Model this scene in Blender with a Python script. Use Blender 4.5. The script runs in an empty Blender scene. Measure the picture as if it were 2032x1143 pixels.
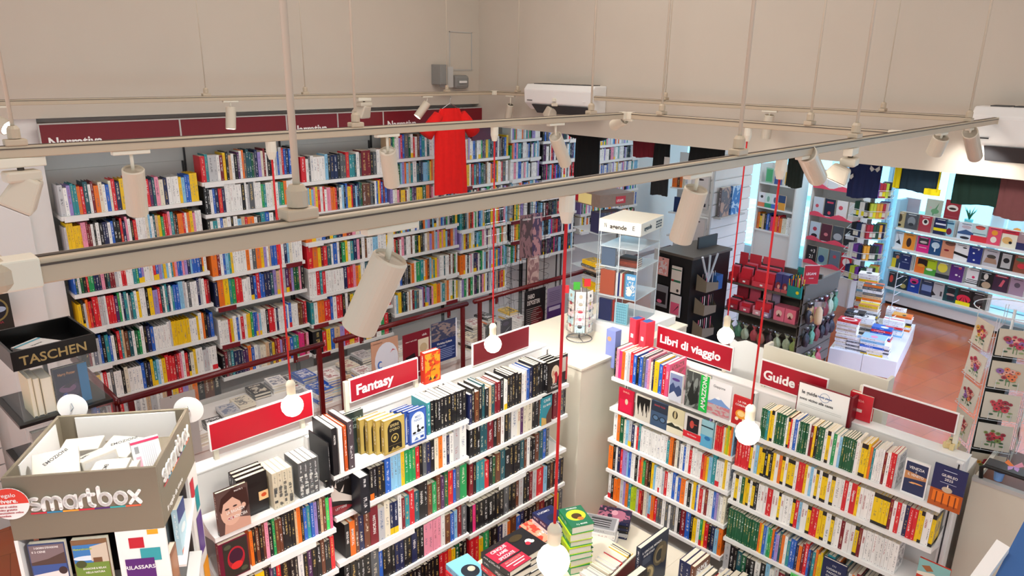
import bpy, math, random, re
from mathutils import Vector, Matrix
random.seed(7)
SC=bpy.context.scene; COL=SC.collection; PI=math.pi
# ---------------------------------------------------------------- camera
H=3.4; F=1433.19
RGT=Vector((0.7096,-0.7044,0.0160))
pitch,roll,yaw=math.radians(17.1897),math.radians(.91695),math.radians(45.2114)
FW=Vector((math.cos(pitch)*math.cos(yaw),math.cos(pitch)*math.sin(yaw),-math.sin(pitch)))
_r=Vector((math.sin(yaw),-math.cos(yaw),0)); _u=_r.cross(FW)
RGT=math.cos(roll)*_r+math.sin(roll)*_u; UPV=-math.sin(roll)*_r+math.cos(roll)*_u
cam=bpy.data.objects.new('camera',bpy.data.cameras.new('camera')); COL.objects.link(cam)
cam.data.sensor_width=36; cam.data.lens=F/2032*36; cam.data.clip_start=.05; cam.data.clip_end=200
cam.matrix_world=Matrix(((RGT.x,UPV.x,-FW.x,0),(RGT.y,UPV.y,-FW.y,0),(RGT.z,UPV.z,-FW.z,H),(0,0,0,1)))
SC.camera=cam
# surveying helpers: a sight line meets a known wall, floor or shelf plane
def ray(x,y): return RGT*((x-1016)/F)+UPV*((571.5-y)/F)+FW
def onY(x,y,Y): d=ray(x,y); d=d*(Y/d.y); d.z+=H; return d
def onX(x,y,X): d=ray(x,y); d=d*(X/d.x); d.z+=H; return d
def onZ(x,y,Z): d=ray(x,y); d=d*((Z-H)/d.z); d.z+=H; return d
def colX(x,Y,z):   # X of the point (.,Y,z) seen in column x
    k=(x-1016)/F; n=RGT-FW*k; return -(n.y*Y+n.z*(z-H))/n.x
def colY(x,X,z):
    k=(x-1016)/F; n=RGT-FW*k; return -(n.x*X+n.z*(z-H))/n.y
# ---------------------------------------------------------------- colours and materials
def lin(h):
    if isinstance(h,(tuple,list)): return tuple(h[:3])
    h=h.lstrip('#'); c=[int(h[i:i+2],16)/255 for i in (0,2,4)]
    return tuple(v/12.92 if v<=.04045 else ((v+.055)/1.055)**2.4 for v in c)
def nd(nt,t,**k):
    n=nt.nodes.new(t)
    for a,b in k.items(): setattr(n,a,b)
    return n
def mth(nt,op,a,b=None,c=None):
    n=nt.nodes.new('ShaderNodeMath'); n.operation=op
    for i,v in enumerate((a,b,c)):
        if v is None: continue
        if isinstance(v,(int,float)): n.inputs[i].default_value=v
        else: nt.links.new(v,n.inputs[i])
    return n.outputs[0]
def mat(name,col,rough=.5,metal=0,vary=.06,scale=8,bump=0,emit=None,es=0,trans=0,ior=1.45,alpha=1,spec=.5):
    m=bpy.data.materials.new(name); m.use_nodes=True; nt=m.node_tree; b=nt.nodes['Principled BSDF']
    c=lin(col); b.inputs['Roughness'].default_value=rough; b.inputs['Metallic'].default_value=metal
    b.inputs['Specular IOR Level'].default_value=spec
    if vary>0:
        tc=nd(nt,'ShaderNodeTexCoord'); nz=nd(nt,'ShaderNodeTexNoise'); nz.inputs['Scale'].default_value=scale; nz.inputs['Detail'].default_value=4
        nt.links.new(tc.outputs['Object'],nz.inputs['Vector'])
        mx=nd(nt,'ShaderNodeMix',data_type='RGBA'); mx.inputs[6].default_value=(*[v*(1-vary) for v in c],1); mx.inputs[7].default_value=(*[min(1,v*(1+vary)) for v in c],1)
        nt.links.new(nz.outputs['Fac'],mx.inputs[0]); nt.links.new(mx.outputs[2],b.inputs['Base Color'])
        if bump:
            bp=nd(nt,'ShaderNodeBump'); bp.inputs['Strength'].default_value=bump; bp.inputs['Distance'].default_value=.01
            nt.links.new(nz.outputs['Fac'],bp.inputs['Height']); nt.links.new(bp.outputs[0],b.inputs['Normal'])
    else: b.inputs['Base Color'].default_value=(*c,1)
    if emit: b.inputs['Emission Color'].default_value=(*lin(emit),1); b.inputs['Emission Strength'].default_value=es
    if trans: b.inputs['Transmission Weight'].default_value=trans; b.inputs['IOR'].default_value=ior
    if alpha<1: b.inputs['Alpha'].default_value=alpha
    return m
def print_mat(name,rough=.38):
    m=bpy.data.materials.new(name); m.use_nodes=True; nt=m.node_tree; b=nt.nodes['Principled BSDF']; L=nt.links
    b.inputs['Roughness'].default_value=rough
    ac=nd(nt,'ShaderNodeAttribute',attribute_name='Col'); ai=nd(nt,'ShaderNodeAttribute',attribute_name='Ink')
    uv=nd(nt,'ShaderNodeUVMap'); sp=nd(nt,'ShaderNodeSeparateXYZ'); L.new(uv.outputs[0],sp.inputs[0]); u,v=sp.outputs[0],sp.outputs[1]
    flag,seed=ac.outputs['Alpha'],ai.outputs['Alpha']
    # spine lettering: broken marks running along the spine between the margins
    cx=nd(nt,'ShaderNodeCombineXYZ'); L.new(mth(nt,'MULTIPLY',u,2.2),cx.inputs[0]); L.new(mth(nt,'MULTIPLY',v,46),cx.inputs[1]); L.new(mth(nt,'MULTIPLY',seed,91),cx.inputs[2])
    nz=nd(nt,'ShaderNodeTexNoise'); nz.inputs['Scale'].default_value=1; nz.inputs['Detail'].default_value=2; L.new(cx.outputs[0],nz.inputs['Vector'])
    marks=mth(nt,'GREATER_THAN',nz.outputs['Fac'],.52)
    def band(x,lo,hi): return mth(nt,'MULTIPLY',mth(nt,'GREATER_THAN',x,lo),mth(nt,'LESS_THAN',x,hi))
    lo=mth(nt,'MULTIPLY_ADD',mth(nt,'FRACT',mth(nt,'MULTIPLY',seed,7.3)),.3,.16)
    hi=mth(nt,'ADD',lo,mth(nt,'MULTIPLY_ADD',mth(nt,'FRACT',mth(nt,'MULTIPLY',seed,13.7)),.28,.2))
    title=mth(nt,'MULTIPLY',band(v,lo,hi),band(u,.32,.70)); auth=mth(nt,'MULTIPLY',band(v,.72,.93),band(u,.38,.64)); logo=mth(nt,'MULTIPLY',band(v,.035,.06),band(u,.4,.6))
    sm=mth(nt,'MAXIMUM',mth(nt,'MULTIPLY',mth(nt,'MAXIMUM',title,auth),marks),logo)
    isp=band(flag,.3,.7); spm=mth(nt,'MULTIPLY',mth(nt,'MULTIPLY',sm,isp),.72)
    # printed picture of a cover
    c2=nd(nt,'ShaderNodeCombineXYZ'); L.new(mth(nt,'MULTIPLY',u,2.2),c2.inputs[0]); L.new(mth(nt,'MULTIPLY',v,3.4),c2.inputs[1]); L.new(mth(nt,'MULTIPLY',seed,57),c2.inputs[2])
    n2=nd(nt,'ShaderNodeTexNoise'); n2.inputs['Scale'].default_value=1.5; n2.inputs['Detail'].default_value=5; n2.inputs['Distortion'].default_value=1.2; L.new(c2.outputs[0],n2.inputs['Vector'])
    pic=mth(nt,'MULTIPLY',mth(nt,'MULTIPLY',mth(nt,'GREATER_THAN',n2.outputs['Fac'],.5),band(v,.12,.72)),band(u,.1,.9))
    c3=nd(nt,'ShaderNodeCombineXYZ'); L.new(mth(nt,'MULTIPLY',u,16),c3.inputs[0]); L.new(mth(nt,'MULTIPLY',v,26),c3.inputs[1]); L.new(mth(nt,'MULTIPLY',seed,33),c3.inputs[2])
    n3=nd(nt,'ShaderNodeTexNoise'); n3.inputs['Scale'].default_value=1; L.new(c3.outputs[0],n3.inputs['Vector'])
    ttl=mth(nt,'MULTIPLY',mth(nt,'MULTIPLY',mth(nt,'GREATER_THAN',n3.outputs['Fac'],.49),band(v,.78,.92)),band(u,.14,.86))
    ic=mth(nt,'GREATER_THAN',flag,.7); cvm=mth(nt,'MULTIPLY',mth(nt,'MAXIMUM',mth(nt,'MULTIPLY',pic,.75),ttl),ic)
    mx=nd(nt,'ShaderNodeMix',data_type='RGBA'); L.new(mth(nt,'MAXIMUM',spm,cvm),mx.inputs[0]); L.new(ac.outputs['Color'],mx.inputs[6]); L.new(ai.outputs['Color'],mx.inputs[7])
    L.new(mx.outputs[2],b.inputs['Base Color'])
    return m
PRINT=print_mat('printed_card')
def brick_mat(name,c1,c2,cm,scale,bw,rh,mortar,rough,bump=.2,rot=0):
    m=bpy.data.materials.new(name); m.use_nodes=True; nt=m.node_tree; b=nt.nodes['Principled BSDF']
    tc=nd(nt,'ShaderNodeTexCoord'); mp=nd(nt,'ShaderNodeMapping'); mp.inputs['Rotation'].default_value=(0,0,rot); br=nd(nt,'ShaderNodeTexBrick')
    br.offset=.5; br.inputs['Scale'].default_value=scale; br.inputs['Brick Width'].default_value=bw; br.inputs['Row Height'].default_value=rh; br.inputs['Mortar Size'].default_value=mortar
    br.inputs['Color1'].default_value=(*lin(c1),1); br.inputs['Color2'].default_value=(*lin(c2),1); br.inputs['Mortar'].default_value=(*lin(cm),1)
    nz=nd(nt,'ShaderNodeTexNoise'); nz.inputs['Scale'].default_value=2.5; nz.inputs['Detail'].default_value=6
    mx=nd(nt,'ShaderNodeMix',data_type='RGBA',blend_type='MULTIPLY'); mx.inputs[0].default_value=.35
    L=nt.links; L.new(tc.outputs['Object'],mp.inputs[0]); L.new(mp.outputs[0],br.inputs['Vector']); L.new(tc.outputs['Object'],nz.inputs['Vector'])
    L.new(br.outputs['Color'],mx.inputs[6]); L.new(nz.outputs['Color'],mx.inputs[7]); L.new(mx.outputs[2],b.inputs['Base Color'])
    bp=nd(nt,'ShaderNodeBump'); bp.inputs['Strength'].default_value=bump; bp.inputs['Distance'].default_value=.004; bp.invert=True; L.new(br.outputs['Fac'],bp.inputs['Height']); L.new(bp.outputs[0],b.inputs['Normal'])
    b.inputs['Roughness'].default_value=rough
    return m
M=dict(
 wall=mat('wall_plaster','#c8bdae',.9,vary=.03,scale=3,bump=.05), wallw=mat('white_plaster','#e6e4e0',.85,vary=.03,scale=3),
 ceil=mat('ceiling_paint','#e6e2da',.9), white=mat('white_lacquer','#eceae6',.35,vary=.02), shelfw=mat('white_metal_shelf','#f0efec',.3,vary=.015),
 cream=mat('cream_lacquer','#e3dcc9',.4,vary=.03), back=mat('back_panel_white','#dcdad5',.5,vary=.03), trackb=mat('track_beige','#bfae95',.42,vary=.05,scale=14),
 trackd=mat('track_slot_dark','#4a4038',.6), spot=mat('lamp_housing_cream','#d3c8b4',.4,vary=.03), blackm=mat('black_plastic','#101010',.45),
 signred=mat('sign_red','#a91026',.4,vary=.03), signwine=mat('sign_wine_red','#760c1b',.45,vary=.03), railred=mat('railing_red_paint','#5c0a10',.25,vary=.08),
 letter=mat('white_lettering','#f6f4f0',.5,vary=0), grey=mat('grey_plastic','#8b8a86',.5), dgrey=mat('dark_grey','#3a3a3c',.5), lgrey=mat('light_grey','#bfbdb8',.5),
 chrome=mat('chrome_wire','#b9bcc0',.25,1,vary=0), wirew=mat('white_wire','#d9dbdc',.35,.2,vary=0), wireb=mat('black_wire','#15161a',.4,.4,vary=0),
 paper=mat('book_pages','#e9e0cc',.85,vary=.1,scale=260), floor=brick_mat('terracotta_tiles','#c0643a','#b45c36','#96502f',1,.33,.33,.003,.16,rot=math.radians(10.6)),
 street=brick_mat('street_paving','#9fdcea','#86cfe2','#7fc3d6',1,.3,.12,.006,.7), acr=mat('clear_acrylic','#eef6f8',.05,vary=0,alpha=.10), pane=mat('railing_glass','#eef8f8',.04,vary=0,alpha=.05), acre=mat('acrylic_edge','#dfe9ec',.1,vary=0,alpha=.6),
 cord=mat('red_textile_cord','#d8141e',.6), bulbcap=mat('lamp_holder_cream','#e6dcc2',.45), taupe=mat('taupe_card','#7d7361',.6,vary=.03), black=mat('black_lacquer','#0c0b0b',.3),
 wood=mat('wood_brown','#6b3a22',.5,vary=.15), dwood=mat('grey_metal_shelf','#5c554c',.45), pinkc=mat('pink_card','#e36f86',.6), redc=mat('red_card','#d42635',.55),
 deskb=mat('desk_cream_panel','#d8d1bf',.5,vary=.05,scale=3), bluep=mat('blue_panel','#2a5f9e',.5), facade=mat('street_facade_cyan','#8fd6ee',.8,vary=.1,scale=2), glassb=mat('window_glass','#dff6ff',.02,vary=0,alpha=.12),
 winframe=mat('window_frame_pale_blue','#a9d3e6',.4), gold=mat('gold_lettering','#b7a06a',.35,.5,vary=0), yel=mat('yellow_card','#f4e21a',.6), gap=mat('recess_grey','#c9c6c0',.8), skin=mat('plush_beige','#c9b08c',.9,bump=.3,scale=60),
 lens=mat('lamp_lens_glow','#ffffff',.3,vary=0,emit='#fff8ee',es=14), bulb=mat('globe_bulb_glow','#ffffff',.3,vary=0,emit='#fff3dc',es=7), teal=mat('teal_card','#1b8f86',.5), purple=mat('violet_card','#4b1f6f',.5),
 silver=mat('silver_foil','#c9ccd2',.2,.8,vary=.3,scale=40), plant=mat('leaf_green','#2f6d45',.5,vary=.2), vase=mat('aqua_vase','#6fd3de',.2), phone=mat('dark_blue_cloth','#17305e',.8))
# ---------------------------------------------------------------- mesh builder
class MB:
    def __init__(s): s.v=[];s.f=[];s.m=[];s.c=[];s.i=[];s.u=[];s.attr=False
    def add(s,vs,fs,m=0,col=None,ink=None,uv=None,T=None):
        o=len(s.v)
        s.v+= [tuple(T@Vector(p)) for p in vs] if T is not None else [tuple(p) for p in vs]
        for k,f in enumerate(fs):
            s.f.append([o+i for i in f]); s.m.append(m[k] if isinstance(m,list) else m)
            c=col[k] if isinstance(col,list) else col; n=ink[k] if isinstance(ink,list) else ink; w=uv[k] if uv else None
            if c is not None: s.attr=True
            s.c.append(c or (.5,.5,.5,0)); s.i.append(n or (.5,.5,.5,0)); s.u.append(w or [(0,0)]*len(f))
        return s
    def box(s,x0,y0,z0,x1,y1,z1,m=0,col=None,T=None):
        return s.add([(x0,y0,z0),(x1,y0,z0),(x1,y1,z0),(x0,y1,z0),(x0,y0,z1),(x1,y0,z1),(x1,y1,z1),(x0,y1,z1)],
            [(0,3,2,1),(4,5,6,7),(0,1,5,4),(1,2,6,5),(2,3,7,6),(3,0,4,7)],m,col,T=T)
    def prism(s,pts,y0,y1,m=0,col=None,T=None,axis='y'):   # polygon in x,z pushed along y
        n=len(pts); f=(lambda p,q:(p[0],q,p[1])) if axis=='y' else ((lambda p,q:(p[0],p[1],q)) if axis=='z' else (lambda p,q:(q,p[0],p[1])))
        return s.add([f(p,y0) for p in pts]+[f(p,y1) for p in pts],[tuple(range(n)),tuple(range(2*n-1,n-1,-1))]+[(i,n+i,n+(i+1)%n,(i+1)%n) for i in range(n)],m,col,T=T)
    def tube(s,pts,r,seg=8,m=0,T=None,cap=True,col=None):
        pts=[Vector(p) for p in pts]; R=r if isinstance(r,(list,tuple)) else [r]*len(pts); vs=[];fs=[];prev=None
        for k,p in enumerate(pts):
            d=(pts[min(k+1,len(pts)-1)]-pts[max(k-1,0)]).normalized()
            if prev is None: a=Vector((0,0,1)) if abs(d.z)<.9 else Vector((1,0,0)); n1=d.cross(a).normalized()
            else: n1=(prev-d*prev.dot(d)).normalized()
            prev=n1; n2=d.cross(n1)
            vs+=[p+(n1*math.cos(2*PI*j/seg)+n2*math.sin(2*PI*j/seg))*R[k] for j in range(seg)]
        for k in range(len(pts)-1):
            for j in range(seg): a=k*seg+j;b=k*seg+(j+1)%seg; fs.append((a,b,b+seg,a+seg))
        if cap: fs.append(tuple(range(seg-1,-1,-1))); fs.append(tuple((len(pts)-1)*seg+j for j in range(seg)))
        return s.add(vs,fs,m,col,T=T)
    def lathe(s,prof,c=(0,0,0),seg=20,m=0,T=None,col=None):
        vs=[];fs=[];n=len(prof)
        for r,z in prof: vs+=[(c[0]+r*math.cos(2*PI*j/seg),c[1]+r*math.sin(2*PI*j/seg),c[2]+z) for j in range(seg)]
        for k in range(n-1):
            for j in range(seg): a=k*seg+j;b=k*seg+(j+1)%seg; fs.append((a,b,b+seg,a+seg))
        fs.append(tuple(range(seg-1,-1,-1))); fs.append(tuple((n-1)*seg+j for j in range(seg)))
        return s.add(vs,fs,m,col,T=T)
    def sheet(s,P,nu,nv,m=0,col=None,T=None):  # grid of points P(i,j)
        vs=[P(i/(nu-1),j/(nv-1)) for j in range(nv) for i in range(nu)]
        return s.add(vs,[(j*nu+i,j*nu+i+1,(j+1)*nu+i+1,(j+1)*nu+i) for j in range(nv-1) for i in range(nu-1)],m,col,T=T)
    def build(s,name,mats,parent=None,loc=None,rz=0,mw=None,smooth=False,bev=0,sub=0):
        me=bpy.data.meshes.new(name); me.from_pydata(s.v,[],s.f)
        if not isinstance(mats,(list,tuple)): mats=[mats]
        for x in mats: me.materials.append(M[x] if isinstance(x,str) else x)
        me.polygons.foreach_set('material_index',s.m)
        if smooth: me.polygons.foreach_set('use_smooth',[True]*len(s.f))
        if s.attr:
            uv=me.uv_layers.new(name='UVMap'); uv.data.foreach_set('uv',[q for w in s.u for p in w for q in p])
            for nm,arr in (('Col',s.c),('Ink',s.i)):
                a=me.color_attributes.new(nm,'FLOAT_COLOR','CORNER'); a.data.foreach_set('color',[q for f,c in zip(s.f,arr) for _ in f for q in c])
        me.update(); o=bpy.data.objects.new(name,me); COL.objects.link(o)
        if parent: o.parent=parent
        if mw is not None: o.matrix_local=mw
        elif loc is not None or rz: o.location=loc or (0,0,0); o.rotation_euler=(0,0,rz)
        if bev: b=o.modifiers.new('bevel','BEVEL'); b.width=bev; b.segments=2; b.limit_method='ANGLE'
        if sub: b=o.modifiers.new('sub','SUBSURF'); b.levels=sub; b.render_levels=sub
        return o
def tag(o,label,cat,group=None,kind=None):
    if label: o['label']=label
    if cat: o['category']=cat
    if group: o['group']=group
    if kind: o['kind']=kind
    return o
def struct(o): o['kind']='structure'; return o
def thing(name,label,cat,loc=(0,0,0),rz=0,group=None,mw=None):
    o=bpy.data.objects.new(name,None); COL.objects.link(o); o.empty_display_size=.1
    if mw is not None: o.matrix_world=mw
    else: o.location=loc; o.rotation_euler=(0,0,rz)
    return tag(o,label,cat,group)
def box(name,mt,x0,y0,z0,x1,y1,z1,parent=None,bev=0,**k): return MB().box(x0,y0,z0,x1,y1,z1).build(name,mt,parent,bev=bev,**k)
def Fr(o,xa,ya,za):   # frame matrix from origin and axes
    return Matrix(((xa[0],ya[0],za[0],o[0]),(xa[1],ya[1],za[1],o[1]),(xa[2],ya[2],za[2],o[2]),(0,0,0,1)))
_tc={}
def text_data(s,size,bold=0,ext=.0,align='LEFT'):
    k=(s,size,bold,ext,align)
    if k not in _tc:
        c=bpy.data.curves.new('lettering','FONT'); c.body=s; c.size=size; c.offset=bold*size; c.extrude=ext; c.align_x=align; c.resolution_u=3
        o=bpy.data.objects.new('lettering',c); COL.objects.link(o); bpy.context.view_layer.update()
        me=bpy.data.meshes.new_from_object(o.evaluated_get(bpy.context.evaluated_depsgraph_get())); bpy.data.objects.remove(o)
        _tc[k]=me
    return _tc[k]
def text(s,size,mt,parent,mw,bold=0,ext=.0004,align='LEFT',name='lettering',sx=1):
    me=text_data(s,size,bold,ext,align).copy(); me.materials.clear(); me.materials.append(M[mt] if isinstance(mt,str) else mt)
    o=bpy.data.objects.new(name,me); COL.objects.link(o); o.parent=parent; o.matrix_local=mw@Matrix.Diagonal((sx,1,1,1)); return o
# face frame: letters and art drawn in x (right) and y (up) on a face looking along -Y of the parent
def faceY(x,y,z): return Fr((x,y,z),(1,0,0),(0,0,1),(0,-1,0))
def faceX(x,y,z): return Fr((x,y,z),(0,-1,0),(0,0,1),(-1,0,0))
# ---------------------------------------------------------------- books
PAL=dict(w='#f2f0ec',c='#e8dfc8',g='#c4c4c6',G='#5d6064',k='#15151a',n='#1b2450',b='#2460c0',s='#8cc4e4',t='#2c8f98',T='#1d5560',e='#1f9a56',E='#0d5a38',y='#f5c710',o='#f0761c',
 r='#d8202c',R='#7e1424',p='#f096ae',P='#54285c',v='#a08ccc',m='#e02878',B='#6a3a24',d='#d8b48c',l='#b8d020',Y='#f3cc10',W='#f0eeea',z='#37d667',q='#f25a86')
CN=dict(w='white',c='cream',g='pale grey',G='dark grey',k='black',n='navy',b='blue',s='sky blue',t='teal',T='dark teal',e='green',E='dark green',y='yellow',o='orange',r='red',R='dark red',p='pink',P='dark purple',v='lavender',m='magenta',B='brown',d='tan',l='lime',Y='yellow and black',W='white',z='bright green',q='hot pink')
def rgb(k,j=.06):
    c=lin(PAL.get(k,k)); f=1+random.uniform(-j,j); return tuple(min(1,max(0,v*f)) for v in c)
def book_geo(b,W,Hh,T,col,ink,foot='',T4=None,hard=False,style='',cflag=1.0,pages=True,sflag=.5,head=None):
    c=.003 if hard else .0014; s=random.random(); C=lambda a:(*col,a); I=(*ink,s)
    pts=[(0,0),(W,0),(W,c),(c,c),(c,T-c),(W,T-c),(W,T),(0,T)]
    vs=[(x,0,z) for x,z in pts]+[(x,Hh,z) for x,z in pts]
    fs=[(0,3,2,1),(0,7,4,3),(7,6,5,4),(8,9,10,11),(8,11,12,15),(12,13,14,15)]+[(i,(i+1)%8,8+(i+1)%8,8+i) for i in range(8)]
    n=len(fs); cc=[C(0)]*n; uv=[[(0,0)]*4 for _ in fs]
    cc[n-1]=C(sflag); uv[n-1]=[(1,0),(0,0),(0,1),(1,1)]
    cc[n-2]=C(cflag); uv[n-2]=[(1,0),(0,0),(0,1),(1,1)]
    b.add(vs,fs,0,cc,[I]*n,uv,T4)
    def band(z0,z1,k,e=.0004):
        q=(*rgb(k,0),0)
        b.add([(-e,z0,-e),(-e,z1,-e),(-e,z1,T+e),(-e,z0,T+e),(W,z0,T+e),(W,z1,T+e)],[(0,3,2,1),(3,4,5,2)],0,q,I,T=T4)
    if foot: band(.0,Hh*(.2 if foot!='k' else .09),{'1':'y','2':'r','3':'w','4':'o'}.get(foot,foot))
    if style=='Y': band(0,Hh*.1,'k'); band(Hh*.86,Hh,'k')
    if style=='E':
        e=.0006; b.add([(-e,Hh*(.72+.022*math.sin(a)),T/2+T*.22*math.cos(a)) for a in [2*PI*j/8 for j in range(8)]],[tuple(range(8))],0,(.8,.9,.85,0),I,T=T4)
    if head: band(Hh*.8,Hh,head)
    if pages: page_geo(b,W,Hh,T,hard,T4,1)
    return c
def page_geo(b,W,Hh,T,hard,T4=None,m=0):
    c=.003 if hard else .0014; i=.004 if hard else .0006
    b.box(c,i,c,W-i,Hh-i,T-c,m,None if m==0 else (.8,.75,.62,0),T=T4)
SPINE=lambda o,fx,fy:Fr(o,fy,(0,0,1),fx)   # spine looks along -fy, thickness along fx
FACE=lambda o,fx,fy:Fr(o,fx,(0,0,1),(-fy[0],-fy[1],0))
TOK=re.compile(r'([A-Za-z])(\^*)(\d?)(?:\(([^)]*)\))?')
ALLBOOKS=[]
STUFF=MB()
ORD=['top','second','third','fourth','fifth','sixth','seventh','eighth']
NUM=['first','second','third','fourth','fifth','sixth','seventh','eighth','ninth','tenth']+['%dth'%i for i in range(11,80)]
def inkfor(k):
    L=sum(lin(PAL.get(k,'#888888')))
    return random.choice(['#ffffff','#f0e8d0','#e8c878']) if L<.9 else random.choice(['#55565c','#6a6a70','#3a3a42','#a04048','#44608c'])
def row(s,org,fx,fy,L,hgt,nm,where,grp,ind=True,depth=.14,thk=(.016,.03),hv=.02,pages=True,setback=.012,hardp=.25,wide=1.7,kind='book',labelk='book'):
    """books of one shelf segment: org = bottom front left corner, fx along the shelf, fy into it"""
    toks=[t for t in TOK.findall(s)]
    if not toks: return
    th=[random.uniform(*thk)*(wide**len(t[1])) for t in toks]; k=L/sum(th); th=[t*k for t in th]
    x=0; fx=Vector(fx); fy=Vector(fy); n=len(toks)
    for i,((ch,up,foot,txt),t) in enumerate(zip(toks,th)):
        hh=hgt+random.uniform(-hv,hv)*(.4 if i and toks[i-1][0]==ch else 1); 
        if i and toks[i-1][0]==ch and random.random()<.7: hh=lasth
        if hh>hgt+hv*1.2: hh=hgt
        lasth=hh; W=depth+random.uniform(-.012,.012)
        o=Vector(org)+fx*(x+.0004)+fy*(setback+random.uniform(0,.006)); x+=t
        hard=random.random()<hardp; T4=SPINE(o,fx,fy); col=rgb(ch); ink=lin(inkfor(ch)); st=ch if ch in 'YE' else ''
        if not ind: book_geo(STUFF,W,hh,t-.0008,col,ink,foot,T4,hard,st); continue
        b=MB(); book_geo(b,W,hh,t-.0008,col,ink,foot,None,hard,st,pages=False,sflag=0 if txt else .5)
        ob=b.build(kind,PRINT,mw=T4)
        if pages: p=MB(); page_geo(p,W,hh,t-.0008,hard); p.build('page_block','paper',ob)
        if txt:
            ink2=M['signred'] if ch in 'wWcg' else M['letter']
            sz=min((t)*.62,hh*.62/max(3,len(txt))*1.35)
            text(txt,sz,ink2,ob,Fr((-.0006,hh*.78,t/2-sz*.33),(0,-1,0),(0,0,1),(-1,0,0)),bold=.01,ext=.0002,name='spine_title')
        rt='thick' if t>k*thk[1]*1.15 else ('thin' if t<k*(thk[0]*1.2) else '')
        lf=CN[toks[i-1][0]] if i else None; rg=CN[toks[i+1][0]] if i<n-1 else None
        fd={'1':' with yellow foot band','2':' with red foot band','4':' with orange foot band'}.get(foot,'')
        ALLBOOKS.append((ob,ch,rt,fd,lf,rg,i,n,where,grp,labelk,txt))
def label_books():
    seen={}; out=[]
    for ob,ch,rt,fd,lf,rg,i,n,where,grp,lk,txt in ALLBOOKS:
        pos='between %s and %s'%(lf,rg) if lf and rg else ('at the left end' if not lf else 'at the right end')
        base=('%s %s'%(rt,CN[ch])).strip()
        out.append([ob,'%s %s%s %s, %s'%(base,lk,fd,pos,where),base,lk,i,n,where,grp])
    cnt={}
    for r in out: cnt[r[1]]=cnt.get(r[1],0)+1
    used=set()
    for r in out:
        lb=r[1]
        if cnt[lb]>1 or len(lb.split())>16:
            i,n=r[4],r[5]
            q=('%s from the left'%NUM[i] if i<=n//2 else '%s from the right'%NUM[n-1-i])
            lb='%s %s, %s, %s'%(r[2],r[3],q,r[6])
        while lb in used: lb=lb+' again'
        used.add(lb); tag(r[0],lb,'book',r[7])
# flat printed art on a face: unit coordinates (0..1 across, 0..1 up)
def art(parent,mw,w,h,spec,name='cover_print',e=.0005):
    b=MB(); k=0; txts=[]
    for sp in spec:
        k+=1; z=e*(1+.35*k)
        if sp[0]=='r': _,x0,y0,x1,y1,c=sp; b.add([(x0*w,y0*h,z),(x1*w,y0*h,z),(x1*w,y1*h,z),(x0*w,y1*h,z)],[(0,1,2,3)],0,(*lin(PAL.get(c,c)),0))
        elif sp[0]=='n': _,x0,y0,x1,y1,c,c2=sp; b.add([(x0*w,y0*h,z),(x1*w,y0*h,z),(x1*w,y1*h,z),(x0*w,y1*h,z)],[(0,1,2,3)],0,(*lin(PAL.get(c,c)),1),(*lin(PAL.get(c2,c2)),random.random()),[[(.1,.12),(.9,.12),(.9,.72),(.1,.72)]])
        elif sp[0]=='c': _,cx,cy,rx,ry,c=sp; b.add([(min(.995,max(.005,cx+rx*math.cos(2*PI*j/20)))*w,min(.995,max(.005,cy+ry*math.sin(2*PI*j/20)))*h,z) for j in range(20)],[tuple(range(20))],0,(*lin(PAL.get(c,c)),0))
        elif sp[0]=='p': b.add([(x*w,y*h,z) for x,y in sp[1]],[tuple(range(len(sp[1])))],0,(*lin(PAL.get(sp[2],sp[2])),0))
        elif sp[0]=='a': # arched panel
            _,x0,y0,x1,y1,c=sp; r=(x1-x0)/2; ym=y1-r*w/h; b.add([(x0*w,y0*h,z),(x1*w,y0*h,z)]+[(((x0+x1)/2+r*math.cos(PI*j/10))*w,(ym+r*w/h*math.sin(PI*j/10))*h,z) for j in range(11)],[tuple(range(13))],0,(*lin(PAL.get(c,c)),0))
        elif sp[0]=='t': txts.append((sp,z))
    if b.f: o=b.build(name,PRINT,parent,mw=mw)
    for (_,s,x,y,size,c,*al),z in txts:
        key='ink_'+str(c)
        if key not in M: M[key]=mat(key.replace('#','').lower(),PAL.get(c,c),.5,vary=0)
        text(s,size*h,key,parent,mw@Matrix.Translation((x*w,y*h,z)),bold=.012,ext=.0001,align=(al[0] if al else 'CENTER'),sx=(al[1] if len(al)>1 else 1))
def cover_book(name,label,cat,mw,W,Hh,T,col,spec=None,ink='#ffffff',grp=None,hard=True,n3=True,cflag=0,extra=None):
    """a book whose front cover shows; mw is the canonical frame (x across, y up the cover, z out of the cover)"""
    b=MB(); book_geo(b,W,Hh,T,lin(PAL.get(col,col)),lin(ink),'',None,hard,'',cflag=(0 if spec else 1),pages=False)
    ob=b.build(name,PRINT,mw=mw); p=MB(); page_geo(p,W,Hh,T,hard); p.build('page_block','paper',ob)
    if spec: art(ob,Matrix.Translation((0,0,T)),W,Hh,spec)
    tag(ob,label,cat,grp); return ob
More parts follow.
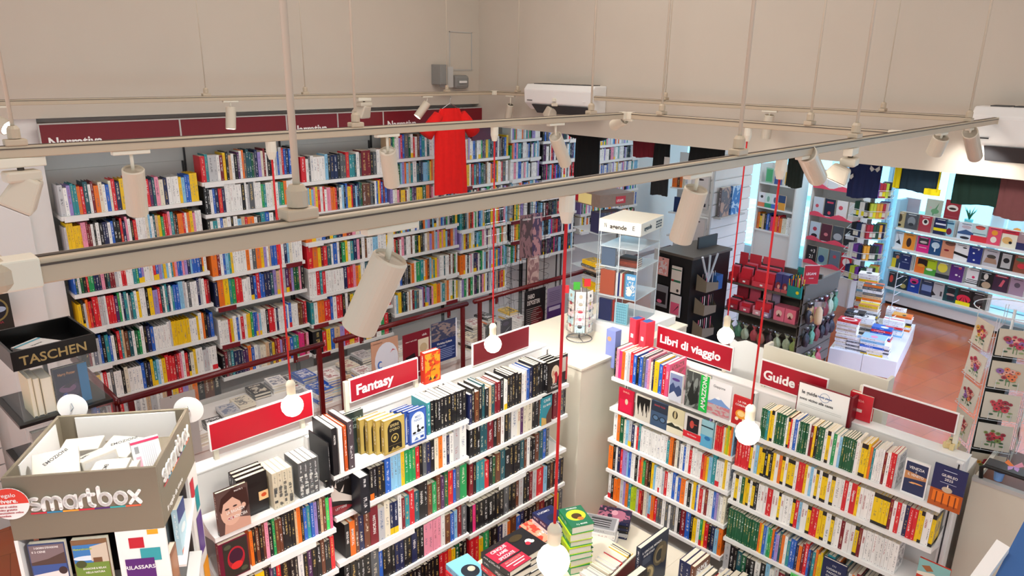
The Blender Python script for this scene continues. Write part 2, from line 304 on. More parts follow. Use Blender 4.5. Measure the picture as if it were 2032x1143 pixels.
# ---------------------------------------------------------------- the room
YW,YN,XH=6.05,6.34,5.45
struct(box('floor','floor',-2,-3,-.1,13.2,8,0)); 
struct(box('wall_left','wall',-2,YW,2.985,XH,YN+.1,5.4))
b=MB().box(-2,YN,0,10.2,YN+.1,3.0); struct(b.build('wall_left_recess','back'))
b=MB().box(-2,YW,0,1.12,YN,2.985); struct(b.build('wall_left_pier','wallw'))
b=MB().box(1.12,YW+.03,0,1.27,YN,2.985); struct(b.build('trim_1','wallw'))
struct(box('wall_back','wall',XH,-3,2.757,XH+.16,YN+.1,5.4))
struct(box('ceiling','ceil',-2,-3,5.4,XH+.16,YN+.1,5.5)); struct(box('ceiling_rear','ceil',XH+.16,-3,3.25,13.2,YN+.1,3.35))
E1=Vector((-.184,-.983,0)); EN=Vector((-.983,.184,0))      # shop front: along it and into the shop
W0=Vector((12.05,3.3,0))
def rear(u,d,z): return W0+E1*u+EN*d+Vector((0,0,z))      # u to the right along the shop front, d into the shop
RM=Fr(W0,E1,(-EN.x,-EN.y,0),(0,0,1))                       # local frame: x right, y outward, z up
b=MB(); b.box(-3.4,0,0,5.5,.12,.18,T=RM); b.box(-3.4,0,2.7,5.5,.12,2.95,T=RM); struct(b.build('wall_shopfront','winframe'))
for k,(a,c) in enumerate(((-3.3,-2.25),(-2.15,-1.45),(-1.35,-.62),(-.5,.95),(1.05,2.55),(2.65,5.4))):
    w=MB()
    for x in (a-.05,c-.0): w.box(x,-.02,.15,x+.06,.1,2.75,T=RM)
    w.box(a,-.02,2.2,c,.08,2.26,T=RM); wo=struct(w.build('window_%d'%(k+1),'winframe'))
    MB().box(a,.03,.15,c,.04,2.75,T=RM).build('pane','glassb',wo)
struct(box('street_ground','street',9,-8,-.14,34,20,-.1))
f=MB(); f.box(19,-8,-.1,19.3,20,7); 
for i in range(9):
    y=-6+i*2.7; f.box(18.95,y,.2,19,y+1.1,2.3,m=1); f.box(18.9,y-.12,2.3,19,y+1.22,2.45,m=2); f.box(18.95,y,3.4,19,y+1.0,5,m=1)
tag(f.build('street_building',['facade','winframe','wallw']),'pale building front across the street seen through the shop windows','building')
for i,(u,c) in enumerate(((-1.05,'pinkc'),)):
    t=thing('window_poster','bright pink poster standing in the shop window left of the small white shelf','poster'); t.matrix_world=RM
    box('poster_sheet',mat('hot_pink_print','#ff4fa8',.6),-1.30,-.10,.75,-.95,-.09,1.75,t); box('poster_band','wallw',-1.30,-.105,1.55,-.95,-.1,1.6,t)
t=thing('window_sticker','round red sign with white rim in the upper shop window','sign'); t.matrix_world=RM
MB().tube([(.62,-.06,2.18),(.62,-.02,2.18)],.17,24).build('disc','signred',t); MB().tube([(.62,-.065,2.18),(.62,-.06,2.18)],.09,24).build('white_centre','letter',t)
# ---------------------------------------------------------------- wall fittings
t=thing('access_hatch','square flush access hatch outlined high on the wall near the corner','hatch')
p0=onY(891,62,YW); p1=onY(936,140,YW); g=.008
fm=MB(); fm.box(p0.x,YW-.008,p1.z,p0.x+g,YW,p0.z).box(p1.x-g,YW-.008,p1.z,p1.x,YW,p0.z).box(p0.x,YW-.008,p1.z,p1.x,YW,p1.z+g).box(p0.x,YW-.008,p0.z-g,p1.x,YW,p0.z).build('hatch_frame','lgrey',t)
box('hatch_door','wall',p0.x+.012,YW-.004,p1.z+.012,p1.x-.012,YW,p0.z-.012,t)
t=thing('junction_box','grey metal junction box on the wall beside the corner','electrical box')
p0=onY(874,128,YW-.15); p1=onY(889,168,YW-.15); box('box_body','grey',p0.x,YW-.15,p1.z,p1.x,YW,p0.z,t,.005); box('box_flange','lgrey',p1.x+.01,YW-.13,p1.z-.03,p1.x+.09,YW,p0.z-.02,t,.004)
t=thing('emergency_lamp','grey oval emergency lamp under the access hatch near the corner','lamp')
p0=onY(903,149,YW-.08); p1=onY(932,176,YW-.08); box('lamp_case','grey',p0.x,YW-.08,p1.z,p1.x,YW,p0.z,t,.03)
box('tube','white',p0.x+.05,YW-.1,(p0.z+p1.z)/2-.012,p1.x-.05,YW-.08,(p0.z+p1.z)/2+.012,t,.005)
def aircon(y0,y1,z0,z1,lab):
    t=thing('air_conditioner',lab,'air conditioner',(XH,0,0)); w=y0-y1; h=z1-z0; D=.22
    pr=[(0,z0),(-D*.55,z0),(-D*.95,z0+h*.28),(-D,z0+h*.8),(-D*.8,z1),(0,z1)]
    MB().prism(pr,y1,y0).build('housing','white',t,bev=.012)
    gr=MB(); 
    for i in range(6): gr.box(-D*.72,y1+.06+i*(w-.12)/6,z1-.002,-D*.12,y1+.04+(i+1)*(w-.12)/6,z1+.006)
    gr.build('intake_grille','dgrey',t)
    MB().prism([(-D*.5,z0-.002),(-D*.9,z0+h*.22),(-D*.94,z0+h*.22),(-D*.56,z0-.03)],y1+.06,y0-.1).build('louvre_flap','dgrey',t)
    box('display_light','letter',-D-.004,y1+.07,z0+h*.42,-D-.0,y1+.1,z0+h*.46,t)
    box('maker_mark','dgrey',-D-.002,y0-.12,z0+h*.36,-D,y0-.05,z0+h*.39,t)
a=onX(1042,170,XH-.2); c=onX(1175,222,XH-.2); aircon(a.y,c.y,c.z-.02,a.z+.02,'white wall air conditioner with open flap left of the second rail corner')
a=onX(1932,210,XH-.2); aircon(a.y,a.y-.85,a.z-.3,a.z,'white wall air conditioner cut by the right edge of the photo')
# ---------------------------------------------------------------- narrativa sign band
bd=[82,360,570,671,761,886,985]; zt,zb=2.945,2.745; YS0=6.0
pos=['leftmost, lettered at its lower left','blank, second from the left','lettered, behind the thick suspension rod','narrow and blank, middle of the band','lettered, left of the red shirt','blank, behind and right of the red shirt']
for i in range(6):
    x0=colX(bd[i],YS0,2.8); x1=colX(bd[i+1],YS0,2.8)
    t=thing('shelf_sign_panel','dark red sign panel on the left wall, '+pos[i],'sign',(0,0,0),group='dark red sign panels over the left wall shelves')
    box('panel','signwine',x0+.006,YS0,zb,x1-.006,YS0+.03,zt,t); 
    MB().box(x0,YS0-.004,zt,x1,YS0+.03,zt+.008).box(x0,YS0-.004,zb-.008,x1,YS0+.03,zb).box(x0,YS0-.004,zb,x0+.006,YS0+.03,zt).box(x1-.006,YS0-.004,zb,x1,YS0+.03,zt).build('panel_frame','lgrey',t)
    if i in (0,2,4): text('Narrativa',.092,'letter',t,faceY(x0+.045,YS0-.001,zb+.045),bold=.022)
a_=colX(937,YS0,2.7); c_=colX(988,YS0,2.7); t=thing('shelf_sign_panel','violet red lower sign panel right of the red shirt','sign',(0,0,0),group='dark red sign panels over the left wall shelves'); box('panel',mat('violet_red_panel','#5a1430',.5),a_,YS0,2.60,c_,YS0+.03,2.735,t)
b=MB().box(1.27,YW+.1,2.95,XH,YN,2.985); struct(b.build('trim_2','lgrey'))
# ---------------------------------------------------------------- suspended lamp tracks
ZR=3.12; Y1,Y2,Y3,X4,X5=1.14,2.68,5.62,5.28,3.60
def track(x0,y0,x1,y1,lab):
    d=Vector((x1-x0,y1-y0,0)); L=d.length; a=math.atan2(d.y,d.x)
    t=thing('lamp_track',lab,'lamp track',(x0,y0,ZR),a,'suspended beige lamp tracks')
    MB().box(0,-.017,-.018,L,.017,.018).build('track_body','trackb',t,bev=.003)
    MB().box(.02,-.006,.018,L-.02,.006,.0195).box(0,-.019,.008,L,-.017,.011).box(0,.017,.008,L,.019,.011).build('track_slot','trackd',t)
    for x in (0,L-.05): box('end_piece','cream',x,-.021,-.021,x+.05,.021,.021,t,.003)
    return t
tr1=track(.16,Y1,X4,Y1,'beige lamp track nearest the camera running diagonally across the photo')
track(-.4,Y2,X5,Y2,'beige lamp track crossing below the dark red sign band')
track(-.8,Y3,X4,Y3,'beige lamp track closest to the left wall, above the sign band')
track(X4,Y3,X4,Y1-.05,'beige lamp track along the back wall under the air conditioner')
track(X5,Y2,X5,Y1,'short beige lamp track linking two longer ones at right centre')
track(.085,Y1+.05,.085,2.5,'beige lamp track turning away from the elbow at the left edge')
box('corner_joint','trackb',-.10,-.025,-.023,.02,.05,.023,tr1,.014)
def rodm(x,y,lab,thick=.006):
    t=thing('suspension_rod',lab,'suspension rod',(x,y,ZR+.018),group='rods carrying the lamp tracks')
    MB().box(-.030,-.02,0,.030,.02,.02).build('clamp','trackb',t,bev=.004); MB().lathe([(.018,.022),(.018,.05),(.012,.06)],seg=12).build('nut','trackb',t,smooth=False)
    MB().tube([(0,0,.05),(0,0,5.4-ZR-.018)],thick,8).build('rod','spot',t,smooth=True)
for px,lab in ((592,'thickest rod, in front of the sign band on the nearest track'),(1465,'rod on the nearest track above the two travel shelves'),(1697,'rod on the nearest track beside the box-shaped floodlight'),(1922,'rod at the far right end of the nearest track')): rodm(colX(px,Y1,ZR+.03),Y1,lab,.0065)
for px,lab in ((30,'rod at the left edge with a large clamp'),(706,'rod on the middle track between two spotlights'),(1173,'rod in front of the white air conditioner')): rodm(colX(px,Y2,ZR+.03),Y2,lab)
for px,lab in ((409,'thin rod on the wall track left of the white hanging spotlight'),(606,'thin rod on the wall track beside the thickest rod'),(887,'thin rod passing the grey junction box')): rodm(colX(px,Y3,ZR+.03),Y3,lab,.004)
for px,lab in ((1027,'thin rod on the back wall track left of the air conditioner'),(1320,'thin rod on the back wall track right of the air conditioner'),(1752,'thin rod on the back wall track above the navy shirt')): rodm(X4,colY(px,X4,ZR+.03),lab,.004)
for px,lab in ((1313,'rod near the corner of the short linking track'),(1607,'rod in the middle of the short linking track')): rodm(X5,colY(px,X5,ZR+.03),lab)
def spot(top,bot,r,lab,lit=True,power=60,along='x',ang=1.5):
    top=Vector(top); bot=Vector(bot); d=(bot-top).normalized()
    t=thing('track_spotlight',lab,'spotlight',(top.x,top.y,ZR-.018),group='cylindrical track spotlights')
    o=Vector((top.x,top.y,ZR-.018)); a=(.06,.014) if along=='x' else (.014,.06)
    box('adapter','cream',-a[0],-a[1],-.014,a[0],a[1],0,t,.003)
    tp=top-o; MB().tube([(0,0,-.012),(0,0,min(tp.z+.03,-.02)),tp+d*.03],.006,8).build('arm','cream',t,smooth=True)
    q=d.to_track_quat('Z','Y').to_matrix().to_4x4(); q.translation=tp
    Ln=(bot-top).length
    MB().lathe([(r*.86,0.006),(r*.9,0),(r,0.004),(r,Ln),(r*.88,Ln),(r*.86,Ln-.012),(.001,Ln-.012)],seg=28).build('lamp_body','spot',t,mw=q,smooth=False)
    MB().lathe([(.001,.006),(r*.84,.006),(r*.84,.0075)],seg=24).build('rear_cap','trackd' if not lit else 'spot',t,mw=q)
    MB().lathe([(r*.85,Ln-.013),(r*.85,Ln-.010),(.001,Ln-.008)],seg=24).build('lens','lens',t,mw=q)
    if power:
        l=bpy.data.lights.new('spot_beam','SPOT'); l.energy=power; l.spot_size=ang; l.spot_blend=.6; l.shadow_soft_size=.035; l.color=(1,.97,.93)
        lo=bpy.data.objects.new('spot_beam',l); COL.objects.link(lo); lo.parent=t; m=(-d).to_track_quat('Z','Y').to_matrix().to_4x4(); m.translation=tp+d*(Ln+.002); lo.matrix_local=m
SPW=125
def sY(x0,y0,x1,y1,Y,r,lab,dy=.05,**k): a=onY(x0,y0,Y); c=onY(x1,y1,Y+dy); spot(a,c,r,lab,**k)
def sX(x0,y0,x1,y1,X,r,lab,dx=.03,**k): a=onX(x0,y0,X); c=onX(x1,y1,X+dx); spot(a,c,r,lab,along='y',**k)
sY(264,335,273,422,Y2,.036,'cream cylinder spotlight in front of the top left book row',.06,power=60)
sY(458,213,458,256,Y3,.038,'white cylinder spotlight hanging upright before the sign band',-.02,lit=False,power=0)
sY(848,204,828,232,Y3,.038,'small cream spotlight tilted left beside the red shirt',.03,power=0)
sY(769,298,778,366,Y2,.036,'cream cylinder spotlight left of the red shirt',.06,power=SPW)
sY(776,510,712,650,Y1,.036,'large cream spotlight tilted left over the book wall',.06,power=SPW)
sY(1102,270,1122,324,Y2,.036,'cream spotlight left of the black shirt',.06,power=SPW)
sX(1013,207,1008,236,X4,.036,'small spotlight with dark rear opening at the back wall corner',.03,lit=False,power=0)
sX(1240,236,1218,249,X5,.034,'small cream spotlight under the corner of two tracks',.03,power=0)
sY(1382,374,1350,476,Y1,.036,'large cream spotlight with glowing lens over the acrylic display',.05,power=SPW)
sY(1600,304,1622,352,Y1,.036,'cream spotlight with glowing lens left of the floodlight',.03,power=0)
sX(1527,228,1519,274,X4,.036,'spotlight with bright lens on the back wall track',.02,power=30)
sY(1868,272,1853,304,Y1,.04,'left one of the two bright spotlights at the right end',.03,power=12)
sY(1925,262,1935,310,Y1,.04,'right one of the two bright spotlights at the right end',.03,power=12)
sY(-4,244,14,254,Y3,.05,'spotlight with dark opening cut by the left edge',-.04,lit=False,power=0)
def flood(mount,head0,head1,w,lab,rz,power=70):
    t=thing('track_floodlight',lab,'floodlight',mount,rz,group='box shaped track floodlights'); 
    box('adapter','cream',-.07,-.018,-.03,.07,.018,-.0,t,.004); box('driver_case','spot',-w*.9,-w*.55,-.075,w*.9,w*.55,-.04,t,.008); MB().tube([(0,0,-.03),(0,0,-.05)],.01,8).build('swivel','trackd',t)
    h0=Vector(head0); h1=Vector(head1); R=Matrix.Rotation(-rz,3,'Z'); m=Vector(mount); a=R@(h0-m); c=R@(h1-m); d=(c-a).normalized(); q=d.to_track_quat('Z','Y').to_matrix().to_4x4(); q.translation=a; L=(c-a).length
    k=MB(); r0,r1=w*.62,w*.92; vs=[(sx*r0,sy*r0,0) for sx,sy in ((-1,-1),(1,-1),(1,1),(-1,1))]+[(sx*r1,sy*r1,L) for sx,sy in ((-1,-1),(1,-1),(1,1),(-1,1))]
    k.add(vs,[(0,3,2,1),(4,5,6,7),(0,1,5,4),(1,2,6,5),(2,3,7,6),(3,0,4,7)]); k.build('lamp_head','spot',t,mw=q,bev=.01)
    MB().box(-r1*.86,-r1*.86,L+.001,r1*.86,r1*.86,L+.004).build('lens','white',t,mw=q)
    if power:
        l=bpy.data.lights.new('flood_beam','SPOT'); l.energy=power; l.spot_size=2.0; l.spot_blend=.7; l.shadow_soft_size=.05; l.color=(1,.97,.92)
        lo=bpy.data.objects.new('flood_beam',l); COL.objects.link(lo); lo.parent=t; mm=(-d).to_track_quat('Z','Y').to_matrix().to_4x4(); mm.translation=a+d*(L+.01); lo.matrix_local=mm
m0=onY(40,330,Y2); flood((m0.x,Y2,ZR-.018),onY(62,350,Y2),onY(32,412,Y2+.02),.055,'large box floodlight at the left edge in front of the wall pier',.1,power=10)
m0=colX(1690,Y1,ZR-.02); flood((m0,Y1,ZR-.018),onY(1672,330,Y1),onY(1657,356,Y1+.02),.055,'box floodlight over the right shop front, beside the navy shirt',.2,power=0)
m0=colX(722,Y3,ZR-.02); flood((m0,Y3,ZR-.018),onY(724,206,Y3),onY(716,228,Y3+.05),.07,'small box floodlight on the wall track above the sign band',.1,power=0)
m0=colY(1105,X4,ZR-.02); flood((X4,m0,ZR-.018),onX(1096,212,X4),onX(1090,232,X4+.02),.06,'small box floodlight in front of the air conditioner',.3,power=0)
def pendant(px,py,r,plane,val,lab):
    c=onY(px,py,val) if plane=='y' else onX(px,py,val)
    t=thing('pendant_bulb',lab,'pendant lamp',c,group='bare globe bulbs on red cords')
    R=r; MB().lathe([(.001,-R),(R*.35,-R*.94),(R*.7,-R*.72),(R*.93,-R*.36),(R,0),(R*.95,R*.32),(R*.78,R*.63),(R*.52,R*.86),(R*.36,R*1.05),(R*.3,R*1.25)],seg=28).build('globe','bulb',t,smooth=True)
    MB().lathe([(R*.36,R*1.12),(R*.4,R*1.3),(R*.4,R*1.95),(R*.43,R*2.0),(R*.43,R*2.2),(R*.3,R*2.45),(R*.1,R*2.6)],seg=20).build('lamp_holder','bulbcap',t,smooth=True)
    z=ZR-.018-c.z; MB().tube([(0,0,R*2.55),(0,0,z-.05)],.0042,8).build('cord','cord',t,smooth=True); MB().lathe([(.012,z-.07),(.02,z-.04),(.02,z)],seg=12).build('track_adapter','cream',t)
    l=bpy.data.lights.new('bulb_glow','POINT'); l.energy=BW; l.color=(1,.93,.8); l.shadow_soft_size=R; lo=bpy.data.objects.new('bulb_glow',l); COL.objects.link(lo); lo.parent=t; lo.location=(0,0,-R*1.12)
BW=5
pendant(580,805,.0475,'y',Y2,'glowing globe bulb in front of the blank red sign at left'); pendant(978,683,.0475,'y',Y2,'glowing globe bulb in front of the red sign at the gondola end')
pendant(1440,666,.0475,'x',X5,'globe bulb above the right end of the travel books sign'); pendant(1484,859,.0475,'y',Y1,'large glowing globe bulb in front of the travel guides'); pendant(1098,1112,.0475,'y',Y1,'glowing globe bulb at the bottom edge of the photo')
# added soft fill: unseen area lights over the sales floor and the rear room
def panel(x,y,z,w,d,e,col=(1,.97,.93)):
    l=bpy.data.lights.new('ceiling_fill','AREA'); l.shape='RECTANGLE'; l.size=w; l.size_y=d; l.energy=e; l.color=col
    lo=bpy.data.objects.new('ceiling_fill',l); COL.objects.link(lo); lo.location=(x,y,z); return lo
panel(1.5,1.2,5.3,2.5,1.5,30); panel(3.2,3.6,5.3,2.5,1.5,45); 
for x,y,e_ in ((7.2,4.9,12),(7.6,.6,10),(9.9,3.6,24),(10,.8,24)): panel(x,y,3.2,.6,.6,e_,(.95,.97,1))
w=bpy.data.worlds.new('World'); SC.world=w; w.use_nodes=True; w.node_tree.nodes['Background'].inputs[0].default_value=(.86,.95,1,1); w.node_tree.nodes['Background'].inputs[1].default_value=.75
sn=bpy.data.lights.new('daylight','AREA'); sn.shape='RECTANGLE'; sn.size=8; sn.size_y=2.4; sn.energy=420; sn.color=(.62,.82,1); so=bpy.data.objects.new('daylight',sn); COL.objects.link(so)
so.matrix_world=Fr(rear(1,-.6,1.7),E1,(0,0,1),E1.cross(Vector((0,0,1)))) 
dl=bpy.data.lights.new('blue_floor_fill','AREA'); dl.shape='RECTANGLE'; dl.size=2.6; dl.size_y=1.2; dl.energy=55; dl.spread=math.radians(80); dl.color=(.40,.55,1); do_=bpy.data.objects.new('blue_floor_fill',dl); COL.objects.link(do_)  # added blue area light aimed down at the floor, its source unseen
_z=Vector((-.15,-.72,.68)).normalized(); _x=Vector((0,0,1)).cross(_z).normalized(); do_.matrix_world=Fr((7.6,-.6,2.3),_x,_z.cross(_x),_z)
sl=bpy.data.lights.new('street_sun','SUN'); sl.energy=13; sl.color=(.75,.88,1); sl.angle=.05; so2=bpy.data.objects.new('street_sun',sl); COL.objects.link(so2); _z=Vector((-.36,-.05,.93)).normalized(); _x=Vector((0,1,0)).cross(_z).normalized(); so2.matrix_world=Fr((14,0,9),_x,_z.cross(_x),_z)
SC.view_settings.view_transform='Standard'; SC.view_settings.look='None'; SC.view_settings.exposure=0.24; SC.view_settings.gamma=1
# ---------------------------------------------------------------- wall shelving for fiction
X_=Vector((1,0,0)); Y_=Vector((0,1,0))
def case(lab,grp,x0,x1,zs,yf,yb,ztop,side=True):
    t=thing('wall_bookcase',lab,'bookcase',(x0,yb,0),group=grp); D=yf-yb; w=x1-x0
    box('back_panel','back',0,-.012,0.05,w,-.002,ztop,t)
    b=MB(); 
    for x in (0,w-.012): b.box(x,-.03,0,x+.012,-.013,ztop)
    b.build('slotted_upright','dgrey',t)
    for z in zs:
        s=MB().prism([(D,z-.032),(D+.004,z-.034),(-.03,z-.02),(-.03,z-.001),(D,z-.001)],.004,w-.004,axis='x'); s.build('shelf','shelfw',t)
        if random.random()<.75: 
            a=random.choice([0,1,1]); o=.02 if random.random()<.7 else w-.2; 
            lb=MB().box(o,D-.012,z-.045,o+.16,D-.003,z-.004); lb.build('shelf_label_holder','signwine' if a and random.random()<.6 else 'shelfw',t,bev=.002)
    return t
bays=[(1.30,2.335,[2.285,1.988,1.685,1.399,1.09,.787,.507],'bay at the far left of the left wall'),
 (2.345,3.225,[2.433,2.163,1.884,1.622,1.345,.996,.682],'second bay of the left wall, with a taller top row'),
 (3.24,4.195,[2.345,2.052,1.779,1.524,1.249,.965,.654],'third bay of the left wall, above the railing gap'),
 (4.21,5.115,[2.476,2.219,1.96,1.714,1.467,1.144,.842],'fourth bay of the left wall, left of the red shirt'),
 (5.125,5.89,[2.397,2.11,1.869,1.623,1.391,1.103,.828],'fifth bay of the left wall, right of the red shirt'),
 (5.90,6.42,[2.572,2.349,2.115,1.87,1.62,1.37,1.10],'bay behind the black wire rack'),
 (6.44,7.12,[2.524,2.283,2.055,1.83,1.602,1.36,1.107],'bay of dark spines left of the acrylic towers'),
 (7.2,8.45,[2.406,2.203,1.98,1.759,1.531,1.3],'bay farthest along the wall, under the back opening')]
YF_=6.0
for x0,x1,zs,wh in bays: case('white metal book shelves, '+wh,'white wall shelving bays',x0,x1,zs,YF_,YN-.002,min(2.75,zs[0]+.3))
NR={0:["gwvttorTwRocwbcrnyy oGrrrrPTpcnwwwysbbyyy","gyyyyyppRRwkwknnwbkkrnpwkrwwwwcswTdyerrptBkoorwoypwww","bTwEkreennnpkTRRgwrrwwwteb1v1wwcwr1b1vsy1swtopbbpvnsbbbno1w",
 "y^k1gorRrrggwrrrPewntwGtwywwky^v^rTwtnwtbbssgwGwwwngwr2R","kRwngbktbwkrtdBTwEewknbwwwwwwgyyyyyywwwywoknb","yrywrwGwwkcwwwwbknyt1swyrrrRrpwrk1cywwggww2w2","bkgrrgwgwdgwdgyrvdokBBk"],
 1:["r^tg^gwRykdwkPwoGTTEGnvcRwkkwgbgrbnbks","kkwbnrnwwwwwwkwgG^wwwetwwcwteowwwbb","kwtwbcwkwsdro^wktbwkrworooky","o^Rwbstywwwwwo^wG^o^y1vwdbbrrwnscwwww","nooy^ter^rwwwn1br2bbnnTvd1pgP1RvEEpk","wwwwrywwbwrwyyebb1ps1wwkr^rwnwwwbwb2wwwwBBRr","kRGtnnnPPobwgccdGyRr1vRnobtemmRp"],
 2:["r^wGwwwwwsknnkGGrttTwGR^R^kGwwwR","wysyspyrwrwppoorkwskby^rnsnTEB^B^GkwbyrbRb","oygbkytnoRpcbwsekyw","r^o^yRrTwbwkeywtnpkwBwwsswwwy","wwwrtrwwwwwwwnrrpoywwTwwnybkkkr","twoorrbwrrkwkyewb2rrssooygkr","k^rybdvryrpkyBwerk"]}
RP='wwwwwgcnkkbstTerRoyydpvPBGEw'; DK='nnkkkGGRPTwwbskkrm'; LT='wwwgstybowwepvwwgk'
def rnd(n,p): return ''.join(random.choice(p)+('^' if random.random()<.06 else '')+('1' if random.random()<.05 else '') for _ in range(n))
BN=['far left wall bay','second wall bay']
for bi,(x0,x1,zs,wh) in enumerate(bays):
    for ri,z in enumerate(zs):
        s=NR[bi][ri] if bi in NR else rnd(int((x1-x0)*36),DK if bi==6 else (LT if bi in (5,7) else RP))
        nx=zs[ri-1]-z if ri else .3
        row(s,(x0+.012,YF_,z),X_,Y_,x1-x0-.03,min(.222,nx-.052),'novel','%s row of the %s'%(ORD[ri],BN[bi] if bi<2 else ''),'books on the left wall shelves',ind=bi<1,depth=.145,pages=False,kind='novel',labelk='novel')
# ---------------------------------------------------------------- gondola of fantasy books
FY=2.95; FB=3.2
def gondola(name,lab,org,rz,w,ups,front,zt,shelves,thick=.09):
    t=thing(name,lab,'bookcase',org,rz)   # local: x along, y into the case, back panel front face at y=0
    box('back_panel','shelfw',-.02,0,.1,w+.02,thick,zt-.012,t,.004); box('top_board','shelfw',-.024,-.004,zt-.012,w+.024,thick+.004,zt,t,.003); box('plinth','lgrey',0,front,.0,w,thick,.1,t)
    for x in ups: b=MB().box(x-.016,-.035,.1,x+.016,-.001,zt-.013); b.box(x-.004,-.037,.12,x+.004,-.035,zt-.02,m=1); b.build('upright','shelfw dgrey'.split(),t,bev=.002)
    for x0,x1,z in shelves:
        MB().prism([(front,z-.026),(front+.006,z-.03),(-.03,z-.018),(-.03,z-.001),(front+.03,z-.001),(front,z-.001)],x0+.003,x1-.003,axis='x').build('shelf','shelfw',t)
        for x in (x0+.004,x1-.007): MB().prism([(front+.03,z-.03),(-.036,z-.075),(-.036,z+.05),(front+.06,z)],x,x+.003,axis='x').build('shelf_bracket','shelfw',t)
    return t
fz=[[1.30,1.054,.80,.54,.28],[1.36,1.109,.825,.56,.30],[1.31,1.079,.81,.535,.27]]; fx0=[1.03,1.655,2.585,3.50]
tF=gondola('gondola_bookcase','white double-sided bookcase of fantasy books in the lower middle',(1.03,FB,0),0,2.47,[x-1.03 for x in fx0],FY-FB,1.515,[(fx0[b]-1.03,fx0[b+1]-1.03,z) for b in range(3) for z in fz[b]])
for b,z in ((0,1.054),(1,.825),(2,.81)): box('shelf_tab','shelfw',fx0[b]-1.03+.25,FY-FB-.006,z-.05,fx0[b]-1.03+.5,FY-FB-.001,z-.01,tF,.003)
def fseg(bay,ri,px0,px1,s,hgt=.212,wh=None,**k):
    z=fz[bay][ri]; x0=max(fx0[bay]+.012,colX(px0,FY,z)); x1=min(fx0[bay+1]-.012,colX(px1,FY,z)) if px1 else fx0[bay+1]-.012
    row(s,(x0,FY,z),X_,Y_,x1-x0,hgt,'n','%s shelf, %s part of the fantasy bookcase'%(ORD[ri],['left','middle','right'][bay]),'books on the fantasy bookcase',kind='fantasy_novel',labelk='book',**k)
    return x0,x1
FF=lambda x,z,y=FY+.02: FACE((x,y,z),X_,Y_)
def ff(name,lab,px,bay,ri,W,Hh,T,col,spec,dy=.03,grp=None,ink='#ffffff'):
    z=fz[bay][ri]; x=colX(px,FY,z); return cover_book('cover_out_book',lab,'book',FACE((x,FY+dy+T,z),X_,Y_),W,Hh,T,col,spec,ink,grp)
# top row, left part
ff('b','paperback with a close-up face of a woman and scrawled white title',436,0,0,.15,.225,.022,'#3a2a28',[('r',0,0,1,1,'#5a4440'),('p',[(.15,0),(.2,.25),(.6,.3),(1,.2),(1,0)],'#cfa08c'),('c',.42,.5,.33,.34,'#dfb49e'),('p',[(.05,.6),(.15,.85),(.5,.99),(.95,.9),(1,.5),(.85,.35),(.78,.6),(.5,.8),(.2,.7),(.12,.5)],'#3a201c'),('c',.82,.52,.07,.06,'#dfb49e'),('c',.3,.56,.07,.02,'#3c2a2c'),('c',.55,.58,.07,.02,'#3c2a2c'),('p',[(.38,.55),(.33,.42),(.42,.42)],'#c8947c'),('c',.4,.33,.1,.03,'#a83038'),('t','LA RAGAZZA',.55,.44,.1,'w','CENTER',.62),('t','CHE NON C\'ERA',.6,.3,.1,'w','CENTER',.55),('t','PARTE 2',.7,.9,.05,'w')],dy=-.005)
for i in range(3):
    cover_book('cover_out_book',['glossy black shrink-wrapped book with orange sticker, front of three','black book behind the glossy front one on the left shelf','rearmost of the three shrink-wrapped black books'][i],'book',FACE((colX(486-i*0,FY,1.30)+.004*i,FY+.05+.036*i+.03,1.30),X_,Y_),.15,.215,.03,'#141516',([('r',.12,.05,.9,.1,'#23262a'),('c',.5,.75,.28,.06,'#07080a'),('r',.68,.3,1,.52,'#f0c890'),('c',.85,.42,.09,.05,'#d8562a')] if i==0 else [('r',.1,.4,.9,.6,'#1c1d20')]),grp=None)
def boxset(px0,bay,ri,n,W,Hh,D,cols,lab,dark):
    z=fz[bay][ri]; x=colX(px0,FY,z); t=thing('boxed_book_set',lab,'book set',(x,FY+.015,z))
    for i in range(n):
        b=MB(); book_geo(b,D,Hh-.008,W/n-.001,lin(cols),lin('#1a1a1c' if not dark else '#e8e8e8'),'',None,False,cflag=1,pages=False); o=b.build('volume',PRINT,t,mw=SPINE((i*W/n,.002,.002),X_,Y_)); p=MB(); page_geo(p,D,Hh-.008,W/n-.001,False); p.build('page_block','paper',o)
        m=MB()
        for k in range(9): zz=random.uniform(.03,.6)*Hh; m.box(i*W/n+.004,.0008,zz,i*W/n+W/n*random.uniform(.5,.85),.0012,zz+random.uniform(.003,.02))
        m.build('spine_engraving',mat('engraving_%s_%d'%('d' if dark else 'l',i),'#cfcfc8' if dark else '#55503f',.6),t)
    b=MB(); b.box(-.002,-.001,0,W+.002,D+.004,Hh); b.build('clear_wrap','acr',t)
boxset(549,0,0,4,.105,.205,.14,'#d8cdb0','wrapped set of cream spines with engraved drawings',False); boxset(600,0,0,4,.108,.205,.14,'#1c1d20','wrapped set of dark spines with white engraved figures',True)
def bigbook(px,bay,ri,T,Hh,W,col,lab,txt='',ink='w',y0=FY,prot=.07):
    z=fz[bay][ri]; x=colX(px,FY,z); b=MB(); book_geo(b,W,Hh,T,lin(PAL.get(col,col)),lin('#ffffff'),'',None,True,cflag=1,pages=False,sflag=0 if txt else .5)
    o=b.build('large_book',PRINT,mw=SPINE((x,y0-prot,z),X_,Y_)); p=MB(); page_geo(p,W,Hh,T,True); p.build('page_block','paper',o); tag(o,lab,'book')
    if txt: s=T*.5; text(txt,s,'letter' if ink=='w' else 'gold',o,Fr((-.0008,Hh*.85,T/2-s*.3),(0,-1,0),(0,0,1),(-1,0,0)),name='spine_title')
    return x
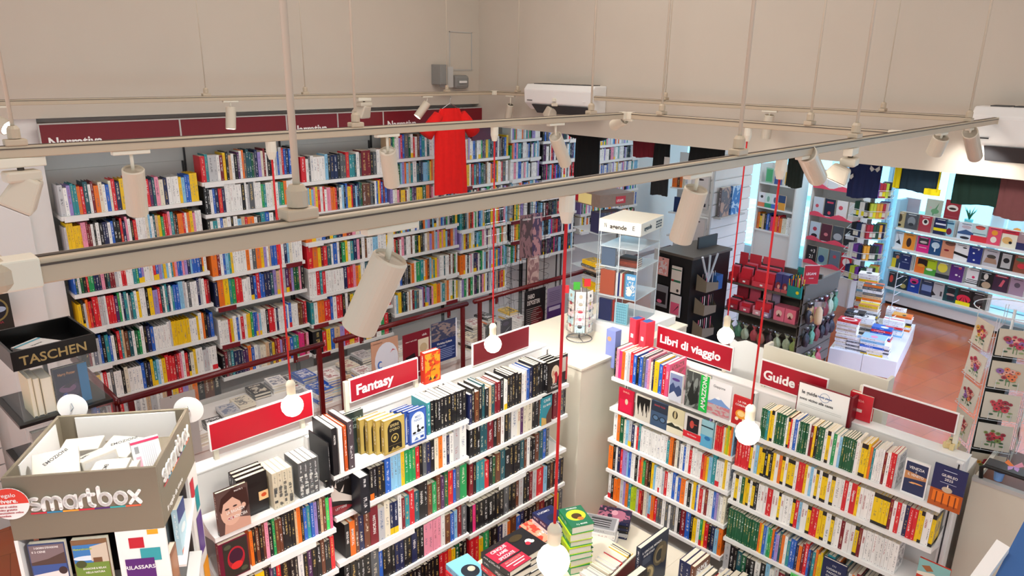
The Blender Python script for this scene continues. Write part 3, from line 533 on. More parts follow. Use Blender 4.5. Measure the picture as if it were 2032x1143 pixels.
# large books standing out between the left and the middle part
for px,T,Hh,c,lab,tx in ((656,.006,.26,'k','thin black book standing beside the dark spine set',''),(663,.030,.27,'#16171c','tall black book with gold window on its cover','MOSTRI'),(676,.022,.26,'w','tall white book between a black and an orange book',''),(686,.016,.26,'#c8541c','tall orange book left of the big grey purple one',''),(694,.034,.275,'#4c4148','big grey purple book standing out of the top fantasy shelf','')):
    bigbook(px,1 if px>661 else 0,0,T,Hh,.19,c,lab,tx,prot=.0)
ff('b','dark green book with grey title leaning behind the grey purple book',708,1,0,.13,.25,.02,'#20302c',[('t','UCCIDA',.5,.78,.12,'#8fa59c'),('t','L\'INIZIO',.5,.62,.12,'#8fa59c'),('c',.75,.3,.12,.1,'#c8b870')],dy=.12)
for i in range(4):
    ff('b',['gold framed book with compass and arch, front of four','second gold book behind the compass cover','third gold book behind the compass cover','rearmost of the four gold books'][i],762-9*i,1,0,.135,.205,.03,'#b39a4e',[('r',.03,.03,.97,.97,'#c2a95a'),('a',.16,.06,.84,.93,'#15130f'),('t','SFERE',.5,.76,.115,'#cbb77a'),('t','D\'ORO',.5,.64,.1,'#cbb77a'),('c',.5,.42,.19,.13,'#b8a055'),('c',.5,.42,.15,.1,'#15130f'),('c',.5,.42,.07,.05,'#b8a055'),('r',.2,.22,.8,.225,'#b8a055'),('p',[(.3,.08),(.4,.18),(.5,.08)],'#a8924f'),('p',[(.45,.08),(.6,.16),(.75,.08)],'#a8924f')],dy=-.01+.033*i,grp='gold books with compass covers' if 0 else None)
    ff('b',['blue and white arched cover, front of four','second blue book behind the white arch','third blue book behind the white arch','rearmost of the four blue books'][i],810-6*i,1,0,.118,.205,.02,'#2a4a9c',[('r',.04,.03,.96,.97,'#3a62b8'),('a',.12,.06,.88,.93,'#dfeaf6'),('t','MISS',.5,.76,.1,'#7f93b8'),('t','NASH',.5,.66,.1,'#7f93b8'),('c',.5,.5,.06,.05,'k'),('p',[(.45,.36),(.5,.52),(.57,.36)],'k'),('c',.28,.33,.1,.035,'k'),('c',.55,.36,.12,.04,'k'),('c',.76,.4,.09,.035,'k'),('r',.14,.27,.86,.28,'#3a62b8'),('p',[(.25,.1),(.4,.2),(.52,.1)],'#5f7cbc'),('r',.62,.12,.82,.19,'#2a4a9c')],dy=-.015+.024*i)
fseg(1,0,851,0,"tkkkkkkkkkkk",.2,hv=.004)
fseg(2,0,931,1086,"nkBkTkdTRRkw1kkkkkwwbnkkkkk",.215)
ff('b','black book with drawn couple, front of four at the right end',1084,2,0,.13,.215,.025,'#151214',[('r',.0,0,1,1,'#17130f'),('c',.55,.62,.3,.24,'#e6d6b8'),('c',.4,.6,.1,.1,'#d8a080'),('c',.6,.45,.14,.2,'#b02030'),('c',.45,.4,.1,.15,'#e8c8a8'),('t','Twin',.5,.2,.1,'w'),('t','Truths',.5,.1,.12,'w')],dy=-.01)
for i in range(3): cover_book('cover_out_book','black book stacked behind the drawn couple, %s of three'%['nearest','middle','last'][i],'book',FACE((colX(1084,FY,1.31)+.002,FY+.05+.03*i,1.31),X_,Y_),.13,.213,.02,'#17171a',[('r',.1,.1,.9,.9,'#101012')])
ff('b','grey paper faced black book partly behind the red cord',1108,2,0,.12,.21,.02,'#2a2a2c',[('r',.12,.42,.85,.92,'#cfcabd'),('r',.85,.1,1,.9,'#c04040'),('r',.2,.1,.5,.3,'#1a1a1c')],dy=.03)
# second row
ff('b','black cover with a pale reaching hand and dark red cloth',655,1,1,.16,.225,.02,'#121212',[('p',[(.15,.62),(.3,.75),(.45,.6),(1,.32),(1,.2),(.5,.35),(.2,.42)],'#d9cfc4'),('p',[(.2,.74),(.24,.86),(.28,.72)],'#d9cfc4'),('p',[(.3,.76),(.36,.88),(.38,.72)],'#d9cfc4'),('p',[(.5,.58),(.66,.74),(.6,.56)],'#d9cfc4'),('p',[(.1,.3),(.6,.22),(1,.1),(.5,0),(.2,.05)],'#7a1420'),('t','CINICHIE',.6,.86,.09,'#9c9c9c'),('t','LETTERE',.5,.14,.08,'#b8b8b8')],dy=.02)
bigbook(703,1,1,.055,.225,.16,'#141a24','wide dark blue book with teal creature on its cover','')
fseg(1,1,738,0,"k4kkkb^sssyeeerkGnk(EI FURIOSI)cownwg^w^")
fseg(2,1,931,1078,"kkkTTR^k(WILDWOOD)BwkGw^c(SOLANA)Pcc^kkB")
ff('b','teal cover with rocky coast and handwritten white title',1074,2,1,.10,.215,.03,'#2a8fa0',[('p',[(.3,0),(1,0),(1,.6),(.7,.45),(.5,.3)],'#5a3a30'),('p',[(0,0),(.5,0),(.45,.2),(0,.3)],'#d8b060'),('t','CASE',.5,.78,.13,'w'),('t','SUL MARE',.5,.62,.1,'w','CENTER',.8)],dy=.0)
fseg(2,1,1100,1128,"R^TGk")
# third row
ff("b","dark red ornate cover with red oval on the second left shelf",440,0,1,.14,.205,.03,"#6a1430",[("r",.14,.03,.97,.97,"#2c2c28"),("c",.56,.5,.3,.3,"#b02030"),("c",.56,.55,.24,.2,"#3c1830"),("c",.56,.3,.2,.1,"#d83030"),("c",.3,.85,.12,.06,"#4c5440"),("c",.8,.15,.12,.06,"#4c5440")],dy=-.005)
fseg(0,1,503,0,"okBkBpkeBBkkkkdokbtbvkdBzq",.2)
fseg(0,2,448,0,"okRkBRky^kPTrk^kkwkPkkBkkr",.2); fseg(0,3,460,0,rnd(24,'kkRBnGo'),.2)
fseg(1,2,690,0,"k(ISOLE NEI)o(IMMORTAL)BnBR^(MISTBORN)g^cn1n1wRtrTk(NARNIA)kB^eBPErbGe^",.222)
fseg(2,2,932,1085,"Rkttr2kEBTk(BUIO)kkkTBwkkBTb")
boxset(1072,2,2,4,.10,.22,.14,'#22241f','set of dark green spines at the right end of the third shelf',True)
fseg(1,3,690,0,"kkkkkG^bkkknnkkn(HENA)kkppppwBbsRG^",.215); fseg(2,3,932,0,"kmkkkk(BASTION)kkkG^kkBgkkRgr^skBknk",.21,hv=.012)
fseg(1,4,700,0,"kkkkkkwkkokkkkkkkkkkkrroyEkk",.2); fseg(2,4,935,0,"rryekknwoBbnkkkBRkkyG",.2)
ff('b','pale cover with a galloping brown horse at the right end of a shelf',1090,2,3,.12,.19,.02,'#d9cdb4',[('c',.4,.68,.2,.07,'#5a3018'),('p',[(.2,.7),(.1,.55),(.16,.55),(.28,.66)],'#5a3018'),('p',[(.55,.7),(.75,.84),(.8,.78),(.62,.66)],'#5a3018'),('t','Presagio',.5,.25,.1,'#b05030')],dy=-.012) if 0 else None
# things on top and signs on posts
def rsign(lab,p,plane,val,txt=None,size=.1,offx=.03,col='signred',post=(.05,.9),zb=None,zt=1.515,bold=.03,dy=.06):
    """p: top-left, top-right, bottom-right, bottom-left of the red board in the photo"""
    f=onY if plane=='y' else onX; q=[f(x,y,val) for x,y in p]; a=(q[0]+q[3])/2; c=(q[1]+q[2])/2; d=c-a; L=math.hypot(d.x,d.y); z0=(q[2].z+q[3].z)/2; z1=(q[0].z+q[1].z)/2
    t=thing('category_sign',lab,'sign',(a.x,a.y,0),0 if plane=='y' else -PI/2,'red category signs on posts')
    MB().box(-.004,-.004,z0-.004,L+.004,.008,z1+.004).build('board','letter',t,bev=.001); box('board_face',col,.003,-.0052,z0+.003,L-.003,-.0042,z1-.003,t)
    for k in post: x=L*k; box('post','cream',x-.012,.008,zt,x+.012,.03,z1-.01,t,.002)
    if txt: text(txt,size,'letter',t,faceY(offx,-.006,z0+dy),bold=bold)
    return t
rsign('blank bright red sign on two posts behind a glowing bulb',[(414,847),(619,771),(619,828),(418,891)],'y',3.24,col=mat('sign_bright_red','#c01027',.4),zt=1.515)
rsign('red sign lettered Fantasy on white posts',[(693,748),(828,716),(828,757),(695,793)],'y',3.24,'Fantasy',.085,.035,dy=.035,post=(-.03,1.0))
rsign('blank red sign hung beneath the middle glowing bulb',[(938,686),(1049,644),(1049,683),(938,730)],'y',3.24,col='signwine')
x=colX(842,3.25,1.515); c=cover_book('standing_book','thick red and gold hardback standing on top of the fantasy bookcase','book',FACE((x,3.285,1.515),X_,Y_),.125,.205,.04,'#c22a14',[('n',.04,.04,.96,.96,'#d83c12','#f0a020'),('t','THE',.5,.82,.085,'#3a0d08'),('t','BOOK OF',.5,.68,.085,'#3a0d08','CENTER',.85),('t','LOVE',.5,.55,.085,'#3a0d08'),('t','K.LINK',.5,.38,.085,'#3a0d08','CENTER',.9),('c',.45,.16,.2,.07,'#f0a81c'),('p',[(.25,.1),(.35,.24),(.45,.1)],'#241008'),('p',[(.5,.1),(.62,.2),(.7,.1)],'#241008')])
# ---------------------------------------------------------------- travel bookcases
TX=3.85; TB=4.08; nY=Vector((0,-1,0))
lz=[1.284,1.045,.795,.545,.30]; gz=[1.25,1.0,.753,.47,.22]; LY0,LY1,GY1=2.86,1.88,.72
tT=gondola('gondola_bookcase','white bookcase of travel books and guides at the lower right',(TB,LY0,0),-PI/2,LY0-GY1,[0,LY0-LY1,LY0-GY1],TX-TB,1.45,[(0,LY0-LY1,z) for z in lz]+[(LY0-LY1,LY0-GY1,z) for z in gz])
def tseg(case,ri,px0,px1,s,hgt=.195,**k):
    z=(lz if case=='l' else gz)[ri]; lo,hi=((LY1+.012,LY0-.01) if case=='l' else (GY1+.012,LY1-.012)); y0=min(hi,colY(px0,TX,z)) if px0 else hi; y1=max(lo,colY(px1,TX,z)) if px1 else lo
    row(s,(TX,y0,z),nY,X_,y0-y1,hgt,'n','%s shelf of the %s'%(ORD[ri],'left travel bookcase' if case=='l' else 'guide bookcase'),'books on the travel bookcases',kind='travel_book' if case=='l' else 'travel_guide',labelk='book' if case=='l' else 'guide',**k)
def tf(lab,px,case,ri,W,Hh,T,col,spec,dy=.03,ink='#ffffff',dz=0):
    z=(lz if case=='l' else gz)[ri]; y=colY(px,TX,z); return cover_book('cover_out_book',lab,'book',FACE((TX+dy+T,y,z+dz),nY,X_),W,Hh,T,col,spec,ink)
tseg('l',0,1196,1322,"kp^mowgrb^kbGvpcny^brq(COREA)",.22,hv=.015,depth=.2,wide=1.4,hardp=.6)
tf('cover with misty blue mountain ink landscape left of the green spine',1327,'l',0,.10,.2,.02,'#e8eaf0',[('r',.05,.03,.97,.97,'#8f9cc0'),('p',[(.05,.5),(.3,.66),(.5,.5),(.75,.62),(.97,.48),(.97,.03),(.05,.03)],'#3c4c78'),('p',[(.05,.2),(.4,.36),(.7,.2),(.97,.3),(.97,.03),(.05,.03)],'#d8dce8'),('c',.5,.78,.3,.05,'#5a3c88')],dy=-.01)
tf('black and white jungle cover with vertical green title band',1358,'l',0,.165,.25,.03,'#7d8580',[('n',.0,.0,.62,1,'#8a918c','#1c201e'),('r',.64,0,1,1,'#12c44a'),('p',[(.1,.3),(.3,.8),(.4,.4),(.55,.7),(.6,.2),(.3,.05)],'#1f2422')],dy=-.005); 
o=bpy.data.objects['cover_out_book.'+max(n.name.split('.')[-1] for n in bpy.data.objects if n.name.startswith('cover_out_book.'))]
text('AMAZZONIA',.042,'letter',o,Fr((.15,.02,.0325),(0,1,0),(-1,0,0),(0,0,1)),bold=.02)
tf('white cover lettered Giappone with snowy mountain',1398,'l',0,.17,.235,.012,'#f2f2f4',[('t','Giappone',.5,.83,.1,'#5f6468','CENTER',.9),('p',[(0,.36),(.2,.42),(.5,.6),(.8,.44),(1,.36),(1,.2),(0,.2)],'#7ea4dc'),('p',[(.36,.52),(.5,.6),(.62,.53),(.5,.5)],'#ffffff'),('n',0,.03,1,.34,'#c8b8b8','#d06070')],dy=.0)
tf('red cover with orange tiger at the right end of the top shelf',1450,'l',0,.12,.19,.014,'#c02028',[('t','LA VIA',.5,.8,.1,'w'),('t','COREANA',.5,.68,.1,'w','CENTER',.95),('c',.5,.4,.3,.16,'#f0a030'),('c',.5,.42,.2,.1,'#f8d890'),('c',.3,.22,.1,.06,'#f8e8c8'),('c',.7,.22,.1,.06,'#f8e8c8')],dy=.0)
for px,w,c,lab,sp in ((1226,.135,'#c81838','pink red cover with small figure at the left end of the second shelf',[('t','SHAUL',.5,.85,.1,'#e8b8a0'),('r',.1,.06,.9,.55,'#e01848'),('c',.55,.5,.1,.12,'#d8c8a8')]),(1259,.135,'#d8d0c0','black and white cover with bare winter trees',[('p',[(.1,.95),(.95,.95),(.9,.4),(.8,.7),(.7,.3),(.6,.75),(.45,.3),(.3,.7),(.2,.3),(.1,.6)],'#15120f'),('r',.2,.2,.24,.9,'#15120f'),('r',.5,.2,.54,.9,'#15120f'),('r',.75,.2,.79,.9,'#15120f')]),(1290,.14,'#3f5674','slate blue cover with red lettered title and bicycle',[('r',0,.6,1,1,'#2a3444'),('t','GRAND TOUR',.5,.82,.09,'#c84848','CENTER',.8),('c',.3,.35,.2,.12,'#23303c'),('c',.72,.35,.2,.12,'#23303c'),('c',.3,.35,.14,.085,'#5a7898'),('c',.72,.35,.14,.085,'#5a7898')]),(1322,.135,'#e0d6ae','cream cover with hot air balloon over mountains',[('c',.45,.75,.16,.16,'#3a3228'),('c',.45,.75,.07,.15,'#c8b888'),('r',0,0,1,.42,'#efe8cc'),('p',[(0,.3),(.3,.42),(.5,.33),(.7,.36),(1,.28),(1,.24),(0,.24)],'#2f3428')]),(1355,.135,'#e6e2dc','grey cover with red dancer and red paper band',[('r',.16,.35,.84,.93,'#1d1c24'),('c',.45,.65,.12,.15,'#c84a40'),('r',.5,.66,.75,.69,'#c84a40'),('r',-.02,.1,1.02,.34,'#e02434'),('t','Da l\'Oceano',.5,.2,.08,'w','CENTER',.9)]),(1388,.09,'#9fd0dc','pale blue cover beside a violet spine',[('r',0,.75,1,.8,'#1f3c48'),('r',0,.0,1,.45,'#62b8e0'),('c',.6,.35,.25,.08,'#2a78b8')])):
    tf(lab,px,'l',1,w*.95,.185,.012,c,sp,dy=.0)
tseg('l',1,1400,1452,"vcwtwrrrrcylyos",.19)
tseg('l',2,1213,0,"w^oE^csg1nwrtwwwwwwwwwtoBcGwbwrwwwwroystw2wyw",.195); 
tseg('l',3,1203,0,"o^kwnrvvsbwwkwroe^Bkysww2wgrwwbwbo^wkwybwrwRwwbvgwc^",.2) ; tseg('l',4,1203,0,"w2ko^ogvotllgrRcgs2orGGwGwGGwkR^b^kywe2yrknso",.2)
L_=[]
tseg('g',0,1503,1772,"EEEtyYwEEEEwYrwbwEEEEwR(ISTRIA)ykEEwYw(SARDEGNA)ew(SICILIA)sEEEEEEwcYYyotwwwwRwrrg",.2,depth=.115,hardp=0,hv=.012)
tf('guide with Venice at dusk on a white framed cover',1783,'g',0,.118,.2,.015,'#f0efec',[('r',.06,.05,.94,.95,'#1c3058'),('p',[(.06,.45),(.94,.52),(.94,.62),(.06,.68)],'#c88a58'),('t','VENEZIA',.5,.76,.11,'w','CENTER',.85),('t','E',.5,.67,.07,'w'),('t','IL VENETO',.5,.56,.1,'w','CENTER',.8),('c',.6,.38,.25,.02,'#f0a860'),('c',.4,.36,.12,.015,'#e8b880')],dy=.02)
tf('dark blue guide with the glowing orange basilica at night',1838,'g',0,.15,.235,.012,'#16285a',[('r',0,0,1,.42,'#b8561c'),('c',.5,.46,.16,.07,'#c8b8a0'),('r',.48,.5,.52,.58,'#e8e0d0'),('r',.1,.12,.9,.38,'#f07a20'),('r',.2,.08,.24,.36,'#7a3010'),('r',.4,.08,.44,.36,'#7a3010'),('r',.6,.08,.64,.36,'#7a3010'),('r',.78,.08,.82,.36,'#7a3010'),('t','GIUBILEO',.5,.76,.085,'w','CENTER',.85),('t','2025',.5,.67,.085,'w'),('r',.3,.9,.7,.915,'#c8d0e0'),('r',.25,.61,.75,.62,'#c8d0e0')],dy=.012)
tseg('g',1,0,1852,"rrrrrYw(ISOLE EGEE)syYkYkyw(GRECIA)oYw(FRANCIA)YYwrryw(CRETA)sw(CROAZIA)YwYYw(FINLANDIA)Yw^wrwr^(Giappone)yw(GIORDANIA)w(GRAN CANYON)wwY^YYYRw(IRLANDA)rwnrryYw(LONDRA)wY",.19,depth=.115,hardp=0,hv=.004,thk=(.018,.026))
tseg('g',2,0,1772,"wYwEyYwYkww(NEW YORK)w(NORIMBERGA)r^w(NORVEGIA)w(OLANDA)Yw(PARIGI)w^wYrsw(POLONIA)w(PRAGA)YrryYw^YwwRw^(THAILANDIA)w(TURCHIA)YRw(UMBRIA)wwwwwwwww",.19,depth=.115,hardp=0,hv=.004,thk=(.018,.026))
tseg('g',3,0,1655,"EEEEEEEEEEEEoybseeobvTowtbbnoRrbntoyylettno",.2,depth=.115,hardp=0)
tf('navy cover lettered 111 luoghi di Padova',1626,'g',3,.135,.205,.02,'#15204e',[('t','111',.5,.82,.08,'w'),('t','LUOGHI DI',.5,.68,.09,'w','CENTER',.9),('t','PADOVA',.5,.56,.09,'w'),('t','CHE DEVI',.5,.44,.09,'w'),('t','PROPRIO',.5,.32,.09,'w'),('t','SCOPRIRE',.5,.2,.09,'w')],dy=-.01)
tseg('g',3,1662,1790,"tGwoRGTwkRbgsGokRTw",.17); tseg('g',4,0,1600,"gkkTEkkwkswgRkwsng",.19)
tf('red and teal guide cover with a drawn coastal road',1812,'g',2,.15,.165,.012,'#d8402c',[('r',0,.45,1,1,'#8fc4c0'),('p',[(.1,.75),(.35,.85),(.5,.7),(.3,.6)],'#a86a40'),('p',[(0,.5),(.5,.62),(1,.45),(1,.4),(0,.4)],'#f2ecd8'),('p',[(.4,.4),(.6,.6),(.7,.45),(.55,.35)],'#1c2420'),('r',.1,.18,.8,.22,'#f0d8c0')],dy=.02)
box('label_card','yel',LY0-1.08,TX-TB-.006,.72,LY0-.92,TX-TB-.004,.752,tT) if 0 else None
y=colY(1795,TX,.753); t=thing('shelf_note','yellow handwritten note reading MONDO on the shelf edge','note',(TX-.008,y,.70),-PI/2); box('note_paper','yel',0,-.0015,0,.115,0,.045,t); text('MONDO',.036,'black',t,faceY(.01,-.002,.01),sx=.85)
y=colY(1571,TX,.47); t=thing('shelf_note','green handwritten note on the lowest guide shelf edge','note',(TX-.008,y,.425),-PI/2); box('note_paper',mat('green_note','#5fd668',.6),0,-.0015,0,.09,0,.04,t); text('TOSCANA',.022,'black',t,faceY(.006,-.002,.012),sx=.8)
rsign('red sign lettered Libri di viaggio above the travel books',[(1306,646),(1455,690),(1451,737),(1303,689)],'x',4.15,'Libri di viaggio',.083,.025,zt=1.45,dy=.05)
rsign('red sign lettered Guide turistiche, partly behind a white notice',[(1512,713),(1640,752),(1640,800),(1508,765)],'x',4.13,'Guide turistiche',.085,.02,zt=1.45,dy=.045,post=(.04,.96))
rsign('blank dark red sign over the far right guides',[(1713,764),(1903,822),(1894,858),(1708,804)],'x',4.15,zt=1.45,col='signwine',post=(-.02,1.015))
t=thing('notice_stand','white notice in a red frame pointing to the guides by the till','sign',onX(1577,812,4.05),-PI/2)
a=onX(1580,812,4.05); c=onX(1680,833,4.05); W=a.y-c.y; Hn=.19; t.location=onX(1580,814,4.05)
k=thing; MB().box(-.006,-.004,-.006,W+.006,.006,Hn+.006).build('frame','signwine',t); box('sheet','letter',0,-.006,0,W,-.004,Hn,t); box('side_wing','signwine',W+.006,0,-.0,W+.02,.08,Hn,t)
text('le guide',.03,'dgrey',t,faceY(.02,-.007,.128),bold=.02); text('sono vicino alla cassa',.0235,'dgrey',t,faceY(.012,-.007,.088),bold=.02); text('lonely planet',.016,'bluep',t,faceY(.118,-.007,.133),bold=.02)
MB().tube([(.158+.028*math.cos(2*PI*j/20),-.0068,.138+.028*math.sin(2*PI*j/20)) for j in range(21)],.0011,4).build('logo_ring','bluep',t)
m=MB(); [m.box(.015,-.0068,.06-.01*i,W-.03,-.006,.061-.01*i) for i in range(2)]; m.build('small_print','grey',t)
t=cover_book('standing_book','red boxed book standing behind the white sign post','book',FACE((4.16,onX(1684,826,4.16).y,1.452),nY,X_),.13,.16,.035,'#d02030',[('t','GUIDA',.4,.7,.12,'#f0b0a8'),('r',.1,.3,.6,.42,'#f0d0c8')]) 
# red boxes on the travel bookcase
for i,(px,py,h,w_,lab) in enumerate(((1262,712,.19,.06,'left upright red and pink gift box on top of the travel books'),(1282,718,.19,.06,'right upright red and pink gift box beside the sign'))):
    o=onX(px-10,py-34,4.06+.0); t=thing('gift_box',lab,'box',(4.03,o.y,1.44+.055),-PI/2-.15); box('carton',mat('coral_card','#f03c50',.45),0,0,0,w_,.09,h,t,.002); box('window','bluep',.006,.01,h-.001,w_-.006,.08,h+.0008,t); box('price_tag','letter',.018,-.001,.05,.042,0,.08,t); box('side_window','dgrey',-.001,.02,.03,0,.06,.14,t)
t=thing('gift_box','red and pink gift box lying under two upright ones','box',(4.02,onX(1262,700,4.05).y+.0,1.44),-PI/2-.15); box('carton',bpy.data.materials['coral_card'],0,0,0,.26,.1,.053,t,.002); box('price_tag','letter',.13,-.001,.012,.16,0,.036,t)
t=thing('cream_carton','small lavender carton standing at the left end behind the travel books','box',(4.0,colY(1203,4.0,1.5),1.46),-PI/2); box('carton',mat('lavender_card','#8d9ad8',.5),0,0,-.19,.085,.07,.1,t,.002); MB().tube([(.03,-.001,.03),(.03,0,.03)],.018,16).build('orange_dot',mat('peach_print','#e8a878',.6),t)
# ---------------------------------------------------------------- piles of lying books
def pile(loc,rz,n,W,Hh,T,cols,where,grp,top=None,jit=.008,spine='x',title=None,hard=True,tlab=None):
    """books lying on top of one another; every book its own object"""
    z=loc[2]; cols=list(cols)
    for i in range(n):
        t=T*random.uniform(.85,1.15) if len(set(cols))>1 else T; c=cols[i%len(cols)]; a=rz+random.uniform(-.05,.05); w=W*random.uniform(.96,1.0); h=Hh*random.uniform(.96,1.0)
        b=MB(); last=i==n-1; book_geo(b,w,h,t-.0006,rgb(c),lin(inkfor(c)),'',None,hard,'',cflag=0 if (last and top) else 1,pages=False)
        m=Matrix.Translation((loc[0]+random.uniform(-jit,jit),loc[1]+random.uniform(-jit,jit),z))@Matrix.Rotation(a,4,'Z')@Matrix.Translation((-w/2,-h/2,0))
        o=b.build('piled_book',PRINT,mw=m); p=MB(); page_geo(p,w,h,t-.0006,hard); p.build('page_block','paper',o)
        if last and top: art(o,Matrix.Translation((0,0,t)),w,h,top)
        z+=t
        nm=CN.get(c,'printed')
        k=n-1-i
        lab=(tlab or '%s book on top of the %s'%(nm,where)) if last else '%s book, %s from top, %s'%(nm,NUM[k],where)
        tag(o,lab[:150],'book',grp)
    return z
# ---------------------------------------------------------------- low table in front of the wall shelves
t=thing('display_table','long white display table running under the wall shelves behind the railing','table',(1.6,5.15,0)); TZ=.56
box('table_top','white',0,0,TZ-.04,3.85,.72,TZ,t,.004); box('fascia','white',0.0,.02,.30,3.85,.05,TZ-.04,t); box('base','wood',.05,.40,0,3.8,.80,.52,t) ; box('sloped_back','lgrey',0,.70,.1,3.85,.73,.60,t)
G='books piled on the table behind the railing'
spots=[(395,868,4,'wcw','pile left of the black tray','gw'),(428,838,3,'kGk','dark pile nearest the blank red sign',''),(455,812,2,'kg','second dark pile behind the blank red sign',''),(482,795,2,'Bc','pile with a brown top book',''),(510,772,2,'kk','black pile left of the bulb',''),(545,752,3,'wgw','pale pile just left of the bulb',''),(575,742,2,'rG','pile topped by a red book with green picture',''),(604,742,4,'bwb','blue and white pile right of the bulb',''),(598,775,3,'wsw','white pile under the bulb',''),(655,742,7,'bwswb','tall blue and white stack between railing posts',''),(640,772,5,'wbw','white stack behind the left post',''),(690,722,4,'cwG','pile of picture covered books right of the post',''),(712,700,3,'kkg','black pile beyond the picture books',''),(722,735,4,'cbdw','pile with bright blue magazine',''),(700,760,4,'dwc','cream magazine pile',''),(780,690,3,'wg','pale pile behind the profile poster',''),(870,640,3,'gwR','pile seen over the blue poster',''),(905,640,5,'wgw','white pile right of the blue poster',''),(935,615,4,'kow','orange topped pile beside double post',''),(938,640,6,'kwkw','black and white stack beside double post',''),(940,668,6,'wckw','lower black and white stack by the double post',''),(1010,615,4,'yww','pile topped by a yellow and white book',''),(1033,630,6,'www','white stack left of the black poster','')]
for k,(x,y,n,c,wh,_) in enumerate(spots):
    T=.026; h=TZ+n*T; p=onZ(x,y,h); p.y=min(max(p.y,5.26),5.74); pile((p.x,p.y,TZ),random.uniform(-.12,.12),n,.15,.215,T,c,wh,G)
# small rack box standing on the table
for px,py,c,lab in ((975,660,'#0f1d16','upright black book with green and yellow flag emblem left of the black poster'),(1005,655,'#2a2438','upright dark book with white brush mark beside the flag cover')):
    p=onY(px,py,5.2); cover_book('standing_book',lab,'book',FACE((p.x-.07,5.22,TZ),X_,Y_),.15,.24,.02,c,[('p',[(.5,.75),(.8,.5),(.5,.25),(.2,.5)],'#e8c820'),('c',.5,.5,.12,.08,'#1c3c8c')] if 'flag emb' in lab else [('p',[(.1,.3),(.9,.65),(.5,.5)],'#e8e4e8'),('c',.6,.25,.3,.1,'#6a5c5c'),('c',.4,.8,.3,.1,'#4a3a5c')])
# ---------------------------------------------------------------- dark red railing with glass
RY,RZ=4.97,1.2
def rail(x0,x1,posts,lab,clamps,glass):
    t=thing('railing_section',lab,'railing',(x0,RY,0),group='dark red tubular railing sections')
    MB().tube([(0,0,RZ),(x1-x0,0,RZ)],.024,14).build('handrail','railred',t,smooth=True)
    for x in (0,x1-x0): MB().lathe([(.001,0),(.018,.004),(.024,.012),(.024,.02)] if x==0 else [(.024,0),(.018,.012),(.001,.016)],seg=14).build('end_cap','railred',t,mw=Fr((x-(.012 if x==0 else 0),0,RZ),(0,1,0),(0,0,1),(1,0,0)),smooth=True)
    for x in posts: MB().box(x-x0-.02,-.014,0,x-x0+.02,.014,RZ-.02).build('post','railred',t,bev=.004)
    for x in posts: MB().box(x-x0-.05,-.05,0,x-x0+.05,.05,.008).build('base_plate','railred',t)
    for x in clamps: b=MB(); b.box(x-x0-.016,-.012,RZ-.085,x-x0+.016,.002,RZ-.015); b.tube([(x-x0,-.022,RZ-.07),(x-x0,-.012,RZ-.07)],.006,8,m=1); b.build('glass_clamp',['railred','chrome'],t,bev=.002)
    for a,c in glass: box('glass_panel','pane',a-x0,.012,.12,c-x0,.02,RZ-.055,t)
    return t
def rx(px): return colX(px,RY,RZ)
rail(rx(236),rx(640),[rx(258),rx(632)],'left stretch of dark red railing crossing in front of the lowest wall shelves',[rx(334),rx(585)],[(rx(250),rx(622))])
rail(rx(664),rx(926),[rx(676),rx(918)],'middle stretch of dark red railing above the three upright posters',[rx(716),rx(890)],[(rx(690),rx(908))])
rail(rx(941),rx(1330),[rx(952),rx(1180)],'right stretch of dark red railing above the black and the purple poster',[rx(985)],[(rx(962),rx(1170))])
t=thing('railing_section','short dark red railing return beside the black display tower at left','railing',(rx(232),RY,0),group='dark red tubular railing sections')
MB().tube([(0,0,RZ),(0,1.0,RZ)],.024,14).build('handrail','railred',t,smooth=True); MB().tube([(0,.03,.0),(0,.03,RZ)],.024,12).build('post','railred',t,smooth=True); box('glass_panel','pane',-.004,.1,.12,.004,.95,RZ-.06,t)
def poster(lab,x0,x1,ztop,h,col,spec,th=.006,Y=RY-.016,nm='poster'):
    t=thing(nm,lab,'poster',(x0,Y,ztop-h)); w=x1-x0; key='poster_'+col.strip('#'); M.setdefault(key,mat(key,col,.45,vary=.02)); box('sheet',key,0,-th,0,w,0,h,t); art(t,faceY(0,-th,0),w,h,spec); return t
def pp(x,y): q=onY(x,y,RY-.02); return q
a=pp(736,688); c=pp(792,0); poster('pale brown poster with a white head in profile and a blue letter C',a.x,pp(790,690).x,pp(760,680).z+.03,.42,'#c99a80',[('c',.55,.52,.44,.4,'#dfe3ee'),('p',[(.85,.6),(1,.42),(.9,.4),(.92,.25),(.7,.15)],'#dfe3ee'),('c',.3,.45,.1,.09,'#4a78c8'),('c',.32,.45,.06,.055,'#dfe3ee'),('r',.34,.4,.44,.5,'#dfe3ee'),('p',[(.68,.66),(.78,.74),(.9,.7),(.78,.71)],'#c02838'),('t','INDOREL ESPOS',.5,.08,.09,'k','CENTER',.7),('t','IL CANDIDATO',.2,.93,.04,'#5a3828')])
poster('maroon event poster with two small pictures, next to the profile poster',pp(799,680).x,pp(853,680).x,pp(826,668).z+.045,.44,'#7d1428',[('r',.55,.45,.95,.82,'#e4d8bc'),('c',.75,.62,.14,.1,'#c8b48c'),('p',[(.08,.5),(.42,.56),(.5,.28),(.14,.22)],'#16121c'),('c',.3,.4,.07,.045,'#c02838'),('t','ubik.',.8,.88,.07,'w'),('t','sabato 5 aprile 2025',.3,.82,.035,'w'),('r',.08,.1,.6,.12,'#d8c0c4'),('r',.08,.05,.5,.07,'#d8c0c4')])
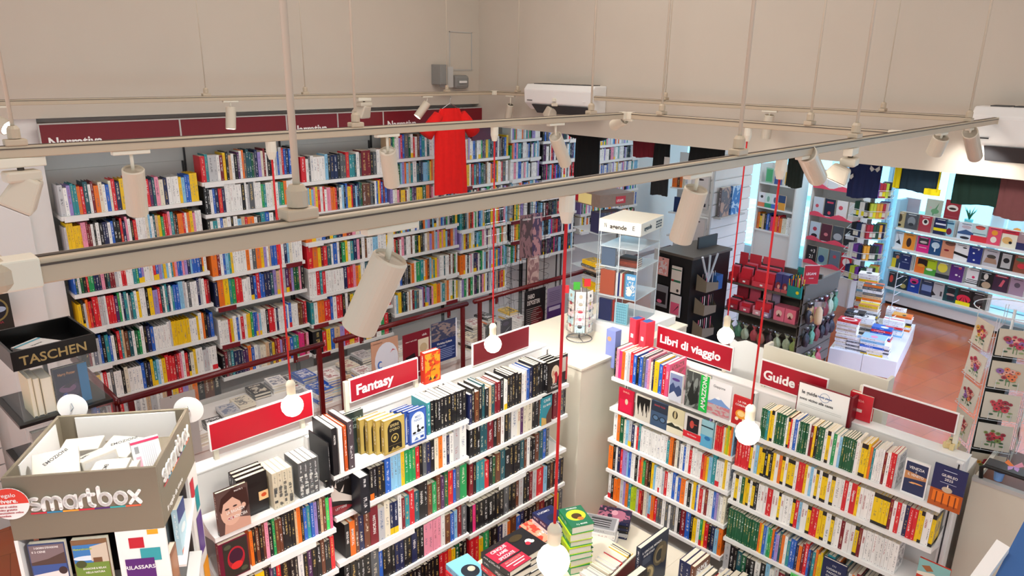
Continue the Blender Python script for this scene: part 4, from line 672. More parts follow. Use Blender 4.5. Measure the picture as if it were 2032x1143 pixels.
poster('blue poster lettered Workshop di pittura with a dark picture on top',pp(856,660).x,pp(906,650).x,pp(880,650).z+.065,.40,'#16306c',[('n',0,.55,1,1,'#3c4460','#a08c84'),('t','Workshop di pittura',.5,.44,.075,'w','CENTER',.72),('t','con Fabio Dolani',.38,.37,.045,'#c8d4f0','CENTER',.9)]+[('r',.08,.3-.045*i,.9-.1*(i%2),.315-.045*i,'#9cb0dc') for i in range(6)]+[('r',.95,0,1,1,'#e8ecf4')])
poster('tall black poster with condensed white title above dark red picture',pp(1041,600).x,pp(1082,590).x,pp(1060,590).z+.085,.56,'#141014',[('c',.6,.45,.3,.2,'#5a1418'),('c',.5,.3,.2,.1,'#7a1c20'),('t','FABIO',.3,.84,.12,'#e4dcd8','CENTER',.55),('t','DE\'POETERI',.42,.72,.12,'#e4dcd8','CENTER',.55)]+[('r',.08,.64-.04*i,.8-.12*(i%3),.648-.04*i,'#b8b0ac') for i in range(9)]+[('r',0,0,1,.1,'#c8ccd4'),('c',.3,.05,.04,.012,'k'),('c',.6,.05,.04,.012,'k')])
poster('purple and lilac notice poster partly behind the card spinner',pp(1086,600).x,pp(1116,590).x,pp(1100,580).z+.06,.42,'#8d7c9c',[('r',0,0,1,.52,'#4b2a6c'),('r',.1,.38,.85,.48,'#c8bcd4'),('c',.5,.12,.2,.08,'#2c1640')]+[('r',.1,.88-.05*i,.8,.89-.05*i,'#54406c') for i in range(6)])
poster('plain grey back of a notice hanging on the glass at left',pp(322,830).x,pp(388,790).x,pp(350,788).z+.02,.5,'#b4b1ae',[('r',.4,.62,.9,.625,'#d4d2d0')])
t=thing('waste_bin','dark red bin with black lid behind the railing below the purple poster','bin',onZ(1108,662,.55)); t.location.z=0
MB().lathe([(.13,0),(.16,.5),(.165,.52)],seg=24).build('body','signwine',t,smooth=False); MB().lathe([(.17,.52),(.175,.55),(.12,.57)],seg=24).build('lid','blackm',t)
# ---------------------------------------------------------------- black display tower with gold lettering
t=thing('display_tower','black display tower with gold lettered tray at the left edge','display stand',(.61,4.38,0),math.radians(3)); w,d=.415,.43
b=MB(); b.box(0,0,1.79,w,.012,1.90).box(0,d-.012,1.79,w,d,1.90).box(0,.012,1.79,.012,d-.012,1.90).box(w-.012,.012,1.79,w,d-.012,1.90).box(.012,.012,1.79,w-.012,d-.012,1.80); b.build('tray','black',t)
text('TASCHEN',.073,'gold',t,faceY(.035,-.001,1.815),bold=.015,ext=.0008,sx=1.02)
for k,z in enumerate((1.47,1.13,.79,.45)):
    box('shelf','black',-.03,-.03,z,w+.03,d+.03,z+.022,t,.003)
    b=MB(); b.box(.0,0,z+.022,w,.004,z+.32).box(w-.004,0,z+.022,w,d,z+.32).box(0,0,z+.022,.004,d,z+.32).box(w*.42,.004,z+.022,w*.42+.004,d,z+.32); b.build('clear_case','pane',t)
box('base','black',.02,.02,0,w-.02,d-.02,.45,t); box('core','black',w*.45,d*.5,.45,w*.5,d*.55,1.79,t)
Rt=Matrix.Translation((.61,4.38,0))@Matrix.Rotation(math.radians(3),4,'Z')
def tw(x,y,z,M4): return Rt@Matrix.Translation((x,y,z))@M4
FC=Fr((0,0,0),(1,0,0),(0,0,1),(0,-1,0)); SP=Fr((0,0,0),(0,1,0),(0,0,1),(1,0,0)); PG=Fr((0,0,0),(0,-1,0),(0,0,1),(-1,0,0))
for i,(x,T) in enumerate(((.055,.022),(.08,.03),(.115,.055))):
    b=MB(); book_geo(b,.17,.235-.01*i,T,lin('#d8c8a0'),lin('#000000'),'',None,True,'',pages=False,cflag=0); o=b.build('cased_book',PRINT,mw=tw(x+T,.19,1.492,PG)); p=MB(); page_geo(p,.17,.235-.01*i,T,True); p.build('page_block','paper',o); tag(o,['thin book showing its page edges at the left of the clear case','middle book showing its page edges in the clear case','thick pale book beside the dark cover in the clear case'][i],'book')
def cased(lab,x,y,z,W,Hh,T,col,spec): b=MB(); book_geo(b,W,Hh,T,lin(col),lin('#ffffff'),'',None,True,pages=False,cflag=0); o=b.build('cased_book',PRINT,mw=tw(x,y+T,z,FC)); p=MB(); page_geo(p,W,Hh,T,True); p.build('page_block','paper',o); art(o,Matrix.Translation((0,0,T)),W,Hh,spec); tag(o,lab,'book')
cased('dark blue picture book with orange title inside the black tower',.185,.05,1.492,.175,.235,.03,'#16203c',[('r',.72,0,1,1,'#1c6c9c'),('c',.3,.25,.14,.1,'#3c4c8c'),('c',.5,.4,.2,.2,'#3a3450'),('c',.35,.45,.25,.1,'#6a4a6c'),('p',[(.2,.5),(.6,.66),(.68,.6),(.4,.45)],'#2c2c3c'),('t','Harry Potter',.38,.8,.1,'#c89060','CENTER',.72)])
cased('red and violet picture book on the second shelf of the black tower',.24,.03,1.155,.16,.2,.03,'#7a2438',[('r',.0,.5,1,1,'#c83830'),('c',.5,.4,.3,.1,'#c8a030'),('r',0,0,1,.3,'#4a2c5c'),('t','Potter',.5,.75,.12,'#e8b040')])
cased('grey folder with black panel on the second shelf of the black tower',.03,.04,1.155,.15,.24,.04,'#8a847c',[('r',.5,.1,.95,.6,'#15151a'),('c',.2,.6,.1,.05,'#3c3430')])
pile((.80,4.60,1.80),.6,3,.17,.24,.012,'cgw','papers in the black tray','leaflets lying in the black tray',top=[('r',0,.1,1,.16,'#58b8d0'),('r',0,.86,1,.92,'#58b8d0'),('p',[(.3,.3),(.5,.45),(.45,.3)],'#c02838'),('t','Vania le',.5,.6,.09,'k')],hard=False,tlab='white and sky blue booklet lying in the black tray')
# slatted panel and a dark framed book left of the niche
t=thing('slatwall_panel','white slatted wall panel cut by the left edge','shelf panel',(.12,5.98,0.0)); b=MB()
for i in range(18): b.box(0,0,i*.13,.55,.02,i*.13+.118)
b.build('slats','wallw',t); box('groove_back','dgrey',0,.02,0,.55,.03,2.34,t)
p=onY(2,650,5.95); cover_book('cover_out_book','dark book with ornate blue and gold picture at the left edge above the tower','book',FACE((p.x-.12,5.96,p.z-.02),X_,Y_),.2,.26,.02,'#2a2620',[('c',.5,.6,.42,.34,'#8a7a48'),('c',.5,.6,.36,.29,'#1c1c28'),('c',.4,.55,.25,.1,'#6a86b8'),('c',.65,.6,.2,.08,'#a8b8d0'),('c',.5,.72,.08,.06,'#e8dcc0'),('t','HELTIA',.5,.2,.1,'#a03040')])
box('book_ledge','wallw',p.x-.15,5.93,p.z-.035,p.x+.12,5.98,p.z-.022) if 0 else None
# ---------------------------------------------------------------- gift box stand in front
SA=math.radians(-34.5); SO=(.29,2.80,0); st=thing('gift_box_stand','taupe topped display stand with white lettering at the lower left','display stand',SO,SA); w,d=.505,.475; z1=2.0; z0=1.745
b=MB(); b.box(0,0,z0,w,.012,z1).box(0,d-.012,z0,w,d,z1).box(0,.012,z0,.012,d-.012,z1).box(w-.012,.012,z0,w,d-.012,z1); b.box(.012,.012,z1-.13,w-.012,d-.012,z1-.12); b.build('top_tray','taupe',st,bev=.002)
b=MB(); b.box(.0125,.1,z1-.12,.016,d-.06,z1-.01).box(.07,d-.017,z1-.12,w-.05,d-.0125,z1-.008).box(w-.016,.1,z1-.12,w-.0125,d-.08,z1-.01); b.build('white_liner','white',st)
def strokes(parent,paths,th,depth,mw,mt,name):
    b=MB()
    for P in paths:
        for k in range(len(P)-1):
            a=Vector((*P[k],0)); c=Vector((*P[k+1],0)); dd=(c-a); L=dd.length
            if L<1e-6: continue
            dd/=L; n=Vector((-dd.y,dd.x,0))*th/2; b.add([a-n,c-n,c+n,a+n]+[v+Vector((0,0,depth)) for v in (a-n,c-n,c+n,a+n)],[(3,2,1,0),(4,5,6,7),(0,1,5,4),(1,2,6,5),(2,3,7,6),(3,0,4,7)])
        for q in P: b.tube([(q[0],q[1],0),(q[0],q[1],depth)],th/2,10)
    b.build(name,mt,parent,mw=mw)
def arc(cx,cy,rx,ry,a0,a1,n=10): return [(cx+rx*math.cos(math.radians(a0+(a1-a0)*i/n)),cy+ry*math.sin(math.radians(a0+(a1-a0)*i/n))) for i in range(n+1)]
def smart(s):   # rounded sans letters drawn with one pen
    P=[]; x=0; h=.5
    P.append(arc(x+.2,.385,.17,.115,60,270,8)+arc(x+.2,.155,.17,.115,90,-120,8)); x+=.5
    P+= [[(x,0),(x,.32)]+arc(x+.15,.32,.15,.18,180,0,8)+[(x+.3,0)],[(x+.3,.32)]+arc(x+.45,.32,.15,.18,180,0,8)+[(x+.6,0)]]; x+=.75
    P+= [arc(x+.2,.25,.2,.25,0,360,16),[(x+.4,.5),(x+.4,0)]]; x+=.56
    P+= [[(x,0),(x,.3)]+arc(x+.2,.3,.2,.2,180,90,6)]; x+=.33
    P+= [[(x,.72),(x,.15)]+arc(x+.15,.15,.15,.15,180,270,5),[(x-.0,.5),(x+.18,.5)]]; x+=.36
    P+= [[(x,.78),(x,.25)]+arc(x+.2,.25,.2,.25,180,-180,16)]; x+=.56
    P+= [arc(x+.2,.25,.2,.25,0,360,16)]; x+=.54
    P+= [[(x,0),(x+.36,.5)],[(x,.5),(x+.36,0)]]; x+=.36
    return [[(a*s,c*s) for a,c in p] for p in P],x*s
def logo(parent,mw,s,name):
    P,L=smart(s); strokes(parent,P,.13*s,.006,mw,'letter',name)
    b=MB(); cs=['#c8283c','#1c86b0','#f0a030','#d0243c','#4c2470','#22a8a8','#e8603c']
    for i in range(7): b.add([(L*i/7,-.17*s,.003),(L*(i+1)/7,-.17*s,.003),(L*(i+1)/7,-.10*s,.003),(L*i/7,-.10*s,.003)],[(0,1,2,3)],0,(*lin(cs[i]),0))
    b.build('colour_stripe',PRINT,parent,mw=mw)
logo(st,faceY(.075,-.001,z1-.135)@Matrix.Rotation(.0,4,'Z'),.092,'front_lettering')
logo(st,Fr((w+.001,.05,z1-.10),(0,1,0),(0,0,1),(1,0,0)),.092,'side_lettering')
text('Il regalo da vivere',.03,'letter',st,Fr((w+.001,.06,z0+.03),(0,1,0),(0,0,1),(1,0,0)),name='side_slogan')
# round hanging signs on the tray
for x,y,r,lab,front in ((-.01,-.012,.062,'round white and red sticker cut by the left edge',1),(.05,d+.03,.058,'white round card clipped to the back left corner of the taupe tray',0),(w-.005,d+.02,.06,'white round card behind the back right corner of the taupe tray',0)):
    if front: tt=thing('round_card',lab,'card',Matrix.Translation(SO)@Matrix.Rotation(SA,4,'Z')@Vector((x+.03,y,z1-.095)),SA,'round cards on the gift box stand')
    else: tt=thing('round_card',lab,'card',Matrix.Translation(SO)@Matrix.Rotation(SA,4,'Z')@Vector((x,y,z1+(.02 if x<.1 else -.02))),SA,'round cards on the gift box stand')
    MB().tube([(0,0,0),(0,-.0025,0)],r,32).build('disc','letter',tt)
    if front:
        b=MB(); b.add([(r*math.cos(PI*j/12),-.0035,r*math.sin(PI*j/12)) for j in range(13)],[tuple(range(12,-1,-1))]); b.build('red_half',mat('sticker_red','#e03a28',.5),tt); text('regalo',.022,'letter',tt,faceY(-.03,-.0045,.028)); text('vivere.',.024,'letter',tt,faceY(-.035,-.0045,.005),bold=.02)
        for i in range(4): text(['2 anni di validita','cambio gratuito','prenotazione online','immediata'][i],.0105,'signred',tt,faceY(-.045,-.0045,-.014-.012*i))
    else: MB().tube([(0,-.006,.02),(.006,-.008,.0),(-.006,-.008,-.015)],.002,6).build('clip','chrome',tt)
SM=Matrix.Translation(SO)@Matrix.Rotation(SA,4,'Z')
def sbox(x,y,z,W,D,Hh,rz,rx,txt,lab,vert=False):
    t=thing('gift_carton',lab,'box',group='white gift cartons in the taupe tray',mw=SM@Matrix.Translation((x,y,z))@Matrix.Rotation(rz,4,'Z')@Matrix.Rotation(rx,4,'X'))
    b=MB(); b.box(-W/2,-D/2,0,W/2,D/2,Hh); b.build('carton',mat('carton_white','#c4c0b4',.5,vary=.03) if 'carton_white' not in bpy.data.materials else bpy.data.materials['carton_white'],t,bev=.003)
    MB().prism([(-W/2+.003,Hh*.3),(W/2-.003,Hh*.3),(W/2-.012,Hh*.75),(-W/2+.012,Hh*.75)],-D/2-.0008,-D/2).build('open_flap','lgrey',t)
    if txt: text(txt,.02,'dgrey',t,Fr((-.02,.03,Hh+.0006),(0,-1,0),(1,0,0),(0,0,1)) if vert else Fr((-.035,-.005,Hh+.0006),(.8,.6,0),(-.6,.8,0),(0,0,1)),bold=.01)
zt=z1-.119
sbox(.135,.33,zt,.14,.11,.06,.1,0,'','short cream carton at the back left of the tray'); sbox(.10,.10,zt,.16,.13,.03,-.15,0,'','flat carton underneath the tilted one'); sbox(.12,.14,zt+.055,.15,.13,.042,.35,.35,'EMOZIONI','tilted carton lettered EMOZIONI at the left front of the tray')
sbox(.225,.20,zt+.03,.13,.12,.045,.8,-.3,'BOX','tilted carton in the middle of the tray'); sbox(.29,.30,zt+.01,.13,.12,.05,-.3,.2,'EMOZIONI','carton leaning behind the middle one'); sbox(.31,.10,zt,.12,.14,.072,.05,0,'EMOZ','upright carton at the front of the tray, right of centre',True); sbox(.375,.19,zt,.04,.12,.055,0,0,'','narrow carton beside the pink and white box')
t=thing('gift_carton','white and pink barcoded box standing at the right of the tray','box',mw=SM@Matrix.Translation((.385,.15,zt+.005))@Matrix.Rotation(.5,4,'Z')@Matrix.Rotation(-.45,4,'X'),group='white gift cartons in the taupe tray')
box('carton','white',0,0,0,.1,.02,.13,t,.002); art(t,faceY(0,-.0003,0),.1,.13,[('r',.0,.88,1,.95,'#e8305c'),('r',.1,.1,.28,.5,'#f0a0b0'),('r',.1,.6,.25,.8,'#8a8a8c')]+[('r',.36+.07*i,.15,.385+.07*i,.8,'#c8c8d0') for i in range(7)])
# body of the stand
box('body_core','black',.03,.10,0,w-.03,d-.06,z0,st); b=MB(); b.box(w*.66,.0,.0,w-.0,.012,z0).box(w-.012,d*.72,.0,w,d,z0).box(0,.0,0,.012,.1,z0); b.build('white_side_panel','white',st)
art(st,faceY(w*.66,-.001,0),w*.34,z0,[('r',.64,.988,.86,1,'#f0a020'),('r',.25,.957,.55,.983,'#b8142c'),('r',.45,.923,.86,.955,'#1c98a0'),('r',.12,.878,.71,.931,'#4c1c70'),('t','RILASSARSI',.42,.905,.013,'w'),('r',.3,.8,.7,.84,'#e8603c'),('r',.1,.7,.5,.76,'#1c86b0')],'colour_squares')
art(st,Fr((w+.001,d*.72,0),(0,1,0),(0,0,1),(1,0,0)),d*.28,z0,[('r',.1,.93,.5,.98,'#c8283c'),('r',.5,.88,.9,.94,'#1c98a0'),('r',.3,.76,.9,.87,'#5a3c8c'),('r',.4,.62,1,.73,'#f0a020'),('r',.2,.5,.6,.57,'#c8283c'),('r',.5,.4,.95,.48,'#e8603c'),('r',.3,.3,.7,.36,'#1c86b0')],'colour_squares')
for k,z in enumerate((1.50,1.24,.98)):
    box('shelf','white',.012,.0,z,w*.66,.1,z+.01,st); MB().prism([(.12,z-.02),(.34,z+.14),(.34,z+.15),(.12,z-.01)],w-.05,w+.02,axis='x').build('slanted_tray','white',st)
def scover(lab,x,y,z,W,Hh,col,spec,side=False):
    m=SM@(Matrix.Translation((x,y,z))@FC if not side else Fr((x,y,z),(0,1,0),(0,0,1),(1,0,0))); return cover_book('gift_box_cover',lab,'box',m,W,Hh,.022,col,spec,hard=False)
scover('box cover with sea bay and dinner table, front left of the stand',.035,.028,1.515,.122,.205,'#31466e',[('r',.03,.5,.97,.97,'#7a6a6c'),('p',[(.03,.62),(.5,.68),(.97,.8),(.97,.5),(.03,.5)],'#4a3a34'),('r',.03,.36,.97,.56,'#2c5494'),('p',[(.03,.36),(.97,.44),(.97,.16),(.03,.16)],'#e4e0dc'),('c',.85,.42,.12,.08,'#2c2428'),('r',.0,0,1,.13,'#d0243c'),('r',.3,.14,.75,.22,'#f4f2ee'),('t','smartbox',.52,.16,.05,'#3a3a3c'),('t','3 GIORNI D\'EVASIONE',.5,.9,.055,'w','CENTER',.72),('t','E 2 CENE',.28,.82,.055,'w')])
scover('green box cover with mountain lodge and lawn on the stand',.178,.028,1.515,.122,.205,'#7a5a3c',[('r',.02,.5,.98,.9,'#2c78b8'),('c',.4,.62,.4,.05,'#d4e2ec'),('p',[(.5,.85),(.98,.92),(.98,.5),(.5,.55)],'#c8bca8'),('r',.55,.5,.8,.62,'#6a4a30'),('r',.02,.16,.98,.52,'#6a8c38'),('c',.2,.5,.15,.08,'#3a4a28'),('r',0,.02,1,.15,'#3a7c30'),('t','Naturalmente',.5,.05,.065,'w'),('t','EVASIONE & RELAX',.55,.38,.055,'w','CENTER',.8),('t','NELLA NATURA',.55,.3,.055,'w','CENTER',.8),('t','Naturalmente',.3,.8,.055,'l')])
scover('sky blue box cover in the side rack of the stand',w-.02,.15,1.50,.10,.22,'#b8d8e4',[('r',0,.7,1,1,'#1c3c7c'),('r',0,.0,1,.15,'#d87860'),('c',.5,.5,.3,.08,'#e8f2f4')],side=True); scover('brown box cover in the side rack of the stand',w-.03,.03,1.40,.09,.2,'#8a5a3c',[('r',.1,.3,.9,.9,'#a87450')],side=True)
# ---------------------------------------------------------------- tables and piles inside the L of bookcases
t=thing('display_table','low table with book piles in front of the fantasy bookcase at the bottom','table',(1.75,2.05,0)); box('table_top','cream',0,0,.46,1.50,.72,.5,t,.004); [box('leg','cream',x,y,0,x+.04,y+.04,.46,t) for x in (.02,1.44) for y in (.02,.62)]
G='books piled on the low table at the bottom'
def lp(px,py,n,T,c,where,top,tl,rz=-.05,W=.155,Hh=.22,zb=.5,G=G,jit=.006): q=onZ(px,py,zb+n*T); pile((q.x,q.y,zb),rz,n,W,Hh,T,c,where,G,top=top,tlab=tl,jit=jit)
lp(1004,1104,10,.04,'rkrkrrkrkk','stack of red and black books at the bottom',[('r',0,0,1,1,'#b01c3c'),('r',0,.34,1,.4,'#1c1418'),('r',0,.86,1,1,'#1c1418'),('t','CINQUE',.5,.74,.13,'w'),('t','LAME',.5,.59,.13,'w'),('t','SPEZZATE',.5,.43,.13,'w','CENTER',.85),('t','MAI RACCOLTE',.5,.24,.09,'#e0a090','CENTER',.8),('r',.1,.17,.9,.2,'w'),('r',.3,.08,.8,.11,'w')],'red and black cover with large white title, top of the nearest stack',W=.165)
lp(1042,1072,8,.042,'kwkwkwkk','stack with white flowers on its top cover',[('c',.6,.45,.14,.08,'w'),('c',.5,.38,.1,.07,'#c8283c'),('c',.7,.38,.1,.06,'#e8e0d0'),('c',.35,.75,.3,.12,'#3c3018')],'black cover with white and red flowers, top of its stack')
lp(930,1128,6,.035,'krskrs','stack with a sky blue top cover',[('r',0,0,1,1,'#7cc0e0'),('c',.5,.4,.35,.25,'#1c2430'),('c',.6,.45,.15,.1,'#e0c8b0')],'sky blue cover with dark haired figure at the bottom edge')
lp(1074,1052,5,.035,'rwror','stack with an orange red top cover',[('n',0,0,1,1,'#d8402c','#f0b090'),('t','LE BELVE',.5,.3,.12,'w')],'orange red cover beside the navy one on the low table')
lp(1098,1030,6,.04,'nwnnwn','stack with navy top cover lettered in white',[('t',"L'UOMO",.4,.8,.11,'w'),('t','CHE SI',.6,.2,.1,'w'),('c',.5,.5,.25,.15,'#141c3c')],'navy cover lettered in white behind the bulb holder',rz=-.12)
lp(1136,1052,5,.035,'EwEEE','stack with dark green landscape cover',[('c',.5,.6,.4,.25,'#3c6c4c'),('c',.6,.3,.2,.12,'#1c2c20')],'dark green cover next to the tall green stack',rz=-.2)
lp(1143,1026,7,.046,'elelele','tall green and yellow stack beside the column',[('r',0,0,1,1,'#1c6c4c'),('c',.5,.55,.42,.28,'#c8d030'),('c',.5,.5,.22,.15,'#4a3418'),('c',.6,.35,.14,.08,'#e87830'),('t','BRAMARD',.5,.88,.08,'w'),('t','F.J. MARE',.5,.06,.09,'w')],'green and yellow cover with animal, top of the tallest stack',rz=-.45,W=.15,Hh=.2,jit=.012)
SZ=.36
t=thing('display_table','cream table with the sport books in front of the travel bookcase','table',(2.45,.95,0)); box('table_top','cream',0,.0,SZ-.04,1.2,1.08,SZ,t,.004); box('table_top','cream',.85,1.08,SZ-.04,1.2,1.75,SZ,t,.004); [box('leg','cream',x,y,0,x+.04,y+.04,SZ-.04,t) for x in (.05,1.12) for y in (.02,1.0)]
lp(1192,1040,6,.03,'wgwgwg','stack of silver grey books beside the green stack',[('r',.06,.06,.94,.94,'#8a8c90'),('r',.2,.2,.8,.8,'#3a3c40'),('r',.3,.2,.34,.8,'#c8c8cc'),('r',.45,.2,.49,.8,'#c8c8cc'),('r',.6,.2,.64,.8,'#c8c8cc')],'silver framed cover with grey columns, top of its stack',rz=.5,zb=SZ,G='books piled on the sport table')
lp(1218,1020,6,.022,'ngknkn','stack with a dark pink and blue picture cover',[('n',0,0,1,1,'#241c3c','#c87890'),('c',.6,.5,.2,.1,'#d8a0b0')],'dark cover with pink and blue pictures near the corner column',rz=.5,zb=SZ,G='books piled on the sport table')
t=thing('divider_board','maroon divider board lettered Sport at the bottom centre','sign',(2.55,2.00,SZ),math.radians(6)); box('board','signwine',0,0,0,.62,.012,.24,t,.002); box('top_edge','cream',0,-.001,.24,.62,.013,.25,t); text('Sport',.1,'letter',t,faceY(.02,-.001,.12),bold=.025)
random.seed(21)
x=2.58
for i in range(22):
    T=random.uniform(.02,.036); c=random.choice('wkwrykwgkcwgw'); b=MB(); h=.2+random.uniform(-.015,.01); hd=i%2==0; book_geo(b,.14,h,T-.001,rgb(c),lin(inkfor(c)),'',None,hd,pages=False); o=b.build('upright_book',PRINT,mw=SPINE((x,2.06+(x-2.55)*.1,SZ),X_,Y_)); p=MB(); page_geo(p,.14,h,T-.001,hd); p.build('page_block','paper',o); x+=T
    tag(o,'%s book, %s from the left in the upright row behind the maroon board'%(CN[c],NUM[i]),'book','upright books behind the sport board')
b=MB(); b.box(2.72,1.84,SZ,3.28,1.99,SZ+.12); tag(b.build('riser_block','cream'),'cream riser block under the large sport books','riser')
cover_book('cover_out_book','large dark blue book with golden stone stadiums lettered in white','book',FACE((2.96,1.95,SZ+.12),X_,Y_)@Matrix.Rotation(.0,4,'Y'),.28,.33,.03,'#18263e',[('c',.30,.32,.26,.2,'#6c5f44'),('c',.3,.32,.22,.17,'#b8a474'),('c',.3,.34,.14,.1,'#7c6c48'),('c',.3,.34,.08,.05,'#3c3828'),('c',.72,.6,.25,.24,'#5c523c'),('c',.72,.58,.19,.17,'#8c7c5c'),('c',.7,.58,.12,.12,'#2c2c2c'),('c',.86,.55,.1,.2,'#6a5c44'),('t','IL GIRO DEL MONDO',.4,.85,.06,'w'),('t','IN 80 STADI',.3,.77,.06,'w')]+[('r',.08,.72-.025*i,.36,.725-.025*i,'#8c98ac') for i in range(5)])
cover_book('cover_out_book','yellow green football history book beside the big dark blue one','book',FACE((2.79,1.90,SZ+.10+.02),X_,Y_),.15,.25,.045,'#1c1c18',[('n',.04,.04,.96,.7,'#7a7a3c','#c8b04c'),('t','STORIA DEL',.5,.82,.09,'#e8d820','CENTER',.75),('t','CALCIO',.5,.68,.13,'#e8d820','CENTER',.85),('c',.5,.3,.3,.2,'#4c5c2c')])
y=1.82
for i in range(20):
    T=random.uniform(.022,.04); c='nnBwkrkbwwGnwkwrwkbw'[i]; b=MB(); h=.22+random.uniform(-.02,.03) if i>2 else .30; book_geo(b,.17,h,T-.001,rgb(c),lin(inkfor(c)),'',None,True,pages=False); o=b.build('upright_book',PRINT,mw=SPINE((3.22,y,SZ),nY,X_)); p=MB(); page_geo(p,.17,h,T-.001,True); p.build('page_block','paper',o); y-=T
    tag(o,'%s book, %s from the left in the row right of the stadium book'%(CN[c],NUM[i]),'book','upright books right of the stadium book')
t=thing('display_ledge','cream ledge along the foot of the guide bookcase','shelf',(3.66,.85,0)); box('ledge_board','cream',0,0,.0,.18,1.0,.02,t,.003)
y=1.82
for i in range(22):
    T=random.uniform(.028,.05); c='ggkkTRkwcwwkRwnkwwkbGw'[i]; b=MB(); h=.27+random.uniform(-.03,.03); 
    if y-T<.87: break
    book_geo(b,.16,h,T-.001,rgb(c),lin(inkfor(c)),'',None,True,pages=False); o=b.build('atlas',PRINT,mw=SPINE((3.67,y,.02),nY,X_)); p=MB(); page_geo(p,.16,h,T-.001,True); p.build('page_block','paper',o); y-=T
    tag(o,'%s large book, %s from the left on the ledge below the guides'%(CN[c],NUM[i]),'book','large books on the ledge below the guides')
# ---------------------------------------------------------------- desk at the right edge
t=thing('service_desk','cream sided desk with dark red top at the right edge','desk',(4.22,.68,0),-PI/2); box('side_panel','deskb',0,0,0,1.6,.03,1.30,t,.002); box('edge_strip','lgrey',.0,-.004,1.28,1.6,.034,1.302,t); box('desk_top','wood',.02,.03,1.22,1.6,.62,1.245,t); box('end_panel','deskb',0,.03,0,.02,.62,1.28,t)
t=thing('black_tray','black rounded tray frame with a clear blue cup at the desk corner','tray',(4.26,.665,1.303),-PI/2); pts=[(0,0,0),(0,.03,.02),(0,.03,.075),(.015,.04,.085),(.3,.10,.085),(.3,.10,.06)]; MB().tube([(0.02,-.02,.0),(.012,-.02,.06),(.03,-.02,.075),(.36,-.02,.078)],.011,8).build('rim','blackm',t,smooth=True); box('mat','dgrey',.02,-.015,.068,.4,.09,.08,t,.004); MB().lathe([(.02,0),(.026,.05),(.03,.055)],c=(.09,.02,0),seg=16).build('cup',mat('pale_blue_cup','#7fa8e0',.2),t)
t=thing('butterfly_clip','orange and lilac butterfly ornament on the black tray','ornament',onX(2012,925,4.24),-PI/2+.3)
for sx,c in ((-1,'#f08a4c'),(1,'#e8a0b8')):
    MB().prism([(0,0),(sx*.03,.03),(sx*.042,.01),(sx*.02,-.004)],-.002,.002).build('wing',mat('wing_%d'%sx,c,.5),t); MB().prism([(0,0),(sx*.026,-.008),(sx*.022,-.028),(sx*.004,-.018)],-.002,.002).build('wing',mat('lower_wing_%d'%sx,'#c8a8e0',.5),t)
t=thing('leaflet_holder','white holder with a blue sheet at the bottom right corner','holder',(0,0,0)); box('stand_column','white',.86,.02,0,.92,.08,2.73,t)
P=[onZ(x,y,2.75) for x,y in ((1978,1070),(2004,1086),(1950,1160),(1925,1143))]; P2=[onZ(x,y,2.74) for x,y in ((2034,1030),(2060,1160),(1966,1160))]
b=MB(); 
for nm,Q,mt_,z in (('white_strip',P,'letter',2.75),('blue_sheet',P2,'bluep',2.74)): n=len(Q); q=MB(); q.add([(v.x,v.y,z) for v in Q]+[(v.x,v.y,z-.01) for v in Q],[tuple(range(n)),tuple(range(2*n-1,n-1,-1))]+[(i,(i+1)%n,n+(i+1)%n,n+i) for i in range(n)]); q.build(nm,mt_,t)
# ---------------------------------------------------------------- corner counter and things on it
CZ=1.36
t=thing('corner_counter','white box counter in the corner between the two bookcases','counter',(3.66,2.98,0)); box('body','cream',0,0,0,1.35,.86,CZ-.02,t); box('counter_top','cream',-.004,-.004,CZ-.02,1.36,.87,CZ,t,.003); box('raised_step','white',.66,.08,CZ,1.30,.56,CZ+.07,t,.003)
def art_card(b,T4,w,h,c1,c2,style):
    b.add([(0,0,0),(w,0,0),(w,h,0),(0,h,0)],[(0,1,2,3)],0,(*lin(c1),1),(*lin(c2),random.random()),[[(.1,.14),(.9,.14),(.9,.7),(.1,.7)]],T=T4); b.add([(0,0,-.001),(w,0,-.001),(w,h,-.001),(0,h,-.001)],[(3,2,1,0)],0,(.85,.83,.78,0),T=T4)
def card(lab,grp,M4,w,h,c1,c2,extra=None):
    b=MB(); book_geo(b,w,h,.003,lin(c1),lin(c2),pages=False,cflag=0 if extra else 1); o=b.build('greeting_card',PRINT,mw=M4)
    if extra: art(o,Matrix.Translation((0,0,.003)),w,h,extra)
    tag(o,lab,'card',grp); return o
